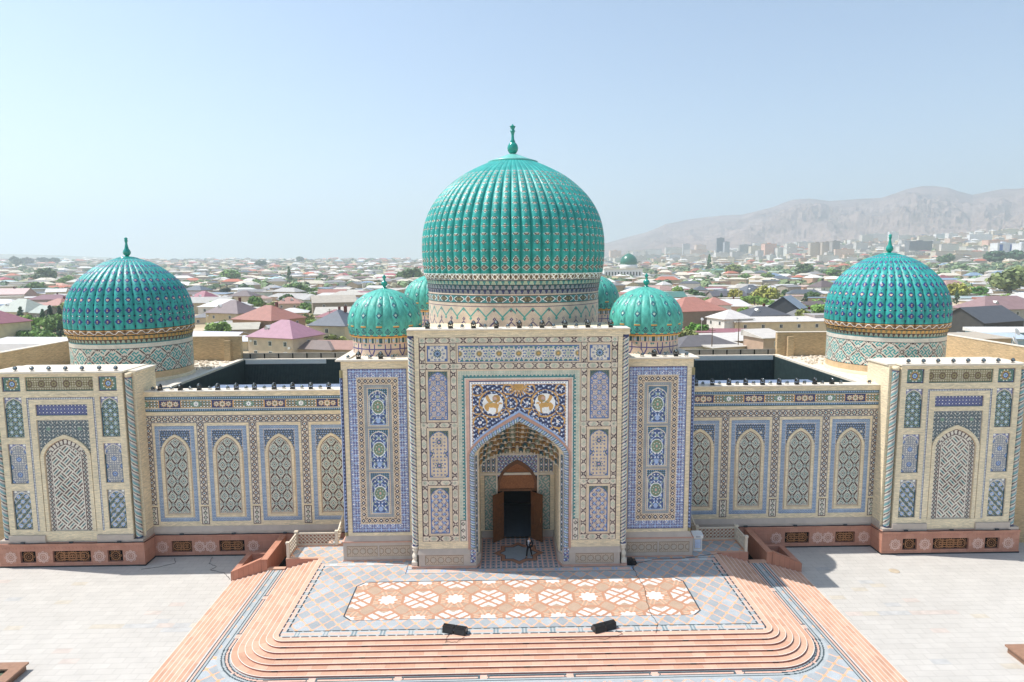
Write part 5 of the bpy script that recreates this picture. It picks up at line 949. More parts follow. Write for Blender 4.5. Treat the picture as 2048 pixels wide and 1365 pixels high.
# ramp walls with planters beside the outer stairs, and balustrades
for s, nm in ((-1, 'left'), (1, 'right')):
    X = lambda x: s*x
    r = empty('ramp_wall', (s*22, 4, ZC)); tag(r, f'red stone ramp wall with empty planter beside the {nm} stairs', 'ramp wall', 'ramp walls'); r0 = Vector((s*22, 4, ZC))
    b = MB(); b.box(X(20.68)-r0.x, X(21.14)-r0.x, 2.04-4, 6.9-4, 0, -.05-ZC); b.box(X(20.64)-r0.x, X(21.18)-r0.x, 2.0-4, 6.92-4, -.05-ZC, .02-ZC); b.build('long_wall', slab_mat('red_slabs', 'b98169', 'c08a71', .42, 3.0, '7d5142'), r)
    b = MB(); q = [(X(21.18), .02), (X(23.66), -1.04), (X(23.66), ZC), (X(21.18), ZC)]
    F = lambda y: [(a-r0.x, y-4, z-ZC) for a, z in q]
    A_, B_ = F(2.04), F(2.4)
    if s > 0: b.poly(A_[::-1]); b.poly(B_)
    else: b.poly(A_); b.poly(B_[::-1])
    b.poly([(q[0][0]-r0.x, 2.0-4, q[0][1]-ZC+.02), (q[1][0]-r0.x, 2.0-4, q[1][1]-ZC+.02), (q[1][0]-r0.x, 2.42-4, q[1][1]-ZC+.02), (q[0][0]-r0.x, 2.42-4, q[0][1]-ZC+.02)][::s])
    b.build('sloping_wall', M_REDSTONE if False else bpy.data.materials['red_slabs'], r)
    b = MB(); b.box(X(23.22)-r0.x, X(23.64)-r0.x, 2.41-4, 5.9-4, 0, -1.04-ZC); b.box(X(23.64)-r0.x, X(23.68)-r0.x, 2.03-4, 5.92-4, 0, -1.04-ZC); b.box(X(21.18)-r0.x, X(23.22)-r0.x, 5.5-4, 5.9-4, 0, -1.04-ZC); b.build('planter_rim', M_REDSTONE, r)
    b = MB(); b.box(X(21.18)-r0.x, X(23.22)-r0.x, 2.4-4, 5.5-4, .1, .22); b.build('planter_bed', plain('grey_gravel', '8f8c86', .9), r)
    # dark stair well between terrace and ramp
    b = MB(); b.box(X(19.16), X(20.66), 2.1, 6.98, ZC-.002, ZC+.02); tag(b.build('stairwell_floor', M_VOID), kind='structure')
    b = MB(); b.box(X(19.2), X(20.62), 1.9, 2.3, ZL-.05, ZL+.12); tag(b.build('threshold_stone', M_STEP), f'pale stone threshold before the {nm} stairwell', 'threshold', 'thresholds')
    # balustrade
    bl = empty('balustrade', (s*19, 3.4, 0)); tag(bl, f'cream pierced marble balustrade on the {nm} terrace', 'balustrade', 'balustrades')
    b0 = Vector((s*19, 3.4, 0))
    for (x, y) in ((19.0, 2.3), (19.0, 4.57), (15.55, 4.57)):
        b = MB(); b.box(X(x)-.11-b0.x, X(x)+.11-b0.x, y-.11-3.4, y+.11-3.4, .004, 1.22); b.box(X(x)-.15-b0.x, X(x)+.15-b0.x, y-.15-3.4, y+.15-3.4, 1.22, 1.36); b.build('post', M_RAIL, bl)
    def pierced(L, H):
        b = MB(); b.box(0, L, -.05, .05, 0, .1); b.box(0, L, -.06, .06, H-.1, H); nx = max(1, round(L/.34)); dx = L/nx; nz = 3; dz = (H-.2)/nz
        for i in range(nx):
            for j in range(nz):
                cx_, cz_ = dx*(i+.5), .1+dz*(j+.5); N = 12
                for k in range(N):
                    a0, a1 = 2*math.pi*k/N, 2*math.pi*(k+1)/N; ro, ri = min(dx, dz)*.52, min(dx, dz)*.38
                    P = lambda rr, t, y: (cx_+rr*math.cos(t)*dx/min(dx, dz)*.96, y, cz_+rr*math.sin(t)*dz/min(dx, dz)*.96)
                    b.poly([P(ro, a1, -.035), P(ro, a0, -.035), P(ri, a0, -.035), P(ri, a1, -.035)][::-1]); b.poly([P(ro, a1, .035), P(ro, a0, .035), P(ri, a0, .035), P(ri, a1, .035)]); b.poly([P(ri, a0, -.035), P(ri, a0, .035), P(ri, a1, .035), P(ri, a1, -.035)])
                if i: b.box(dx*i-.03, dx*i+.03, -.03, .03, cz_-.06, cz_+.06)
                if j: b.box(cx_-.06, cx_+.06, -.03, .03, .1+dz*j-.03, .1+dz*j+.03)
        return b
    for (x0, y0, x1, y1) in ((19.0, 2.41, 19.0, 4.46), (18.89, 4.57, 15.66, 4.57)):
        L = math.hypot(x1-x0, y1-y0); o = pierced(L, 1.12).build('pierced_panel', M_RAIL, bl, (X(x0)-b0.x, y0-3.4, .06), math.atan2(y1-y0, X(x1)-X(x0)))
    L = 2.3; p = pierced(L, .95); p.v = [(x, y, z+.38*x) for x, y, z in p.v]; p.build('sloping_panel', M_RAIL, bl, (X(15.5)-b0.x, 4.7-3.4, .2), math.pi/2)
    # stone planters at the lower corners
    pl = empty('stone_planter', (s*34.6, -11.9, ZC)); tag(pl, f'low brown stone planter at the {nm} edge of the courtyard', 'planter', 'stone planters')
    b = MB(); w_, d_ = 2.6, 2.4
    for bx in ((-w_, w_, -d_, -d_+.75), (-w_, w_, d_-.75, d_), (-w_, -w_+.75, -d_+.75, d_-.75), (w_-.75, w_, -d_+.75, d_-.75)): b.box(bx[0], bx[1], bx[2], bx[3], .38, .5)
    b.build('rim', plain('brown_granite', '9a7660', .45, .4, var=.15, scale=4), pl); b = MB(); b.box(-w_+.12, w_-.12, -d_+.12, d_-.12, 0, .38, 't'); b.build('side', plain('brown_granite_side', '8a6a56', .6), pl)
    b = MB(); b.poly([(-w_+.7, -d_+.7, .25), (w_-.7, -d_+.7, .25), (w_-.7, d_-.7, .25), (-w_+.7, d_-.7, .25)]); b.build('bed', plain('planter_moss', '53604a', .9), pl)
# step lamps: short dark slots in the front risers
for j, k in enumerate((2, 4, 6)):
    for i in range(7):
        b = MB(); b.box(-.19, .19, -.01, .02, 0, .05); o = b.build('step_lamp', M_CABLE) if (i, j) == (0, 0) else STEPL.copy()
        if (i, j) == (0, 0): STEPL = o
        else: COL.objects.link(o)
        o.location = (-15.4+5.15*i, CYR-.9-TRD*(k-1)+.012, -(k-1)*RIS-.085); tag(o, f'dark slot lamp, {ORD[i]} from the left in the {("upper", "middle", "lower")[j]} lit riser', 'step lamp', 'slot lamps in the front steps')
# floor monitors
def monitor(label, x, y, rz):
    r = empty('floor_speaker', (x, y, .002), rz); tag(r, label, 'speaker', 'speakers on the platform')
    for k in (0, 1):
        b = MB(); L = .78; q = [(-.3, 0), (.3, 0), (.34, .16), (.1, .46), (-.22, .42)]; x0 = -L-.02+k*(L+.04)
        for i in range(5): p, n_ = q[i], q[(i+1) % 5]; b.poly([(x0, p[0], p[1]), (x0, n_[0], n_[1]), (x0+L, n_[0], n_[1]), (x0+L, p[0], p[1])])
        b.poly([(x0, a, c) for a, c in q][::-1]); b.poly([(x0+L, a, c) for a, c in q]); c = b.build('cabinet', M_LAMP, r)
        b = MB(); b.poly([(x0+.06, -.298, .05), (x0+L-.06, -.298, .05), (x0+L-.06, -.235, .37), (x0+.06, -.235, .37)]); o = b.build('grille', plain('speaker_mesh', '26282a', .8), c); o.location = (0, -.012, .0)
    b = MB(); b.lathe([(.05, -.06), (.05, .06)], 10); o = b.build('joint', M_LENS, r, (0, -.2, .25)); o.rotation_euler = (0, RAD(90), 0)
monitor('black wedge speaker pair at the left of the platform edge, turned right', -4.55, -9.2, RAD(-17))
monitor('black wedge speaker pair at the right of the platform edge, turned left', 5.25, -9.15, RAD(22))
# white cabinet on the right terrace
r = empty('donation_box', (15.0, 2.75, .004), 0); tag(r, 'white painted box with sloping lid beside the right flanking block', 'cabinet')
b = MB(); b.box(-.36, .36, -.27, .27, .1, 1.12); b.box(-.39, .39, -.3, .3, 0, .1); b.build('body', M_WHITE, r)
b = MB(); q = [(-.33, 1.12), (.33, 1.12), (.33, 1.52), (-.33, 1.36)]
for i in range(4): p, n_ = q[i], q[(i+1) % 4]; b.poly([(-.44, p[0], p[1]), (-.44, n_[0], n_[1]), (.44, n_[0], n_[1]), (.44, p[0], p[1])][::-1])
b.poly([(-.44, a, c) for a, c in q]); b.poly([(.44, a, c) for a, c in q][::-1]); b.build('lid', M_WHITE, r)
b = MB(); b.box(-.25, .25, -.28, -.27, .25, 1.0); b.build('front_panel', plain('pale_blue_panel', 'c3cfe6', .5), r); b = MB(); b.box(-.2, .2, -.345, -.335, 1.18, 1.32); b.build('slot_plate', plain('grey_plate', 'b5b9be', .4), r)
M_GILT = plain('gilt_line', 'a8814d', .4, .5)
b = MB()
for x0, x1, z0, z1 in ((-.28, .28, .2, .225), (-.28, .28, 1.025, 1.05), (-.28, -.255, .225, 1.025), (.255, .28, .225, 1.025)): b.box(x0, x1, -.276, -.27, z0, z1)
b.build('gilt_frame', M_GILT, r)
# power distribution clutter at the portal's right foot, and the long cable
r = empty('power_box', (8.95, .25, .004)); tag(r, 'black power distribution box with loose cables at the right foot of the portal', 'power box')
b = MB(); b.box(-.35, .35, -.25, .25, 0, .35); b.box(-.28, .1, -.2, .2, .35, .48); b.build('case', M_LAMP, r)
for k in range(7):
    b = MB(); a = rnd.uniform(0, 6.28); pts = [(.5*math.cos(a+.5*i)*(.4+.12*i), .3*math.sin(a+.5*i)*(.5+.1*i), .03+.02*(i % 2)) for i in range(7)]; b.tube(pts, .025, 5); b.build('loose_cable', M_CABLE, r)
def cable(pts, label, r_=.014, col=M_CABLE):
    P = []
    for i in range(len(pts)-1):
        for k in range(6): t = k/6; P.append(tuple(pts[i][c]+(pts[i+1][c]-pts[i][c])*t+(.035*math.sin((i*6+k)*1.9+c) if c < 2 else 0) for c in range(3)))
    P.append(pts[-1]); b = MB(); b.tube(P, r_, 5); tag(b.build('cable', col), label, 'cable')
z0 = .03
cable([(9.0, 0, z0), (9.0, -1.8, z0), (9.15, -3.6, z0), (8.9, -5.5, z0), (8.75, -7.4, z0), (8.95, -8.6, z0), (8.55, -9.75, z0)], 'thin dark cable running down the platform from the portal foot')
cable([(6.0, -9.4, z0), (6.4, -9.8, z0), (5.2, -10.12, z0-RIS), (3.0, -10.1, z0-RIS), (1.6, -10.05, z0-RIS)], 'thin dark cable lying on the upper step behind the right speaker')
cable([(-4.9, -9.45, z0), (-5.05, -9.8, z0), (-5.1, -10.15, z0-RIS), (-4.4, -10.2, z0-RIS), (-3.9, -9.85, z0)], 'looped dark cable hanging over the upper step below the left speaker')
cable([(9.2, .2, z0), (11, .95, z0), (13.5, 1.1, z0), (15.2, 1.55, z0), (16.8, 1.9, z0)], 'dark cable lying in front of the right flanking block')
cable([(-30.5, 6.6, ZC+.02), (-29.9, 5.6, ZC+.02), (-31.0, 4.9, ZC+.02), (-32.3, 4.5, ZC+.02)], 'thin cable on the paving below the left wing base, beside the corner')
cable([(-27.2, 6.7, ZC+.02), (-26.9, 5.4, ZC+.02), (-26.0, 4.8, ZC+.02), (-26.3, 4.2, ZC+.02), (-24.9, 3.6, ZC+.02), (-24.3, 2.9, ZC+.02), (-23.9, 2.4, ZC+.02)], 'curling thin cable on the paving beside the left ramp wall')
b = MB(); b.lathe([(.42, 0), (.42, .012), (.36, .02), (0, .02)], 24, (0, 0)); tag(b.build('manhole_cover', plain('beige_cover', 'b9a992', .7), loc=(31.6, 2.1, ZC)), 'round beige manhole cover in the white paving right of the stairs', 'manhole cover')
b = MB(); b.tube([(-18.2, 26.5, 13.2), (-16.5, 20, 13.3), (-14.6, 12, 15.0)], .02, 5); tag(b.build('overhead_wire', M_CABLE), 'thin wire slanting across the left light well to the flanking block', 'wire')
# ---------------------------------------------------------------- the man in the dark suit
def skin_mesh(name, verts, edges, radii, mat, parent, levels=1):
    me = bpy.data.meshes.new(name); me.from_pydata(verts, edges, []); o = bpy.data.objects.new(name, me); COL.objects.link(o)
    md = o.modifiers.new('s', 'SKIN'); 
    for i, r_ in enumerate(radii): me.skin_vertices[0].data[i].radius = (r_, r_) if not isinstance(r_, tuple) else r_
    me.skin_vertices[0].data[0].use_root = True
    sb = o.modifiers.new('u', 'SUBSURF'); sb.levels = levels; sb.render_levels = levels
    dg = bpy.context.evaluated_depsgraph_get(); ev = bpy.data.meshes.new_from_object(o.evaluated_get(dg)); bpy.data.objects.remove(o)
    ev.materials.clear(); ev.materials.append(mat); ev.polygons.foreach_set('use_smooth', np.ones(len(ev.polygons), bool)); return link(name, ev, parent)
def person():
    p = empty('person', (.86, 1.86, .002), RAD(-28)); tag(p, 'man in a dark suit, white shirt and tie walking out of the portal', 'person')
    SK = plain('skin', 'c08a6c', .5, .4); SU = plain('dark_suit', '1b1c22', .8, .2); SH = plain('white_shirt', 'dfe2e8', .8, .2); TI = plain('blue_tie', '3c4668', .6); HR = plain('dark_hair', '17130f', .6); SO = plain('black_shoe', '0f0f10', .3, .5)
    # local axes: faces -y; right leg forward
    J = dict(pel=(0, 0, .95), sp=(0, 0, 1.15), ch=(0, -.01, 1.36), nk=(0, -.01, 1.50), hd=(0, -.03, 1.60), tp=(0, -.02, 1.70), rh=(-.1, 0, .92), rk=(-.12, -.17, .50), ra=(-.12, -.30, .09), rt=(-.13, -.44, .035), lh=(.1, 0, .92), lk=(.11, .06, .49), la=(.12, .2, .10), lt=(.12, .06, .035),
             rs=(-.2, 0, 1.42), re=(-.28, .06, 1.14), rw=(-.27, -.02, .89), ls=(.2, 0, 1.42), le=(.28, .03, 1.14), lw=(.28, -.08, .89))
    K = list(J); ix = {k: i for i, k in enumerate(K)}
    E_ = [('pel', 'sp'), ('sp', 'ch'), ('ch', 'nk'), ('nk', 'hd'), ('hd', 'tp'), ('pel', 'rh'), ('rh', 'rk'), ('rk', 'ra'), ('ra', 'rt'), ('pel', 'lh'), ('lh', 'lk'), ('lk', 'la'), ('la', 'lt'), ('ch', 'rs'), ('rs', 're'), ('re', 'rw'), ('ch', 'ls'), ('ls', 'le'), ('le', 'lw')]
    Rr = dict(pel=(.15, .1), sp=(.14, .1), ch=(.15, .11), nk=.05, hd=(.075, .09), tp=(.06, .07), rh=.085, rk=.06, ra=.042, rt=.035, lh=.085, lk=.06, la=.042, lt=.035, rs=.06, re=.045, rw=.03, ls=.06, le=.045, lw=.03)
    V = [J[k] for k in K]; body = skin_mesh('body', V, [(ix[a], ix[b_]) for a, b_ in E_], [Rr[k] for k in K], SK, p)
    def hand(nm, w_, sx):
        v = [w_, (w_[0], w_[1]-.03, w_[2]-.07)]; e = [(0, 1)]; r_ = [.026, .034]
        for k in range(4):
            bx = w_[0]+sx*.0+(k-1.5)*.0; by = w_[1]-.03+(k-1.5)*.021; L = (.07, .08, .075, .06)[k]; n = len(v); v += [(bx, by, w_[2]-.10), (bx-sx*.008, by-.01, w_[2]-.10-L*.55), (bx-sx*.022, by-.014, w_[2]-.10-L)]; e += [(1, n), (n, n+1), (n+1, n+2)]; r_ += [.010, .009, .008]
        n = len(v); v += [(w_[0]-sx*.012, w_[1]-.072, w_[2]-.06), (w_[0]-sx*.02, w_[1]-.09, w_[2]-.10)]; e += [(1, n), (n, n+1)]; r_ += [.011, .009]; return skin_mesh('hand', v, e, r_, SK, body)
    hand('hand', J['rw'], -1); hand('hand', J['lw'], 1)
    b = MB()
    for sx in (-1, 1): b.ball((sx*.03, -.112, 1.625), .011, 8); b.ball((sx*.082, -.02, 1.61), .022, 8, (.5, 1, 1.3))
    b.ball((0, -.125, 1.595), .016, 8, (.8, 1, 1.5)); b.ball((0, -.113, 1.56), .02, 8, (1.3, .5, .3)); b.build('face', plain('face_detail', '7a4c3c', .5), body)
    sel = lambda ks, add, nm, mt: skin_mesh(nm, [J[k] for k in ks], [(ks.index(a), ks.index(b_)) for a, b_ in E_ if a in ks and b_ in ks], [tuple(x+add for x in Rr[k]) if isinstance(Rr[k], tuple) else Rr[k]+add for k in ks], mt, p)
    sel(['pel', 'rh', 'rk', 'ra', 'lh', 'lk', 'la'], .022, 'trousers', SU); J2 = dict(J); J['pel'] = (0, 0, .86); sel(['ch', 'sp', 'pel', 'rs', 're', 'rw', 'ls', 'le', 'lw'], .026, 'jacket', SU); J.update(J2)
    for k, t in (('ra', 'rt'), ('la', 'lt')):
        a, c = J[k], J[t]; skin_mesh('shoe', [(a[0], a[1]+.05, .04), (a[0], a[1]-.04, .05), (c[0], c[1]-.03, .035)], [(0, 1), (1, 2)], [.042, .05, .04], SO, p)
    b = MB(); b.poly([(-.012, -.172, 1.02), (.012, -.172, 1.02), (.085, -.150, 1.47), (-.085, -.150, 1.47)]); b.build('shirt_front', SH, p); b = MB(); b.poly([(-.02, -.18, 1.08), (.02, -.18, 1.08), (.014, -.160, 1.45), (-.014, -.160, 1.45)]); b.build('tie', TI, p)
    b = MB(); b.ball((0, .0, 1.675), .095, 12, (.95, 1.12, .75)); b.build('hair', HR, p)
person()
# ---------------------------------------------------------------- terrain, mountains
GZ = -2.2
YT = [(-600, 524), (0, 522), (600, 521), (1200, 517), (1400, 506), (1700, 484), (2048, 460), (2700, 440)]
def horizon_y(px): return float(np.interp(px, [a for a, _ in YT], [b_ for _, b_ in YT]))
def px_of(x, y): v = Vector((x, y, 24))-CAM; return 1024+FPX*v.dot(CR)/max(1, v.dot(CF))
def th(x, y):
    d = math.hypot(x-CAM.x, y-CAM.y)
    if d < 800: return GZ
    if d > 4700: x, y = CAM.x+(x-CAM.x)*4700/d, CAM.y+(y-CAM.y)*4700/d; d = 4700
    t = min(1, (d-800)/3400); t = t*t*(3-2*t); hy = horizon_y(px_of(x, y) if y > CAM.y+d*.3 else (2700 if x > 0 else -600)); cxr = 527.4-.00525*(px_of(x, y)-1024) if y > CAM.y+d*.3 else 527
    dz = max(d*.3, Vector((x-CAM.x, y-CAM.y, 0)).dot(CF)) if y > CAM.y+d*.3 else d; return GZ+t*(24-GZ+(cxr-hy)/FPX*dz)
def project(P):
    v = Vector(P)-CAM; z = v.dot(CF); return 1024+FPX*v.dot(CR)/z, 682.5-FPX*v.dot(CU)/z
def at(px, py):
    """the point of the ground seen at this place of the photograph"""
    r = CF*FPX+CR*(px-1024)-CU*(py-682.5); r.normalize(); z = GZ; P = CAM
    if r.z < -1e-4:
        P = CAM+r*((z-CAM.z)/r.z)
        if (P-CAM).length < 900: return P.x, P.y, z
    t = 900
    while t < 9000:
        P = CAM+r*t
        if P.z < th(P.x, P.y): break
        t += 20
    return P.x, P.y, th(P.x, P.y)
ri = [0, 60, 120, 200, 300, 450, 600, 800, 1000, 1250, 1500, 1800, 2100, 2500, 3000, 3600, 4300, 5200, 6500, 9000, 14000]
b = MB(); NA = 96
def tp(r_, k): a = 2*math.pi*k/NA; x, y = CAM.x+r_*math.sin(a), CAM.y+r_*math.cos(a); return (x, y, th(x, y)-.02)
b.smooth = True
for i in range(len(ri)-1):
    for k in range(NA):
        if i == 0: b.poly([tp(0, 0), tp(ri[1], k+1), tp(ri[1], k)])
        else: b.poly([tp(ri[i], k), tp(ri[i], k+1), tp(ri[i+1], k+1), tp(ri[i+1], k)])
t_ = NT('dry_earth', .95, .1); co = t_.coord('Object', (1, 1, 1)); n1 = t_.n('TexNoise', Scale=.012, Detail=6.0, Roughness=.65); t_.l(co, n1.inputs['Vector']); rp = t_.n('ValToRGB'); t_.l(n1.outputs[0], rp.inputs[0])
e = rp.color_ramp.elements; e[0].position = .36; e[0].color = (*lin('7d8f5c'), 1); e[1].position = .62; e[1].color = (*lin('c2b196'), 1); m2 = rp.color_ramp.elements.new(.5); m2.color = (*lin('b3a184'), 1)
M_EARTH = t_.out(t_.mul(rp.outputs[0], [t_.noise(co, .08, 4, .85, 1.15)]))
tag(b.build('ground', M_EARTH), kind='structure')
RIDGE = [(1130, 500), (1205, 489), (1250, 476), (1290, 466), (1330, 450), (1370, 441), (1400, 437), (1440, 433), (1480, 431), (1510, 424), (1540, 416), (1560, 408), (1580, 402), (1610, 400), (1650, 405), (1690, 402), (1720, 400), (1750, 399), (1775, 391), (1800, 382), (1830, 376), (1855, 376), (1880, 379), (1905, 387), (1930, 393), (1955, 388), (1985, 382), (2020, 381), (2060, 378), (2130, 384), (2250, 372), (2400, 390)]
def mountains(name, ridge, d0, d1, y0, seed, mat, px0, px1, n=260, m_=60, rough=.2):
    r_ = np.random.default_rng(seed); px = np.linspace(px0, px1, n+1); yr = np.interp(px, [a for a, _ in ridge], [b_ for _, b_ in ridge]); t = np.linspace(0, 1.35, m_+1); P = np.zeros((n+1, m_+1, 3)); az = np.arctan((px-1024)/FPX)+YAW
    nz = np.zeros((n+1, m_+1))
    for o in range(6):
        f = 2**o; gx = r_.random((8*f+3, 3*f+3)); u = np.linspace(0, 8*f, n+1); v = np.linspace(0, 3*f*.8, m_+1); i, j = np.floor(u).astype(int), np.floor(v).astype(int); fu, fv = (u-i)[:, None], (v-j)[None, :]; fu = fu*fu*(3-2*fu); fv = fv*fv*(3-2*fv)
        g = gx[i][:, j]*(1-fu)*(1-fv)+gx[i+1][:, j]*fu*(1-fv)+gx[i][:, j+1]*(1-fu)*fv+gx[i+1][:, j+1]*fu*fv; nz += (1-np.abs(2*g-1))*.55**o
    nz = nz/nz.max()
    for k in range(m_+1):
        d = d0+(d1-d0)*t[k]; ca = np.cos(az-YAW); hz = 527.4-.00525*(px-1024); H = 24+(hz-yr)/FPX*d1*ca; base = 24+(hz-np.maximum(y0, yr+40))/FPX*d0*ca-25; w_ = min(t[k], 1.0)**1.1; z = base+(H-base)*w_; z = z+(nz[:, k]-.6)*rough*(H-base)*math.sin(min(t[k], 1)*math.pi)*1.2
        if t[k] > 1: z = z-(t[k]-1)*1.6*(H-base)
        P[:, k] = np.stack([CAM.x+d*np.sin(az), CAM.y+d*np.cos(az), z], -1)
    me = bpy.data.meshes.new(name); idx = np.arange((n+1)*(m_+1)).reshape(n+1, m_+1); q = np.stack([idx[:-1, :-1], idx[1:, :-1], idx[1:, 1:], idx[:-1, 1:]], -1).reshape(-1, 4)
    raw_mesh(me, P.reshape(-1, 3), q.ravel(), np.full(len(q), 4, np.int32)); me.polygons.foreach_set('use_smooth', np.zeros(len(q), bool)); me.materials.append(mat); return tag(link(name, me), kind='structure')
t_ = NT('bare_rock', .95, .1); co = t_.coord('Object'); M_ROCK = t_.out(t_.mul(t_.rgb('8f7b70'), [t_.noise(co, .003, 9, .55, 1.4, .75), t_.noise(co, .015, 5, .8, 1.2, .7)]))
mountains('mountains', RIDGE, 4300, 7200, 500, 11, M_ROCK, 1120, 2420, 420, 120, rough=.55)
mountains('hills', [(-500, 497), (-100, 504), (0, 507), (120, 510), (230, 515), (330, 520), (430, 523), (620, 526), (760, 530)], 5200, 7000, 527, 5, plain('dry_hill', '8f8c78', .95, .1, var=.2, scale=.004), -500, 760, 90, 20, .1)
# ---------------------------------------------------------------- houses
def objcol_mat(name, rough, spec, corr=0, var=.12, sc_=.5):
    t = NT(name, rough, spec); oi = t.n('ObjectInfo'); co = t.coord('UV'); facs = [t.noise(co, sc_, 5, 1-var, 1+var)]
    if corr:
        wv = t.n('TexWave', Scale=corr); wv.wave_type = 'BANDS'; wv.bands_direction = 'X'; t.l(co, wv.inputs['Vector']); r = t.n('MapRange'); r.inputs['To Min'].default_value = .9; r.inputs['To Max'].default_value = 1.05; t.l(wv.outputs[1], r.inputs[0]); facs.append(r.outputs[0]); t.bump(wv.outputs[1], .25, .04)
    return t.out(t.mul(oi.outputs['Color'], facs))
M_WALLC = objcol_mat('house_plaster', .9, .2, 0, .12); M_ROOFC = objcol_mat('house_roof_sheet', .55, .4, 1.1, .10); M_GLASS = plain('window_glass', '2c3338', .15, .6, var=.2); M_FRAMEW = plain('window_frame', 'd9d6cf', .6)
def wall_mesh(w_, d_, h): b = MB(); b.box(-w_/2, w_/2, -d_/2, d_/2, -3, h, 'd'); return b.mesh('wall', M_WALLC)
def wall_gable(w_, d_, h, rh):
    b = MB(); b.box(-w_/2, w_/2, -d_/2, d_/2, -3, h, 'dt'); 
    for s in (-1, 1): P = [(s*w_/2, -d_/2, h), (s*w_/2, d_/2, h), (s*w_/2, 0, h+rh*.94)]; b.poly(P if s > 0 else P[::-1])
    return b.mesh('wall', M_WALLC)
def roof_mesh(kind, w_, d_, h, rh, ov=.55):
    b = MB(); W2, D2 = w_/2+ov, d_/2+ov; T = .16
    def slope(p): b.poly(p); 
    if kind == 'hip':
        r_ = max(0, W2-D2) if W2 > D2 else 0; r2 = max(0, D2-W2); A_, B_, C_, D_ = (-W2, -D2, h), (W2, -D2, h), (W2, D2, h), (-W2, D2, h)
        if W2 >= D2: E1, E2 = (-r_, 0, h+rh), (r_, 0, h+rh); fs = [[A_, B_, E2, E1], [B_, C_, E2], [C_, D_, E1, E2], [D_, A_, E1]]
        else: E1, E2 = (0, -r2, h+rh), (0, r2, h+rh); fs = [[A_, B_, E1], [B_, C_, E2, E1], [C_, D_, E2], [D_, A_, E1, E2]]
        for f in fs:
            f = [Vector(p) for p in f]; ex = (f[1]-f[0]).normalized(); n_ = ex.cross(f[2]-f[0]).normalized(); ey = n_.cross(ex); b.poly([tuple(p) for p in f], [((p-f[0]).dot(ex), (p-f[0]).dot(ey)) for p in f])
        b.box(-W2, W2, -D2, D2, h-T, h, 't')
    elif kind == 'gable':   # ridge along x
        sl = math.hypot(D2, rh)
        for s in (-1, 1): P = [(-W2, s*D2, h), (W2, s*D2, h), (W2, 0, h+rh), (-W2, 0, h+rh)]; b.poly(P if s < 0 else P[::-1], [(0, 0), (2*W2, 0), (2*W2, sl), (0, sl)] if s < 0 else [(0, sl), (2*W2, sl), (2*W2, 0), (0, 0)]); P2 = [(p[0], p[1], p[2]-T) for p in P]; b.poly(P2[::-1] if s < 0 else P2); b.poly([(-W2, s*D2, h-T), (W2, s*D2, h-T), (W2, s*D2, h), (-W2, s*D2, h)][::-s if s else 1])
        for s in (-1, 1): b.poly([(s*W2, -D2, h-T), (s*W2, -D2, h), (s*W2, 0, h+rh), (s*W2, 0, h+rh-T)]); b.poly([(s*W2, D2, h-T), (s*W2, D2, h), (s*W2, 0, h+rh), (s*W2, 0, h+rh-T)])
    elif kind == 'shed':
        b.poly([(-W2, -D2, h), (W2, -D2, h), (W2, D2, h+rh), (-W2, D2, h+rh)]); b.poly([(-W2, -D2, h-T), (W2, -D2, h-T), (W2, -D2, h), (-W2, -D2, h)]); 
        for s in (-1, 1): b.poly([(s*W2, -D2, h-T), (s*W2, D2, h-T), (s*W2, D2, h+rh), (s*W2, -D2, h)])
        b.poly([(-W2, D2, h-T), (W2, D2, h-T), (W2, D2, h+rh), (-W2, D2, h+rh)])
    else: b.box(-W2, W2, -D2, D2, h-.02, h+.22); 
    return b.mesh('roof', M_ROOFC)
bw_ = MB(); bw_.box(-.62, .62, -.07, .0, -.72, .72, 'b'); MW1 = bw_.mesh('window', M_FRAMEW); bw_ = MB(); bw_.box(-.5, -.04, -.085, -.07, -.6, .6, 'b'); bw_.box(.04, .5, -.085, -.07, -.6, .6, 'b'); MG1 = bw_.mesh('pane', M_GLASS)
bw_ = MB(); bw_.box(-.45, .45, -.35, .35, -.5, 1.3, 'd'); bw_.box(-.55, .55, -.45, .45, 1.3, 1.4); MCH = bw_.mesh('chimney', M_WALLC)
bw_ = MB(); bw_.lathe([(.05, 0), (.3, .05), (.45, .14), (.5, .2)], 16); MDISH = bw_.mesh('dish', M_FRAMEW)
bw_ = MB(); bw_.box(-.42, .42, -.3, 0, -.3, .3); MAC = bw_.mesh('air_conditioner', M_FRAMEW)
HOUSES = []; FOOT = []
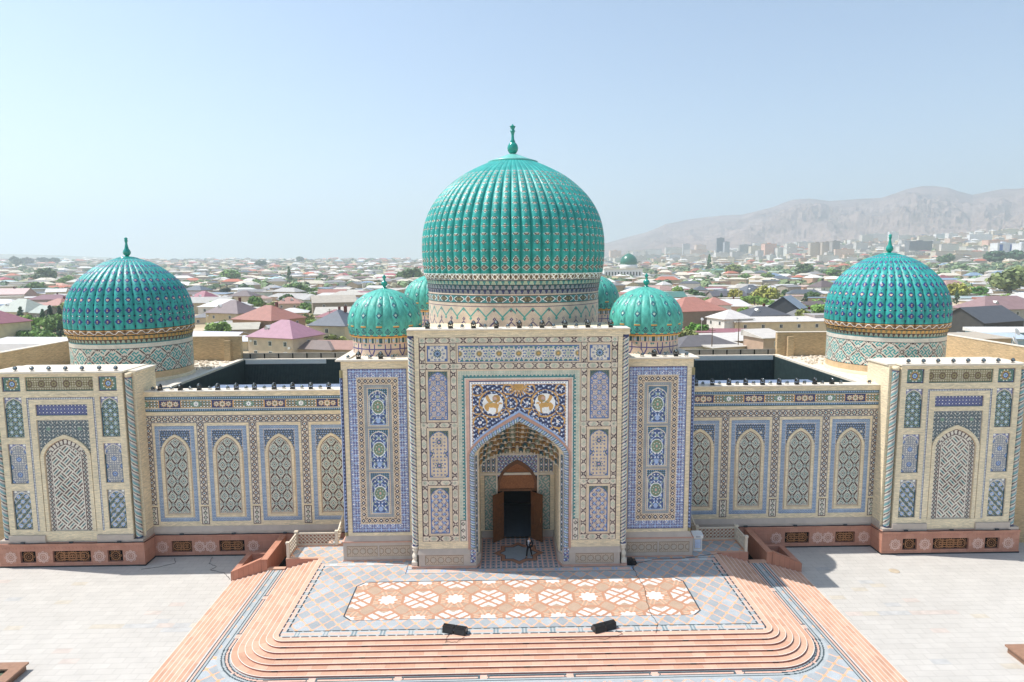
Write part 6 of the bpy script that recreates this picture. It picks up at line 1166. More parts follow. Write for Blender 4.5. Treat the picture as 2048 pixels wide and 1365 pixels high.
def house(x, y, z, w_, d_, h, rot, kind, rh, rc, wc, label, group=None, win=0, side=0, chim=0, ac=0, dorm=0, cache={}):
    r = empty('house', (x, y, z), RAD(rot)); tag(r, label, 'house', group); key = (round(w_), round(d_), round(h*2)/2, kind, round(rh*2)/2)
    w_, d_, h, rh = key[0], key[1], key[2], key[4]
    if key not in cache: cache[key] = (wall_gable(w_, d_, h, rh) if kind == 'gable' else wall_mesh(w_, d_, h), roof_mesh(kind, w_, d_, h, rh))
    o = link('wall', cache[key][0], r); o.color = (*lin(wc), 1); ro = link('roof', cache[key][1], r); q = np.array(lin(rc)); q = (q*.72+.28*q.mean())*.86; ro.color = (*q, 1)
    fl = 2 if h > 5 else 1
    for f in range(fl):
        zz = h-1.7-2.9*f
        for i in range(win):
            xx = -w_/2+w_*(i+.5)/win; q = link('window', MW1, r, (xx, -d_/2, zz)); link('pane', MG1, q)
        for i in range(side):
            yy = -d_/2+d_*(i+.5)/side; s = 1 if rot < 0 else -1; q = link('window', MW1, r, (s*w_/2, yy, zz), s*math.pi/2); link('pane', MG1, q)
    if chim: q = link('chimney', MCH, ro, (w_*.12, .0 if kind != 'hip' else d_*.1, h+rh-.3)); q.color = (*lin('6b3b34'), 1)
    for i in range(ac): link('air_conditioner', MAC, r, (-w_/2+1.2+i*(w_-2.4), -d_/2, h-1.2-1.5*(i % 2)))
    for i in range(dorm):
        b = MB(); b.box(-.7, .7, -.1, 1.6, -.2, 1.0); P = [(-.9, -.3, .95), (.9, -.3, .95), (.9, -.3, .95), (0, -.3, 1.75)]
        b.poly([(-.9, -.3, .95), (0, -.3, 1.8), (0, 2.2, 1.8), (-.9, 2.2, .95)]); b.poly([(.9, -.3, .95), (.9, 2.2, .95), (0, 2.2, 1.8), (0, -.3, 1.8)]); b.poly([(-.8, -.1, .95), (.8, -.1, .95), (0, -.1, 1.7)]); q = b.build('dormer', M_FRAMEW, ro, (-w_*.22+i*w_*.34, -d_*.3, h+rh*.3))
    FOOT.append((x, y, max(w_, d_)*.62)); return r
#        px,  py,  w,  d,  h,  rot, kind, rh, roof, wall, label, win, side, chim, ac, dorm
HERO = [
 (574, 712, 16, 13, 6.2, -24, 'hip', 4.3, 'b5748a', 'c9b49c', 'two storey banded stone house under a bright pink metal hip roof', 3, 1, 0, 2, 1),
 (540, 668, 20, 17, 6.0, -28, 'hip', 5.2, 'b5694f', 'a58467', 'unfinished brick house with a broad terracotta hip roof', 0, 2, 1, 0, 0),
 (470, 655, 17, 14, 6.5, -22, 'hip', 5.0, '7d6566', 'bfae8c', 'tan two storey house with a brown hip roof and white dormer', 2, 1, 1, 2, 1),
 (680, 690, 13, 15, 7.0, -18, 'hip', 4.4, '5f6874', 'cbbd9e', 'beige house with a slate grey hip roof and one dark window', 1, 0, 1, 0, 0),
 (668, 628, 22, 16, 6.5, 18, 'gable', 3.6, 'c3b49c', '8f8473', 'grey brick barn with a pale gable roof behind the slate roofed house', 2, 0, 0, 0, 0),
 (410, 622, 18, 15, 6.0, -30, 'hip', 5.6, 'ad5568', 'b9a58a', 'house with a steep crimson hip roof and small gables', 1, 1, 0, 0, 2),
 (580, 622, 14, 12, 4.5, 8, 'hip', 3.4, 'bd7f68', 'b7a390', 'house with a salmon roof and two white dormers', 2, 0, 0, 0, 2),
 (396, 592, 19, 15, 5.0, -15, 'hip', 4.0, '5c6875', 'a79a86', 'grey house with a dark blue grey hip roof, left of the crimson roof', 1, 1, 0, 0, 0),
 (50, 648, 19, 14, 6.0, -16, 'hip', 5.4, 'a9b3a2', 'd0bda3', 'cream house with a large sage green hip roof and dormer', 2, 1, 0, 1, 1),
 (96, 652, 9, 9, 6.0, -30, 'gable', 3.0, 'a9b3a2', '938b80', 'grey rendered annex with a sage green gable and round window', 1, 0, 0, 0, 0),
 (122, 628, 15, 12, 5.0, -20, 'hip', 3.6, 'b9705a', 'b8aa98', 'house with a terracotta hip roof beside the left side dome', 1, 1, 1, 0, 0),
 (105, 612, 24, 14, 4.5, 10, 'hip', 3.2, '8a4d5c', 'a98f88', 'house with a long plum coloured roof behind the terracotta one', 1, 0, 1, 0, 0),
 (-4, 684, 16, 12, 7.0, -14, 'hip', 4.0, 'b05f6d', 'd2c29f', 'cream house at the left frame edge with a rose hip roof', 2, 0, 0, 0, 0),
 (20, 600, 30, 16, 4.5, 6, 'gable', 4.6, 'd3a9a0', 'b59a94', 'long house with a pale pink gable roof at the far left', 0, 0, 1, 0, 0),
 (70, 700, 26, 9, 2.6, -6, 'shed', 1.0, 'd9d8d4', 'c08f96', 'low shed with a white sheet roof and dusty pink wall, left of the left dome', 0, 0, 0, 0, 0),
 (20, 716, 22, 8, 2.6, -4, 'shed', .9, 'b7ac9c', 'a89c8a', 'low weathered grey board roof at the lower left', 0, 0, 0, 0, 0),
 (432, 690, 20, 9, 3.0, -14, 'gable', 1.6, 'd5d0da', 'b9a78c', 'low shed with a lilac white gable roof right of the left dome', 0, 0, 0, 0, 0),
 (470, 676, 17, 11, 3.4, 12, 'gable', 2.2, 'c9bfa6', 'a99c86', 'shed with a ribbed cream gable roof before the pink roofed house', 0, 0, 0, 0, 0),
 (452, 700, 15, 7, 2.8, 4, 'shed', .8, 'dfe0e0', 'c8b797', 'small shed with a white sheet roof behind the brick roof wall', 0, 0, 0, 0, 0),
 (690, 716, 15, 9, 3.0, -12, 'gable', 1.8, 'b57f68', 'b09a84', 'low house with a faded terracotta sheet roof beside the left small dome', 0, 0, 0, 0, 0),
 (640, 716, 13, 8, 3.2, -20, 'hip', 2.0, '8a7468', 'b09a84', 'low house with a brown tiled roof right of the pink roofed house', 0, 0, 0, 0, 0),
 (625, 575, 40, 16, 4.5, -10, 'hip', 3.4, 'cfc2a4', 'b59a7c', 'long house with a sand coloured hip roof', 3, 0, 0, 0, 0),
 (700, 600, 46, 15, 3.5, -6, 'shed', 1.4, 'd8d2c6', '9c8d78', 'long low building with a white roof left of the small dome', 0, 0, 0, 0, 0),
 (683, 562, 19, 15, 6.0, -24, 'hip', 5.6, 'b9694f', 'a88f7c', 'house with a steep brick red hip roof in the left mid distance', 2, 0, 0, 0, 1),
 (742, 556, 19, 15, 6.0, -16, 'hip', 5.6, '77797f', 'a39683', 'house with a tall slate grey hip roof left of the great dome', 1, 1, 0, 0, 0),
 (410, 560, 20, 16, 7.5, -20, 'hip', 5.4, '85827f', 'c2ac8c', 'tall cream house with a grey hip roof and gables', 2, 1, 1, 0, 0),
 (354, 566, 18, 14, 6.5, -18, 'hip', 5.6, '9a928c', 'cdb994', 'cream house with a pale grey hip roof behind the left dome', 2, 1, 0, 0, 0),
 (448, 568, 20, 15, 4.5, 0, 'hip', 4.6, 'dcd9d4', 'a3957f', 'house with a bright white pyramid roof', 0, 0, 0, 0, 0),
 (590, 560, 23, 15, 6.0, -12, 'hip', 4.6, '6f7f92', 'a09a93', 'house with a blue grey hip roof left of the brick red one', 2, 0, 0, 0, 1),
 (547, 534, 26, 16, 6.0, -18, 'hip', 6, 'c58573', 'b59a86', 'far house with a salmon hip roof near the horizon', 1, 0, 0, 0, 0),
 (1378, 660, 22, 18, 8.0, 20, 'hip', 5.2, 'c4755a', '8a7a6a', 'large house with an orange tile hip roof beside the right small dome', 0, 0, 0, 0, 0),
 (1427, 634, 12, 11, 6.0, 14, 'hip', 3.6, 'c77e66', 'd9d2c8', 'small white house with an orange hip roof', 1, 1, 0, 0, 0),
 (1458, 668, 12, 11, 6.0, 16, 'hip', 3.0, 'e2d8cd', 'd8d4cc', 'white two storey house with a cream hip roof', 1, 2, 0, 1, 0),
 (1521, 648, 18, 14, 4.0, 10, 'hip', 3.6, '5b5c62', 'b09a86', 'house with a charcoal hip roof behind the long flat roof', 0, 0, 1, 0, 1),
 (1572, 640, 13, 14, 5.5, 52, 'gable', 5.4, '8496a6', '474a4e', 'house with a steep blue grey gable and dark gable wall', 0, 0, 0, 0, 0),
 (1566, 668, 40, 10, 5.0, 3, 'shed', .9, 'ddd3c5', 'cdbb99', 'long beige building with a flat cream roof and a row of white windows', 6, 0, 0, 0, 0),
 (1530, 715, 8, 9, 6.0, 14, 'shed', 1.3, 'd8cdbd', 'b59b86', 'narrow house with patchy plaster and an arched dark window', 1, 0, 0, 0, 0),
 (1462, 700, 16, 12, 3.5, 8, 'shed', .8, 'dcd2c4', 'b98d5c', 'low house with a white roof and ochre wall between the poles', 0, 0, 0, 0, 0),
 (1445, 712, 12, 7, 3.0, 20, 'shed', .7, 'd5cab8', 'b8a88e', 'low shed with a cream roof before the ochre walled house', 0, 0, 0, 0, 0),
 (1398, 708, 18, 11, 2.8, 12, 'hip', 2.4, '6f6868', 'd6cfc4', 'low white walled house with a dark grey sheet roof beside the right small dome', 0, 0, 0, 0, 0),
 (1646, 590, 19, 15, 6.5, 18, 'hip', 5.0, '76625f', 'd4cec6', 'white two storey house with a brown hip roof left of the right dome', 3, 1, 0, 0, 0),
 (1610, 586, 12, 10, 5.5, 14, 'shed', .8, 'd8b4a0', 'c9a793', 'small pink rendered house next to the brown roofed house', 1, 0, 0, 0, 0),
 (1500, 600, 20, 16, 5.0, 20, 'hip', 5.4, '666b73', '8f8880', 'house with a big grey hip roof behind the yellow green trees', 0, 0, 0, 0, 1),
 (1452, 602, 24, 12, 3.6, 6, 'gable', 3.4, '67646a', '9a9087', 'house with a long dark grey gable roof', 2, 0, 0, 0, 0),
 (1640, 664, 9, 7, 6.5, 6, 'flat', .5, 'b7aea8', 'd8cdc6', 'white tower like wall house beside the blue grey gable', 0, 0, 0, 0, 0),
 (1997, 650, 31, 16, 7.0, 9, 'hip', 5.0, 'a37b78', 'b1a8a0', 'large grey house with a dusty pink hip roof at the right edge', 5, 1, 0, 1, 1),
 (1958, 668, 24, 16, 5.0, 24, 'gable', 5.0, '55575c', '4c4a47', 'dark open gabled shed with a charcoal roof', 0, 0, 0, 0, 0),
 (1932, 700, 18, 12, 4.0, 8, 'shed', .7, 'c9b596', 'a99678', 'low building with a sand coloured flat roof right of the right dome', 0, 0, 0, 0, 0),
 (2014, 684, 22, 8, 3.5, -4, 'shed', .8, 'e3dfd6', '8fb0bd', 'long shed with a white roof and pale blue wall at the right', 3, 0, 0, 0, 0),
 (1985, 694, 16, 7, 3.2, -14, 'shed', .8, 'b8cad6', '8fa6ad', 'shed with a pale blue glass roof before the satellite dishes', 0, 0, 0, 0, 0),
 (1884, 566, 18, 14, 5.0, 12, 'hip', 4.6, 'a24a55', 'c9a38e', 'house with a crimson hip roof right of the right dome', 1, 0, 0, 0, 0),
 (1901, 582, 26, 16, 4.5, 10, 'hip', 4.8, 'c18f7d', 'b59a86', 'house with a broad salmon roof right of the right dome', 0, 0, 0, 0, 0),
 (1960, 577, 52, 18, 3.2, -6, 'hip', 2.4, 'bcc6cf', 'a6a39c', 'long low building with a pale blue grey metal roof', 0, 0, 0, 0, 0),
 (1985, 560, 22, 15, 5.0, 28, 'gable', 4.5, '5e6b76', 'a5907c', 'house with a dark blue gable near the big tree', 0, 0, 0, 0, 0),
 (1345, 606, 14, 12, 4.0, 10, 'gable', 3.4, '4f8f82', 'b5aa98', 'house with a sea green gable roof behind the right small dome', 0, 0, 0, 0, 0),
 (1392, 548, 22, 15, 6.0, 12, 'hip', 5.2, 'c06a4c', 'cbb79c', 'house with a vivid orange hip roof in the right mid distance', 1, 0, 0, 0, 0),
 (1435, 548, 30, 14, 6.5, -4, 'hip', 3.6, '6fae93', 'cdbb84', 'yellow house with a mint green roof', 2, 0, 0, 0, 0),
 (1560, 552, 46, 14, 6.0, 3, 'gable', 2.0, 'b9c7a8', 'c9b98a', 'long yellow building with a pale green roof', 0, 0, 0, 0, 0),
 (1524, 552, 22, 15, 5.0, 16, 'hip', 4.8, 'c78973', 'b59a86', 'house with a salmon roof and gables in the right mid distance', 1, 0, 0, 0, 1),
 (1640, 540, 26, 16, 6.0, 14, 'hip', 5.0, 'c79b84', 'c9b298', 'far house with a peach hip roof below the city towers', 1, 0, 0, 0, 0),
 (1670, 552, 30, 18, 6.0, 20, 'hip', 6.0, '7d6c68', 'a9998a', 'far house with a brown hip roof left of the right dome', 1, 0, 0, 0, 0),
]
for h_ in HERO:
    px, py, w_, d_, hh, rot, kd, rh, rc, wc, lb, wi, sd_, ch, ac, dm = h_
    x, y, z = at(px, py); house(x, y, z, w_, d_, hh, -rot if False else rot, kd, rh, rc, wc, lb, None, wi, sd_, ch, ac, dm)
# the white mosque with a dark green dome in the right mid distance
x, y, z = at(1243, 557); r = empty('far_mosque', (x, y, z), RAD(4)); tag(r, 'white mosque with a dark green dome in the right mid distance', 'mosque'); k_ = (Vector((x, y, z))-CAM).length/FPX
b = MB(); b.box(-38*k_, 38*k_, -14*k_, 14*k_, -3, 17*k_); b.build('wall', M_WHITE, r); b = MB(); b.box(-39*k_, 39*k_, -15*k_, 15*k_, 17*k_, 18.5*k_); b.build('cornice', M_COPING, r)
b = MB(); b.lathe([(17*k_, 18*k_), (17*k_, 25*k_), (15.5*k_, 26*k_)], 24, (14*k_, 0)); b.build('drum', M_WHITE, r)
b = MB(); b.lathe([(15.5*k_, 25.5*k_), (17*k_, 30*k_), (16*k_, 36*k_), (12*k_, 42*k_), (6*k_, 46*k_), (.6*k_, 48*k_), (.4*k_, 52*k_), (0, 52.5*k_)], 28, (14*k_, 0)); b.build('dome', plain('dark_green_dome', '1f6b55', .3, .6), r)
for i in range(12): b = MB(); b.box((-35+i*6.0)*k_, (-32.4+i*6.0)*k_, -14.3*k_, -14*k_, 5*k_, 12*k_); b.build('window', M_GLASS, r)
FOOT.append((x, y, 50*k_))
# ---------------------------------------------------------------- the rest of the town
DISC = [(260, 630, 131), (1776, 622, 128), (770, 655, 74), (1294, 650, 71), (838, 610, 40), (1222, 605, 30)]
def hidden(px, py, w_=0):
    if 846-w_ < px < 1207+w_: return True
    if any(math.hypot(px-a, py-c) < r_-4 for a, c, r_ in DISC): return True
    if py > 712: return True
    if 129 < px < 391 and py > 620 or 1650 < px < 1902 and py > 612: return True
    if 700 < px < 842 and py > 650 or 1226 < px < 1363 and py > 640: return True
    return False
rnd = random.Random(21); DENSE = []
ROOFS = [('dcd8d0', 'white', 24), ('cfc5b2', 'cream', 20), ('b9b3a9', 'pale grey', 16), ('8d8a88', 'grey', 9), ('5f666e', 'slate grey', 8), ('a85a62', 'crimson', 3), ('b8705a', 'terracotta', 7), ('c79a88', 'pale pink', 5), ('7a6663', 'brown', 5), ('a9bfc0', 'pale green', 2), ('8296a8', 'blue grey', 4)]
WALLS = [('cdbb9d', 'cream'), ('b6a48a', 'tan'), ('a39a8f', 'grey'), ('d8d2c8', 'white'), ('bf9f88', 'pinkish')]
KN = {'hip': 'hip', 'gable': 'gable', 'shed': 'lean to', 'flat': 'flat'}
def clear(x, y, r_): return all((x-a)**2+(y-c)**2 > (r_+q)**2 for a, c, q in FOOT)
cand = []
d = 176.0
while d < 760:
    n = int(1.5*d/21); 
    for i in range(n):
        a = -.72+1.44*(i+rnd.uniform(.15, .85))/n; dd = d+rnd.uniform(-7, 7); cand.append((CAM.x+dd*math.sin(a+YAW), CAM.y+dd*math.cos(a+YAW), dd))
    d += 17+d*.018
made = []
for x, y, dd in cand:
    px, py = project((x, y, GZ))
    if not (-40 < px < 2090) or py > 708 or hidden(px, py-8): continue
    if rnd.random() < .16: continue
    kd = rnd.choices(['hip', 'gable', 'shed', 'flat'], [30, 16, 34, 20])[0]; two = rnd.random() < .25 and kd != 'shed'
    w_ = rnd.uniform(12, 24); d_ = rnd.uniform(9, 14); hh = rnd.uniform(5.4, 6.6) if two else rnd.uniform(2.8, 3.8); rh = {'hip': rnd.uniform(2, 3.6), 'gable': rnd.uniform(1.6, 3.2), 'shed': rnd.uniform(.5, 1.1), 'flat': .5}[kd]
    if not clear(x, y, w_*.45): continue
    rc, rn, _ = rnd.choices(ROOFS, [q[2] for q in ROOFS])[0]; wc, wn = rnd.choice(WALLS)
    made.append([x, y, w_, d_, hh, rnd.choice([-1, 1])*rnd.uniform(3, 32)+(90 if rnd.random() < .12 else 0), kd, rh, rc, wc, rn, wn, two, px, py, dd]); FOOT.append((x, y, w_*.5))
made.sort(key=lambda q: q[-1]); made = made[:232]
def zone(px, py):
    side = 'left of left dome' if px < 140 else 'between left domes' if px < 700 else 'left of great dome' if px < 1000 else 'right of great dome' if px < 1300 else 'between right domes' if px < 1660 else 'right of right dome'
    if 140 <= px < 391: side = 'behind left dome'
    if 1650 <= px < 1902: side = 'behind right dome'
    return side, ('near' if py > 610 else 'middle' if py > 565 else 'far')
from collections import defaultdict
grp = defaultdict(list)
for q in made:
    s_, b_ = zone(q[13], q[14]); grp[(q[10], KN[q[6]], s_, b_)].append(q)
for (rn, kn, s_, b_), L in grp.items():
    L.sort(key=lambda q: q[13])
    for i, q in enumerate(L):
        lab = f'{q[11]} {"two storey " if q[12] else ""}house, {rn} {kn} roof, {b_} rows {s_}'
        if len(L) > 1: lab = f'{q[11]} house, {rn} {kn} roof, {ORD[i]} from left, {b_} rows {s_}'
        near = q[15] < 420
        house(q[0], q[1], GZ, q[2], q[3], q[4], q[5], q[6], q[7], q[8], q[9], lab, 'houses of the town', (2 if q[2] < 15 else 3) if near else 0, 1 if near else 0, 1 if near and q[6] == 'hip' and rnd.random() < .5 else 0, 0, 0)
# far houses: past counting, one mesh
b = MB(); FC = []
M_FAR = NT('far_house_colours', .8, .3); a_ = M_FAR.n('Attribute', attribute_name='tile'); M_FAR = M_FAR.out(a_.outputs['Color'])
def far_house(b, x, y, z, w_, d_, h, rh, rot, rc, wc):
    ca, sa = math.cos(rot), math.sin(rot); T = lambda p: (x+ca*p[0]-sa*p[1], y+sa*p[0]+ca*p[1], z+p[2]); W2, D2 = w_/2, d_/2
    Q = [(-W2, -D2), (W2, -D2), (W2, D2), (-W2, D2)]
    for i in range(4): p, q = Q[i], Q[(i+1) % 4]; b.poly([T((*p, -2)), T((*q, -2)), T((*q, h)), T((*p, h))]); FC.append(wc)
    r_ = max(0, W2-D2*.9); W3, D3 = W2+.4, D2+.4; E1, E2 = (-r_, 0, h+rh), (r_, 0, h+rh); A_, B_, C_, D_ = (-W3, -D3, h), (W3, -D3, h), (W3, D3, h), (-W3, D3, h)
    for f in ([A_, B_, E2, E1], [B_, C_, E2], [C_, D_, E1, E2], [D_, A_, E1]): b.poly([T(p) for p in f]); FC.append(rc)
dmin = made[-1][-1]; d = dmin+10
while d < 4200:
    sp = 24+d*.016; n = int(1.44*d/sp)
    for i in range(n):
        a = -.72+1.44*(i+rnd.uniform(.1, .9))/n; dd = d+rnd.uniform(-.4, .4)*sp; x, y = CAM.x+dd*math.sin(a+YAW), CAM.y+dd*math.cos(a+YAW); px = 1024+FPX*math.tan(a)
        if 856 < px < 1196 or rnd.random() < (.1 if dd < 1200 else .3 if px < 1250 else .2): continue
        if dd > 1300 and dd < 1650 and px > 1230 and rnd.random() < .7: continue   # the green belt
        if not clear(x, y, 9): continue
        rc, rn, _ = rnd.choices(ROOFS, [q[2] for q in ROOFS])[0]; wc, wn = rnd.choice(WALLS); s_ = 1+dd/5000
        far_house(b, x, y, th(x, y), rnd.uniform(12, 24)*s_, rnd.uniform(9, 14)*s_, rnd.uniform(3.2, 7)*s_, rnd.uniform(.4, 3.5)*s_, rnd.uniform(-.5, .5), lin(rc), lin(wc))
    d += sp*.8+d*.012
o = b.build('distant_town', M_FAR, weld=False); at_ = o.data.attributes.new('tile', 'FLOAT_COLOR', 'FACE'); at_.data.foreach_set('color', np.concatenate([np.array(FC), np.ones((len(FC), 1))], 1).astype(np.float32).ravel()); tag(o, 'countless small far houses fading towards the horizon', 'town', kind='stuff')
# ---------------------------------------------------------------- city blocks on the slope
def block_mat(name, c, win, bw, bh):
    t = NT(name, .8, .3); co = t.coord('UV'); k = t.n('TexBrick', Scale=1.0); k.offset = 0; k.inputs['Brick Width'].default_value = bw; k.inputs['Row Height'].default_value = bh; k.inputs['Mortar Size'].default_value = bh*.2; k.inputs['Mortar Smooth'].default_value = 0
    a = np.array(lin(win)); k.inputs['Color1'].default_value = (*(a*.8), 1); k.inputs['Color2'].default_value = (*(a*1.3), 1); oi = t.n('ObjectInfo'); t.l(oi.outputs['Color'], k.inputs['Mortar']); t.l(co, k.inputs['Vector']); return t.out(k.outputs['Color'])
M_BLOCK = block_mat('flat_block_facade', 'd8d2c8', 'a3a4a3', 3.0, 3.1); M_FRAMEB = block_mat('concrete_frame', 'b9b2a8', '4f5458', 4.5, 3.3)
rn2 = random.Random(4)
def apartment(px, py, wpx, hpx, col, label, mat=None, depth=14, rot=0, group='apartment blocks on the slope', stripe=None):
    x, y, z = at(px, py); k = (Vector((x, y, z))-CAM).dot(CF)/FPX; w_, h_ = wpx*k, hpx*k; r = empty('apartment_block', (x, y, z), RAD(rot)); tag(r, label, 'apartment block', group)
    b = MB(); b.box(-w_/2, w_/2, -depth/2, depth/2, -25, h_, 'td'); o = b.build('facade', mat or M_BLOCK, r); o.color = (*np.minimum(np.array(lin(col))*1.2, .85), 1); b = MB(); b.box(-w_/2-.4, w_/2+.4, -depth/2-.4, depth/2+.4, h_, h_+1.2); b.box(-w_*.1, w_*.15, -3, 3, h_+1.2, h_+4.2, 'd'); o = b.build('roof', M_WALLC, r); o.color = (*[c*.9 for c in lin(col)], 1)
    if stripe:
        for f in stripe: b = MB(); b.box(w_*(f-.09), w_*(f+.09), -depth/2-.6, -depth/2, 4, h_-3); b.build('glass_strip', plain('blue_glass_strip', '2f55a0', .3, .6), r)
    return r
CITY = [(1632, 515, 28, 28, 'b9a893', 'left tower of the brown grey tower trio'), (1652, 515, 20, 29, 'b3a28e', 'middle tower of the brown grey tower trio'), (1668, 515, 15, 31, '8f8880', 'darkest right tower of the brown grey tower trio'),
 (1490, 512, 24, 21, 'b9b6b1', 'grey unfinished tower block left of the pink block'), (1440, 513, 14, 35, '6f737a', 'tall dark unfinished tower with a crane look'), (1452, 513, 10, 28, '8d8f92', 'slim grey tower behind the dark one'), (1537, 515, 26, 26, 'd9a78e', 'salmon pink tower block'), (1560, 514, 20, 17, 'd8d4cc', 'white block right of the salmon tower'), (1580, 514, 22, 16, 'd2cfc8', 'pale block left of the brown tower trio'),
 (1372, 513, 14, 24, 'b7b3b0', 'grey tower at the left end of the city'), (1350, 510, 40, 14, 'cfc6b8', 'long pale block behind the white mosque'), (1228, 507, 32, 16, 'd3c9ba', 'cream block right beside the great dome'), (1300, 503, 46, 13, 'd9b8a0', 'long peach block near the mountain foot'), (1258, 500, 26, 14, 'c9c3b8', 'small pale block on the mountain foot'), (1330, 501, 24, 17, 'cfa893', 'pink block behind the green belt'), (1400, 508, 22, 17, 'd8b69e', 'peach block left of the dark tower'), (1415, 497, 22, 14, 'd5d2cd', 'white block behind the peach one'), (1468, 500, 22, 18, 'dcd9d4', 'white tower block right of the dark tower'),
 (1520, 499, 30, 12, 'c9c5bd', 'long grey white block above the pink tower'), (1665, 480, 26, 16, 'b5ada5', 'grey towers on the ridge above the trio'), (1640, 482, 14, 12, 'c9c6c1', 'small white block on the ridge'), (1700, 500, 60, 9, 'cfcac2', 'very long low pale block'), (1720, 490, 50, 9, 'd5d2cb', 'long white block above it'), (1606, 497, 36, 12, 'c9c6c0', 'pale block above the white block'), (1578, 492, 22, 11, 'cac6bf', 'pale small block between towers'),
 (1785, 486, 16, 21, 'dedcd8', 'white tower behind the right finial'), (1836, 506, 48, 22, '7f7f80', 'dark concrete frame under construction'), (1818, 506, 24, 16, 'd6cdc2', 'cream block before the concrete frame'), (1822, 517, 38, 12, 'd9d3c6', 'white office with dark bands under the concrete frame'), (1886, 480, 32, 11, 'e0ddd8', 'bright white block high on the slope'), (1902, 480, 18, 12, 'dad6d0', 'second white block high on the slope'), (1958, 483, 40, 13, 'e0dfdc', 'long white block high on the slope, right'), (1912, 488, 44, 9, 'd8b79f', 'peach row block on the slope'), (1990, 492, 48, 10, 'd9a88c', 'orange row block on the slope, right'), (1890, 499, 60, 10, 'cdbfa8', 'long tan row block'),
 (1918, 518, 100, 13, 'c6b9a5', 'very long beige row block right of the dome'), (1950, 504, 60, 10, 'c9c3b5', 'long grey row block'), (2003, 519, 36, 31, 'e3e4e6', 'white tower with two blue glass strips'), (2040, 519, 22, 30, 'e3e4e6', 'white tower with one blue glass strip at the right edge'), (2030, 482, 30, 10, 'd8cfc4', 'pale block on the upper right slope'), (1986, 472, 26, 6, 'c9c3bb', 'low block on the upper slope'), (1758, 502, 40, 10, 'cfc8bc', 'pale row block left of the right finial'), (1870, 512, 30, 8, 'cabfae', 'low tan block'), (1735, 480, 24, 8, 'c5bfb8', 'low grey block on the ridge'), (1600, 483, 30, 8, 'c9c5c0', 'low pale block on the ridge')]
for px, py, w_, h_, c_, lb in CITY:
    apartment(px, py, w_, h_, c_, lb+(' in the far city' if len(lb.split()) < 10 else ''), M_FRAMEB if ('unfinished' in lb or 'frame under' in lb or 'bands' in lb) else None, 24, rn2.uniform(-14, 14), stripe=(-.3, .3) if 'two blue' in lb else (0.05,) if 'one blue' in lb else None)
rc_ = random.Random(41); EX = []
for k in range(150):
    px = rc_.uniform(1215, 2060); hy = horizon_y(px); py = hy+rc_.uniform(2, 1)*3+rc_.uniform(0, 1)**1.3*(522-hy)
    if 1700 < px < 1850 and py > 508: continue
    EX.append((px, py, rc_.uniform(14, 40), rc_.uniform(5, 11) if rc_.random() < .75 else rc_.uniform(12, 19), rc_.choice([('d9d5ce', 'white'), ('cfc8bc', 'cream'), ('c4bfb8', 'grey'), ('d6b8a2', 'peach'), ('cdbfa6', 'tan')])))
EX.sort()
for (cn) in ('white', 'cream', 'grey', 'peach', 'tan'):
    for band in ('upper', 'lower'):
        L = [e for e in EX if e[4][1] == cn and (e[1] < horizon_y(e[0])+14) == (band == 'upper')]
        for i, e in enumerate(L): apartment(e[0], e[1], e[2], e[3], e[4][0], f'small {cn} city block, {ORD[i] if i < 20 else ORD[i-20]+" after the twentieth"} from left on the {band} slope', None, 14, rc_.uniform(-25, 25), 'small blocks of the far city')
# ---------------------------------------------------------------- trees
def leaf_mat():
    t = NT('leaves', .65, .3); oi = t.n('ObjectInfo'); co = t.coord('Object'); f1 = t.noise(co, 2.2, 4, .55, 1.5); at2 = t.n('Attribute', attribute_name='tile'); k = t.n('VectorMath', operation='MULTIPLY'); t.l(oi.outputs['Color'], k.inputs[0]); t.l(at2.outputs['Color'], k.inputs[1]); return t.out(t.mul(k.outputs[0], [f1]))
M_LEAF = leaf_mat(); M_BARK = plain('bark', '6a5846', .9, .1, var=.2, scale=3)
def crown(seed, shape, nclump=46, nleaf=34, ls=.085):
    r_ = np.random.default_rng(seed); V, C = [], []
    for _ in range(nclump):
        while True:
            p = r_.uniform(-1, 1, 3)
            if np.linalg.norm(p) < 1: break
        if shape == 'cone': h = r_.random()**.7; rr = (1-h)*.5+.03; a = r_.uniform(0, 6.28); q = r_.random()**.5; c = np.array([rr*q*np.cos(a), rr*q*np.sin(a), .15+h*1.6]); cr_ = .16*(1-h*.6)
        elif shape == 'willow': c = p*np.array([.86, .86, .55])+np.array([0, 0, .78]); cr_ = .3
        elif shape == 'bush': c = p*np.array([1.0, .9, .42])+np.array([0, 0, .42]); cr_ = .26
        else: p = p/max(.55, np.linalg.norm(p)**.6); c = p*np.array([.74, .74, .56])+np.array([0, 0, .98]); cr_ = .27
        sh = r_.uniform(.72, 1.25)
        for _ in range(nleaf):
            n_ = r_.normal(size=3); n_ /= np.linalg.norm(n_); o = c+n_*cr_*r_.uniform(.55, 1.05)*np.array([1, 1, 1.5 if shape == 'willow' else .8]); t1 = np.cross(n_, r_.normal(size=3)); t1 /= np.linalg.norm(t1); t2 = np.cross(n_, t1); t2 = t2+n_*r_.uniform(-.6, .6); l = ls*r_.uniform(.6, 1.3); 
            V += [o-t1*l-t2*l*.7, o+t1*l-t2*l*.5, o+t1*l*.6+t2*l, o-t1*l*.7+t2*l*.8]; s2 = sh*r_.uniform(.85, 1.15); C.append((s2, s2*r_.uniform(.96, 1.04), s2*.95))
    V = np.array(V); me = bpy.data.meshes.new('crown'); raw_mesh(me, V, np.arange(len(V)), np.full(len(V)//4, 4, np.int32)); at_ = me.attributes.new('tile', 'FLOAT_COLOR', 'FACE'); at_.data.foreach_set('color', np.concatenate([np.array(C), np.ones((len(C), 1))], 1).astype(np.float32).ravel()); me.materials.append(M_LEAF); return me
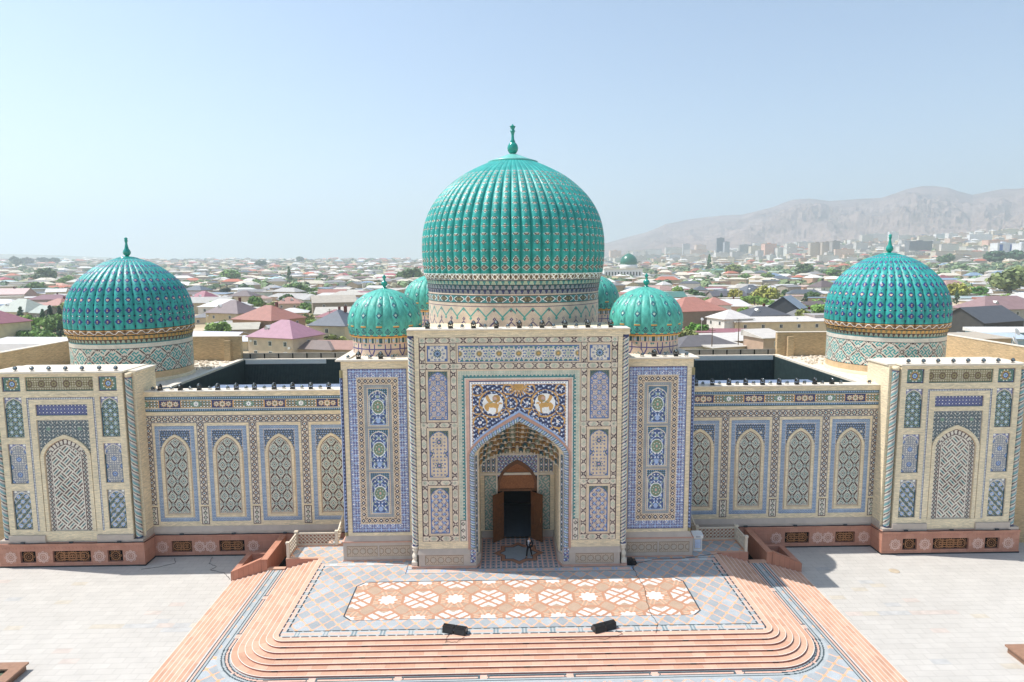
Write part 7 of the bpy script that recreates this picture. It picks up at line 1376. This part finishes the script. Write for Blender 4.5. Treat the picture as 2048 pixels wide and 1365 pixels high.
def trunk(seed, hgt=.8):
    q = random.Random(seed); b = MB(); b.tube([(0, 0, -.2), (.01, .0, hgt*.35), (.03, .02, hgt*.7), (.02, .01, hgt)], [.075, .06, .05, .03], 7)
    for k in range(4): a = k*1.57+q.uniform(-.4, .4); z = hgt*q.uniform(.4, .7); b.tube([(.02, .01, z), (.2*math.cos(a), .2*math.sin(a), z+.22), (.45*math.cos(a), .45*math.sin(a), z+.42)], [.035, .024, .01], 5)
    return b.mesh('trunk', M_BARK)
CR_ = {'round': [crown(s, 'round') for s in (1, 2, 3, 4)], 'willow': [crown(s, 'willow', 52, 36) for s in (5, 6)], 'bush': [crown(s, 'bush', 40, 30) for s in (7, 8, 9)], 'cone': [crown(s, 'cone', 60, 22, .07) for s in (10, 11)]}; TRK = [trunk(s) for s in (1, 2)]; TRKS = trunk(3, .35)
def tree(x, y, z, R_, kind, col, label, group=None, hs=1.0, i=0, name=None):
    r = empty(name or ('shrub' if kind == 'bush' else 'conifer' if kind == 'cone' else 'tree'), (x, y, z), (i*2.4) % 6.28); r.scale = (R_, R_, R_*hs); tag(r, label, 'shrub' if kind == 'bush' else 'tree', group)
    c = link('crown', CR_[kind][i % len(CR_[kind])], r); c.color = (*lin(col), 1); link('trunk', TRKS if kind == 'bush' else TRK[i % 2], r); return r
#   px, py base, radius px, kind, colour, label, height stretch
TREES = [(62, 660, 27, 'bush', '8aa84f', 'broad light green bush before the sage roofed house', 1.1), (103, 662, 13, 'cone', '33483a', 'dark conifer, left of the pair beside the left dome', 1.3), (122, 662, 13, 'cone', '35493b', 'dark conifer, right of the pair beside the left dome', 1.25), (8, 668, 22, 'bush', '6f8c4a', 'green bush at the left frame edge', 1.0), (8, 706, 18, 'bush', '7c9c48', 'bright green bush before the grey board roof', .8), (80, 706, 10, 'bush', '84a24c', 'small bright bush by the pink wall', .8), (100, 676, 12, 'bush', '7f9c4a', 'small bush by the white sheet roof', .6),
 (75, 590, 20, 'round', '6e8a4c', 'bright green round tree left of the left dome, near the terracotta roof', .8), (92, 572, 24, 'round', '5c7048', 'dark green tree left of the left dome', .9), (132, 574, 17, 'round', '7c9a4c', 'yellow green tree touching the left dome', .8), (22, 572, 18, 'bush', '7a9650', 'wide green bush in the left middle distance', .7),
 (85, 528, 13, 'round', '3d4c3c', 'dark flat topped tree on the left horizon, left one', .6), (110, 529, 13, 'round', '46563f', 'dark flat topped tree on the left horizon, right one', .6), (35, 534, 14, 'round', '5d6c55', 'grey green tree on the left horizon', .9), (55, 532, 13, 'round', '76716a', 'bare brownish tree on the left horizon', .8),
 (462, 567, 22, 'round', '7a9a4e', 'bright green tree in front of the white pyramid roof', .75), (484, 566, 13, 'bush', '88a552', 'bright bush right of the white pyramid roof', .9), (451, 590, 12, 'round', '35463a', 'small dark round tree right of the crimson roof', .75), (515, 575, 18, 'bush', '7b9a4e', 'bright green bush left of the long sand roof', .9), (590, 592, 22, 'round', '6d8b4a', 'green tree above the salmon roof with dormers', .7), (612, 590, 22, 'bush', '769650', 'wide green bush above the grey barn', .9), (560, 596, 12, 'bush', '86a64e', 'small bright bush left of the salmon roof', .6), (648, 622, 12, 'bush', '7fa04a', 'bright bush beside the grey barn', .9), (604, 630, 10, 'bush', '7f9e4b', 'small bush right of the salmon roofed house', .6), (465, 650, 12, 'bush', '84a04c', 'bright bush before the brick house', .8), (579, 568, 7, 'cone', '5d7d4c', 'slim green poplar like tree before the blue grey roof', 1.6), (522, 538, 13, 'round', '566b4c', 'round green tree near the horizon, left middle', .8), (690, 562, 12, 'bush', '7c9a50', 'green bush before the white roof', .8), (722, 562, 15, 'bush', '7d9250', 'olive green bush left of the great dome', .9), (745, 562, 15, 'bush', '8b8a5c', 'brownish green bush left of the great dome', .8), (825, 568, 22, 'round', '5f7846', 'large green tree touching the great dome on the left', .9), (805, 566, 15, 'round', '74904c', 'light green tree left of the great dome', .9), (600, 527, 9, 'round', '5f7350', 'small far tree on the middle horizon', .9), (566, 566, 12, 'bush', '55694a', 'dark bush before the long sand roof', .6),
 (1393, 678, 27, 'round', '69953a', 'bright green round tree right of the right small dome', .72), (1412, 690, 24, 'bush', '7d9a4a', 'creeper covered fence bush below the bright round tree', .6), (1470, 604, 15, 'willow', 'a8a351', 'yellow green weeping tree, left of the pair', 1.1), (1532, 612, 27, 'willow', 'a0a050', 'yellow green weeping tree, right of the pair', .95), (1495, 612, 18, 'round', '7d9a4c', 'green tree between the two yellow green trees', .7), (1620, 596, 24, 'bush', '6f9340', 'wide green hedge bush before the white house', .6), (1630, 628, 22, 'bush', '769848', 'green bush left of the right dome', 1.0), (1640, 612, 20, 'bush', '7d9a4e', 'light green bush touching the right dome', .8), (1650, 652, 14, 'bush', '8ca058', 'thin green bush before the long beige building', .9), (1467, 556, 20, 'round', '84904e', 'olive green tree in the right mid distance', .8), (1440, 572, 16, 'bush', '6f9340', 'bright green bush under the mint green roof', .7), (1488, 564, 14, 'round', '6e8c4a', 'green tree below the olive tree', .7), (1535, 564, 16, 'round', '7a924e', 'green tree right of the salmon roof', .7), (1608, 554, 20, 'round', '61784a', 'dark green tree before the peach roof', .8), (1665, 562, 20, 'round', '6c8a48', 'green tree left of the right dome', .7), (1418, 545, 8, 'cone', '5c7d48', 'slim dark green tree beside the orange roof', 1.5), (1450, 700, 16, 'bush', '809c4c', 'bright green hedge bush between the poles', .7), (1480, 712, 24, 'bush', '7f9a4a', 'green bush along the fence right of the right pole', .6), (1420, 716, 20, 'bush', '769648', 'green bush behind the grey parapet', .5),
 (2014, 592, 42, 'round', '7f8a5a', 'huge olive green tree at the right edge', .85), (1914, 603, 27, 'willow', '9a9a4c', 'yellow green willow right of the right dome', .85), (1956, 596, 19, 'round', '5c8a3e', 'deep green tree between willow and huge tree', .75), (1910, 650, 13, 'round', '5f9438', 'vivid green small tree touching the right dome', .9), (2030, 640, 22, 'bush', '64903c', 'dark green bush before the grey house', 1.0), (1968, 660, 18, 'bush', '6f9a40', 'vivid green bush before the white roofed shed', .9), (2036, 690, 24, 'bush', '68953c', 'vivid green bush beside the satellite dishes', 1.0), (1930, 545, 18, 'bush', '68804c', 'green bush right of the right dome, far', .8), (1890, 532, 18, 'round', '5d7550', 'grey green tree near the city, right', .8), (1875, 556, 16, 'bush', '6b8a48', 'green bush behind the crimson roof', .8), (1990, 530, 24, 'round', '4f6a4c', 'dark green grove tree before the white towers', .7), (2030, 528, 20, 'round', '54704e', 'dark green tree before the right white tower', .8), (1920, 575, 12, 'round', '9a9658', 'small yellowish tree before the pale metal roof', .8)]
for i, (px, py, rp, kd, c_, lb, hs) in enumerate(TREES):
    x, y, z = at(px, py); k = (Vector((x, y, z))-CAM).dot(CF)/FPX; tree(x, y, z, rp*k*(1.0 if kd != 'cone' else 1.7), kd, c_, lb, None, hs, i)
rnd = random.Random(77); fl = []
for x, y, dd in sorted([(CAM.x+q*math.sin(a), CAM.y+q*math.cos(a), q) for q, a in [(rnd.uniform(185, 900), rnd.uniform(-.7, .72)) for _ in range(900)]], key=lambda t: t[2]):
    px, py = project((x, y, GZ))
    if len(fl) > 112: break
    if not (-20 < px < 2070) or hidden(px, py-10) or py > 700 or not clear(x, y, -2.0): continue
    fl.append((x, y, dd, px, py, rnd.choices(['round', 'bush', 'willow', 'cone'], [34, 48, 8, 10])[0])); FOOT.append((x, y, 2.5))
tg = defaultdict(list)
TC = [('6f8f47', 'green'), ('85a34e', 'light green'), ('5c7546', 'dark green'), ('8f9558', 'olive')]
for f in fl: s_, b_ = zone(f[3], f[4]); c_ = rnd.choice(TC); tg[(f[5], c_, s_, b_)].append(f)
NAMEK = {'round': 'round tree', 'bush': 'bushy shrub', 'willow': 'drooping tree', 'cone': 'narrow conifer'}
for (kd, (c_, cn), s_, b_), L in tg.items():
    L.sort(key=lambda f: f[3])
    for i, f in enumerate(L):
        lab = f'{cn} {NAMEK[kd]} among houses, {b_} rows {s_}' if len(L) == 1 else f'{cn} {NAMEK[kd]}, {ORD[i]} from left, {b_} rows {s_}'
        tree(f[0], f[1], GZ, rnd.uniform(2.0, 5.8) if kd != 'cone' else rnd.uniform(3.5, 5), kd, c_ if kd != 'cone' else '4c6647', lab, 'trees of the town', rnd.uniform(.7, 1.1), i+int(f[0]))
# far greenery: one mesh of leaf clumps
b = MB(); r_ = np.random.default_rng(9); V, C = [], []
for _ in range(3300):
    dd = 700+3300*r_.random()**1.5; a = r_.uniform(-.72, .72); px = 1024+FPX*math.tan(a)
    if r_.random() < .28: dd = r_.uniform(1250, 1750); a = r_.uniform(.14, .72); px = 1024+FPX*math.tan(a)
    if 856 < px < 1196: continue
    x, y = CAM.x+dd*math.sin(a+YAW), CAM.y+dd*math.cos(a+YAW); z = th(x, y); R_ = r_.uniform(3, 6)*(1+dd/5000); sh = r_.uniform(.7, 1.3); g = r_.choice(4, p=[.4, .3, .2, .1]); base = np.array(lin(['76895f', '8b9a70', '687d60', '958f74'][g]))*sh
    for _ in range(16):
        n_ = r_.normal(size=3); n_[2] = abs(n_[2]); n_ /= np.linalg.norm(n_); o = np.array([x, y, z+R_*.45])+n_*R_*np.array([1, 1, .75])*r_.uniform(.5, 1); t1 = np.cross(n_, r_.normal(size=3)); t1 /= np.linalg.norm(t1); t2 = np.cross(n_, t1); l = R_*.38
        V += [o-t1*l-t2*l, o+t1*l-t2*l, o+t1*l+t2*l, o-t1*l+t2*l]; C.append(base*r_.uniform(.8, 1.2))
V = np.array(V); me = bpy.data.meshes.new('distant_trees'); raw_mesh(me, V, np.arange(len(V)), np.full(len(V)//4, 4, np.int32)); at_ = me.attributes.new('tile', 'FLOAT_COLOR', 'FACE'); at_.data.foreach_set('color', np.concatenate([np.array(C), np.ones((len(C), 1))], 1).astype(np.float32).ravel()); me.materials.append(M_FAR); tag(link('distant_trees', me), 'far trees and orchards between the distant houses', 'trees', kind='stuff')
# ---------------------------------------------------------------- poles, lamps, dishes, car
def pole(px, py0, py1, label, kind='wood'):
    x, y, z = at(px, py0); k = (Vector((x, y, z))-CAM).dot(CF)/FPX; h = (py0-py1)*k; r = empty('utility_pole' if kind == 'wood' else 'street_lamp', (x, y, z)); tag(r, label, 'pole' if kind == 'wood' else 'street lamp'); b = MB(); b.tube([(0, 0, -1), (0, 0, h)], [.16, .1], 7); b.build('post', M_GREYSTONE if kind != 'wood' else M_BARK, r)
    if kind == 'wood': b = MB(); b.box(-.9, .9, -.05, .05, h-.9, h-.78); b.box(-.6, .6, -.05, .05, h-.4, h-.3); b.build('crossarm', M_BARK, r)
    else:
        b = MB(); b.tube([(0, 0, h), (-1.6, 0, h+.5)], .05, 5); b.tube([(0, 0, h), (1.6, 0, h+.5)], .05, 5); b.build('arm', M_GREYSTONE, r)
        for s in (-1, 1): b = MB(); b.box(s*1.9-.35, s*1.9+.35, -.15, .15, h+.45, h+.58); b.build('lamp_head', M_WHITE, r)
pole(584, 712, 645, 'wooden utility pole before the pink roofed house'); pole(662, 690, 618, 'thin utility pole leaning before the beige slate roofed house'); pole(646, 690, 647, 'short utility pole right of the pink roofed house'); pole(677, 716, 690, 'utility pole with cross arm beside the left small dome'); pole(433, 676, 654, 'short utility pole right of the left dome'); pole(1423, 716, 655, 'pale concrete pole right of the right small dome'); pole(1475.5, 712, 638, 'tall utility pole before the white two storey house'); pole(610, 582, 540, 'thin utility pole above the long sand roof')
pole(1477, 606, 573, 'double armed street lamp, left of the pair behind the charcoal roof', 'lamp'); pole(1509, 612, 577, 'double armed street lamp, right of the pair behind the charcoal roof', 'lamp'); pole(1982, 604, 578, 'double armed street lamp before the huge tree', 'lamp')
def dish(px, py, hm, size, label, rz):
    x, y, z = at(px, py); r = empty('satellite_dish', (x, y, z), rz); tag(r, label, 'satellite dish'); b = MB(); b.tube([(0, 0, 0), (0, 0, hm)], .06, 6); b.build('mast', M_GREYSTONE, r); o = link('reflector', MDISH, r, (0, -.15, hm)); o.scale = (size, size, size); o.rotation_euler = (RAD(62), 0, 0); b = MB(); b.tube([(0, -.2, hm), (0, -.9*size, hm+.15*size)], .03, 5); b.build('feed_arm', M_GREYSTONE, r)
dish(2028, 700, 5.2, 2.3, 'large white satellite dish, upper one at the right edge', .5); dish(2023, 716, 4.6, 2.4, 'large cream satellite dish, lower one at the right edge', .7); dish(1592, 668, 5.0, 2.0, 'white satellite dish before the long beige building', .8); dish(1411, 714, 2.2, 1.9, 'white satellite dish behind the grey parapet, seen from the side', 1.2); dish(1402, 690, 8.2, 1.0, 'small round dish in front of the bright round tree', .1); dish(655, 692, 5.0, 1.5, 'wire satellite dish right of the pink roofed house', -.2)
x, y, z = at(40, 654); r = empty('parked_car', (x, y, z), RAD(8)); tag(r, 'white car parked beside the sage roofed house', 'car')
b = MB(); prof = [(-2.1, .35), (-2.1, .85), (-1.3, .95), (-.7, 1.45), (.9, 1.45), (1.5, .98), (2.1, .88), (2.15, .35)]
for i in range(len(prof)): p, q = prof[i], prof[(i+1) % len(prof)]; b.poly([(p[0], -.85, p[1]), (p[0], .85, p[1]), (q[0], .85, q[1]), (q[0], -.85, q[1])])
b.poly([(a, -.85, c) for a, c in prof][::-1]); b.poly([(a, .85, c) for a, c in prof]); b.build('body', M_WHITE, r)
b = MB(); b.poly([(-.95, -.86, .98), (1.2, -.86, .98), (.8, -.86, 1.38), (-.62, -.86, 1.38)]); b.build('side_window', M_GLASS, r)
for wx in (-1.35, 1.35):
    for wy in (-.85, .85): b = MB(); b.lathe([(.33, -.1), (.33, .1)], 14); o = b.build('wheel', M_LAMP, r, (wx, wy, .33)); o.rotation_euler = (RAD(90), 0, 0)
# ---------------------------------------------------------------- haze
t = NT('haze_air'); t.t.nodes.remove(t.b); pv = t.n('VolumePrincipled'); pv.inputs['Color'].default_value = (.72, .84, .91, 1); pv.inputs['Density'].default_value = 2.0e-4; pv.inputs['Anisotropy'].default_value = .35; t.l(pv.outputs[0], t.t.nodes['Material Output'].inputs['Volume'])
b = MB(); b.box(-14500, 14500, -14600, 14600, -70, 1060); o = b.build('haze', t.m); tag(o, kind='stuff')
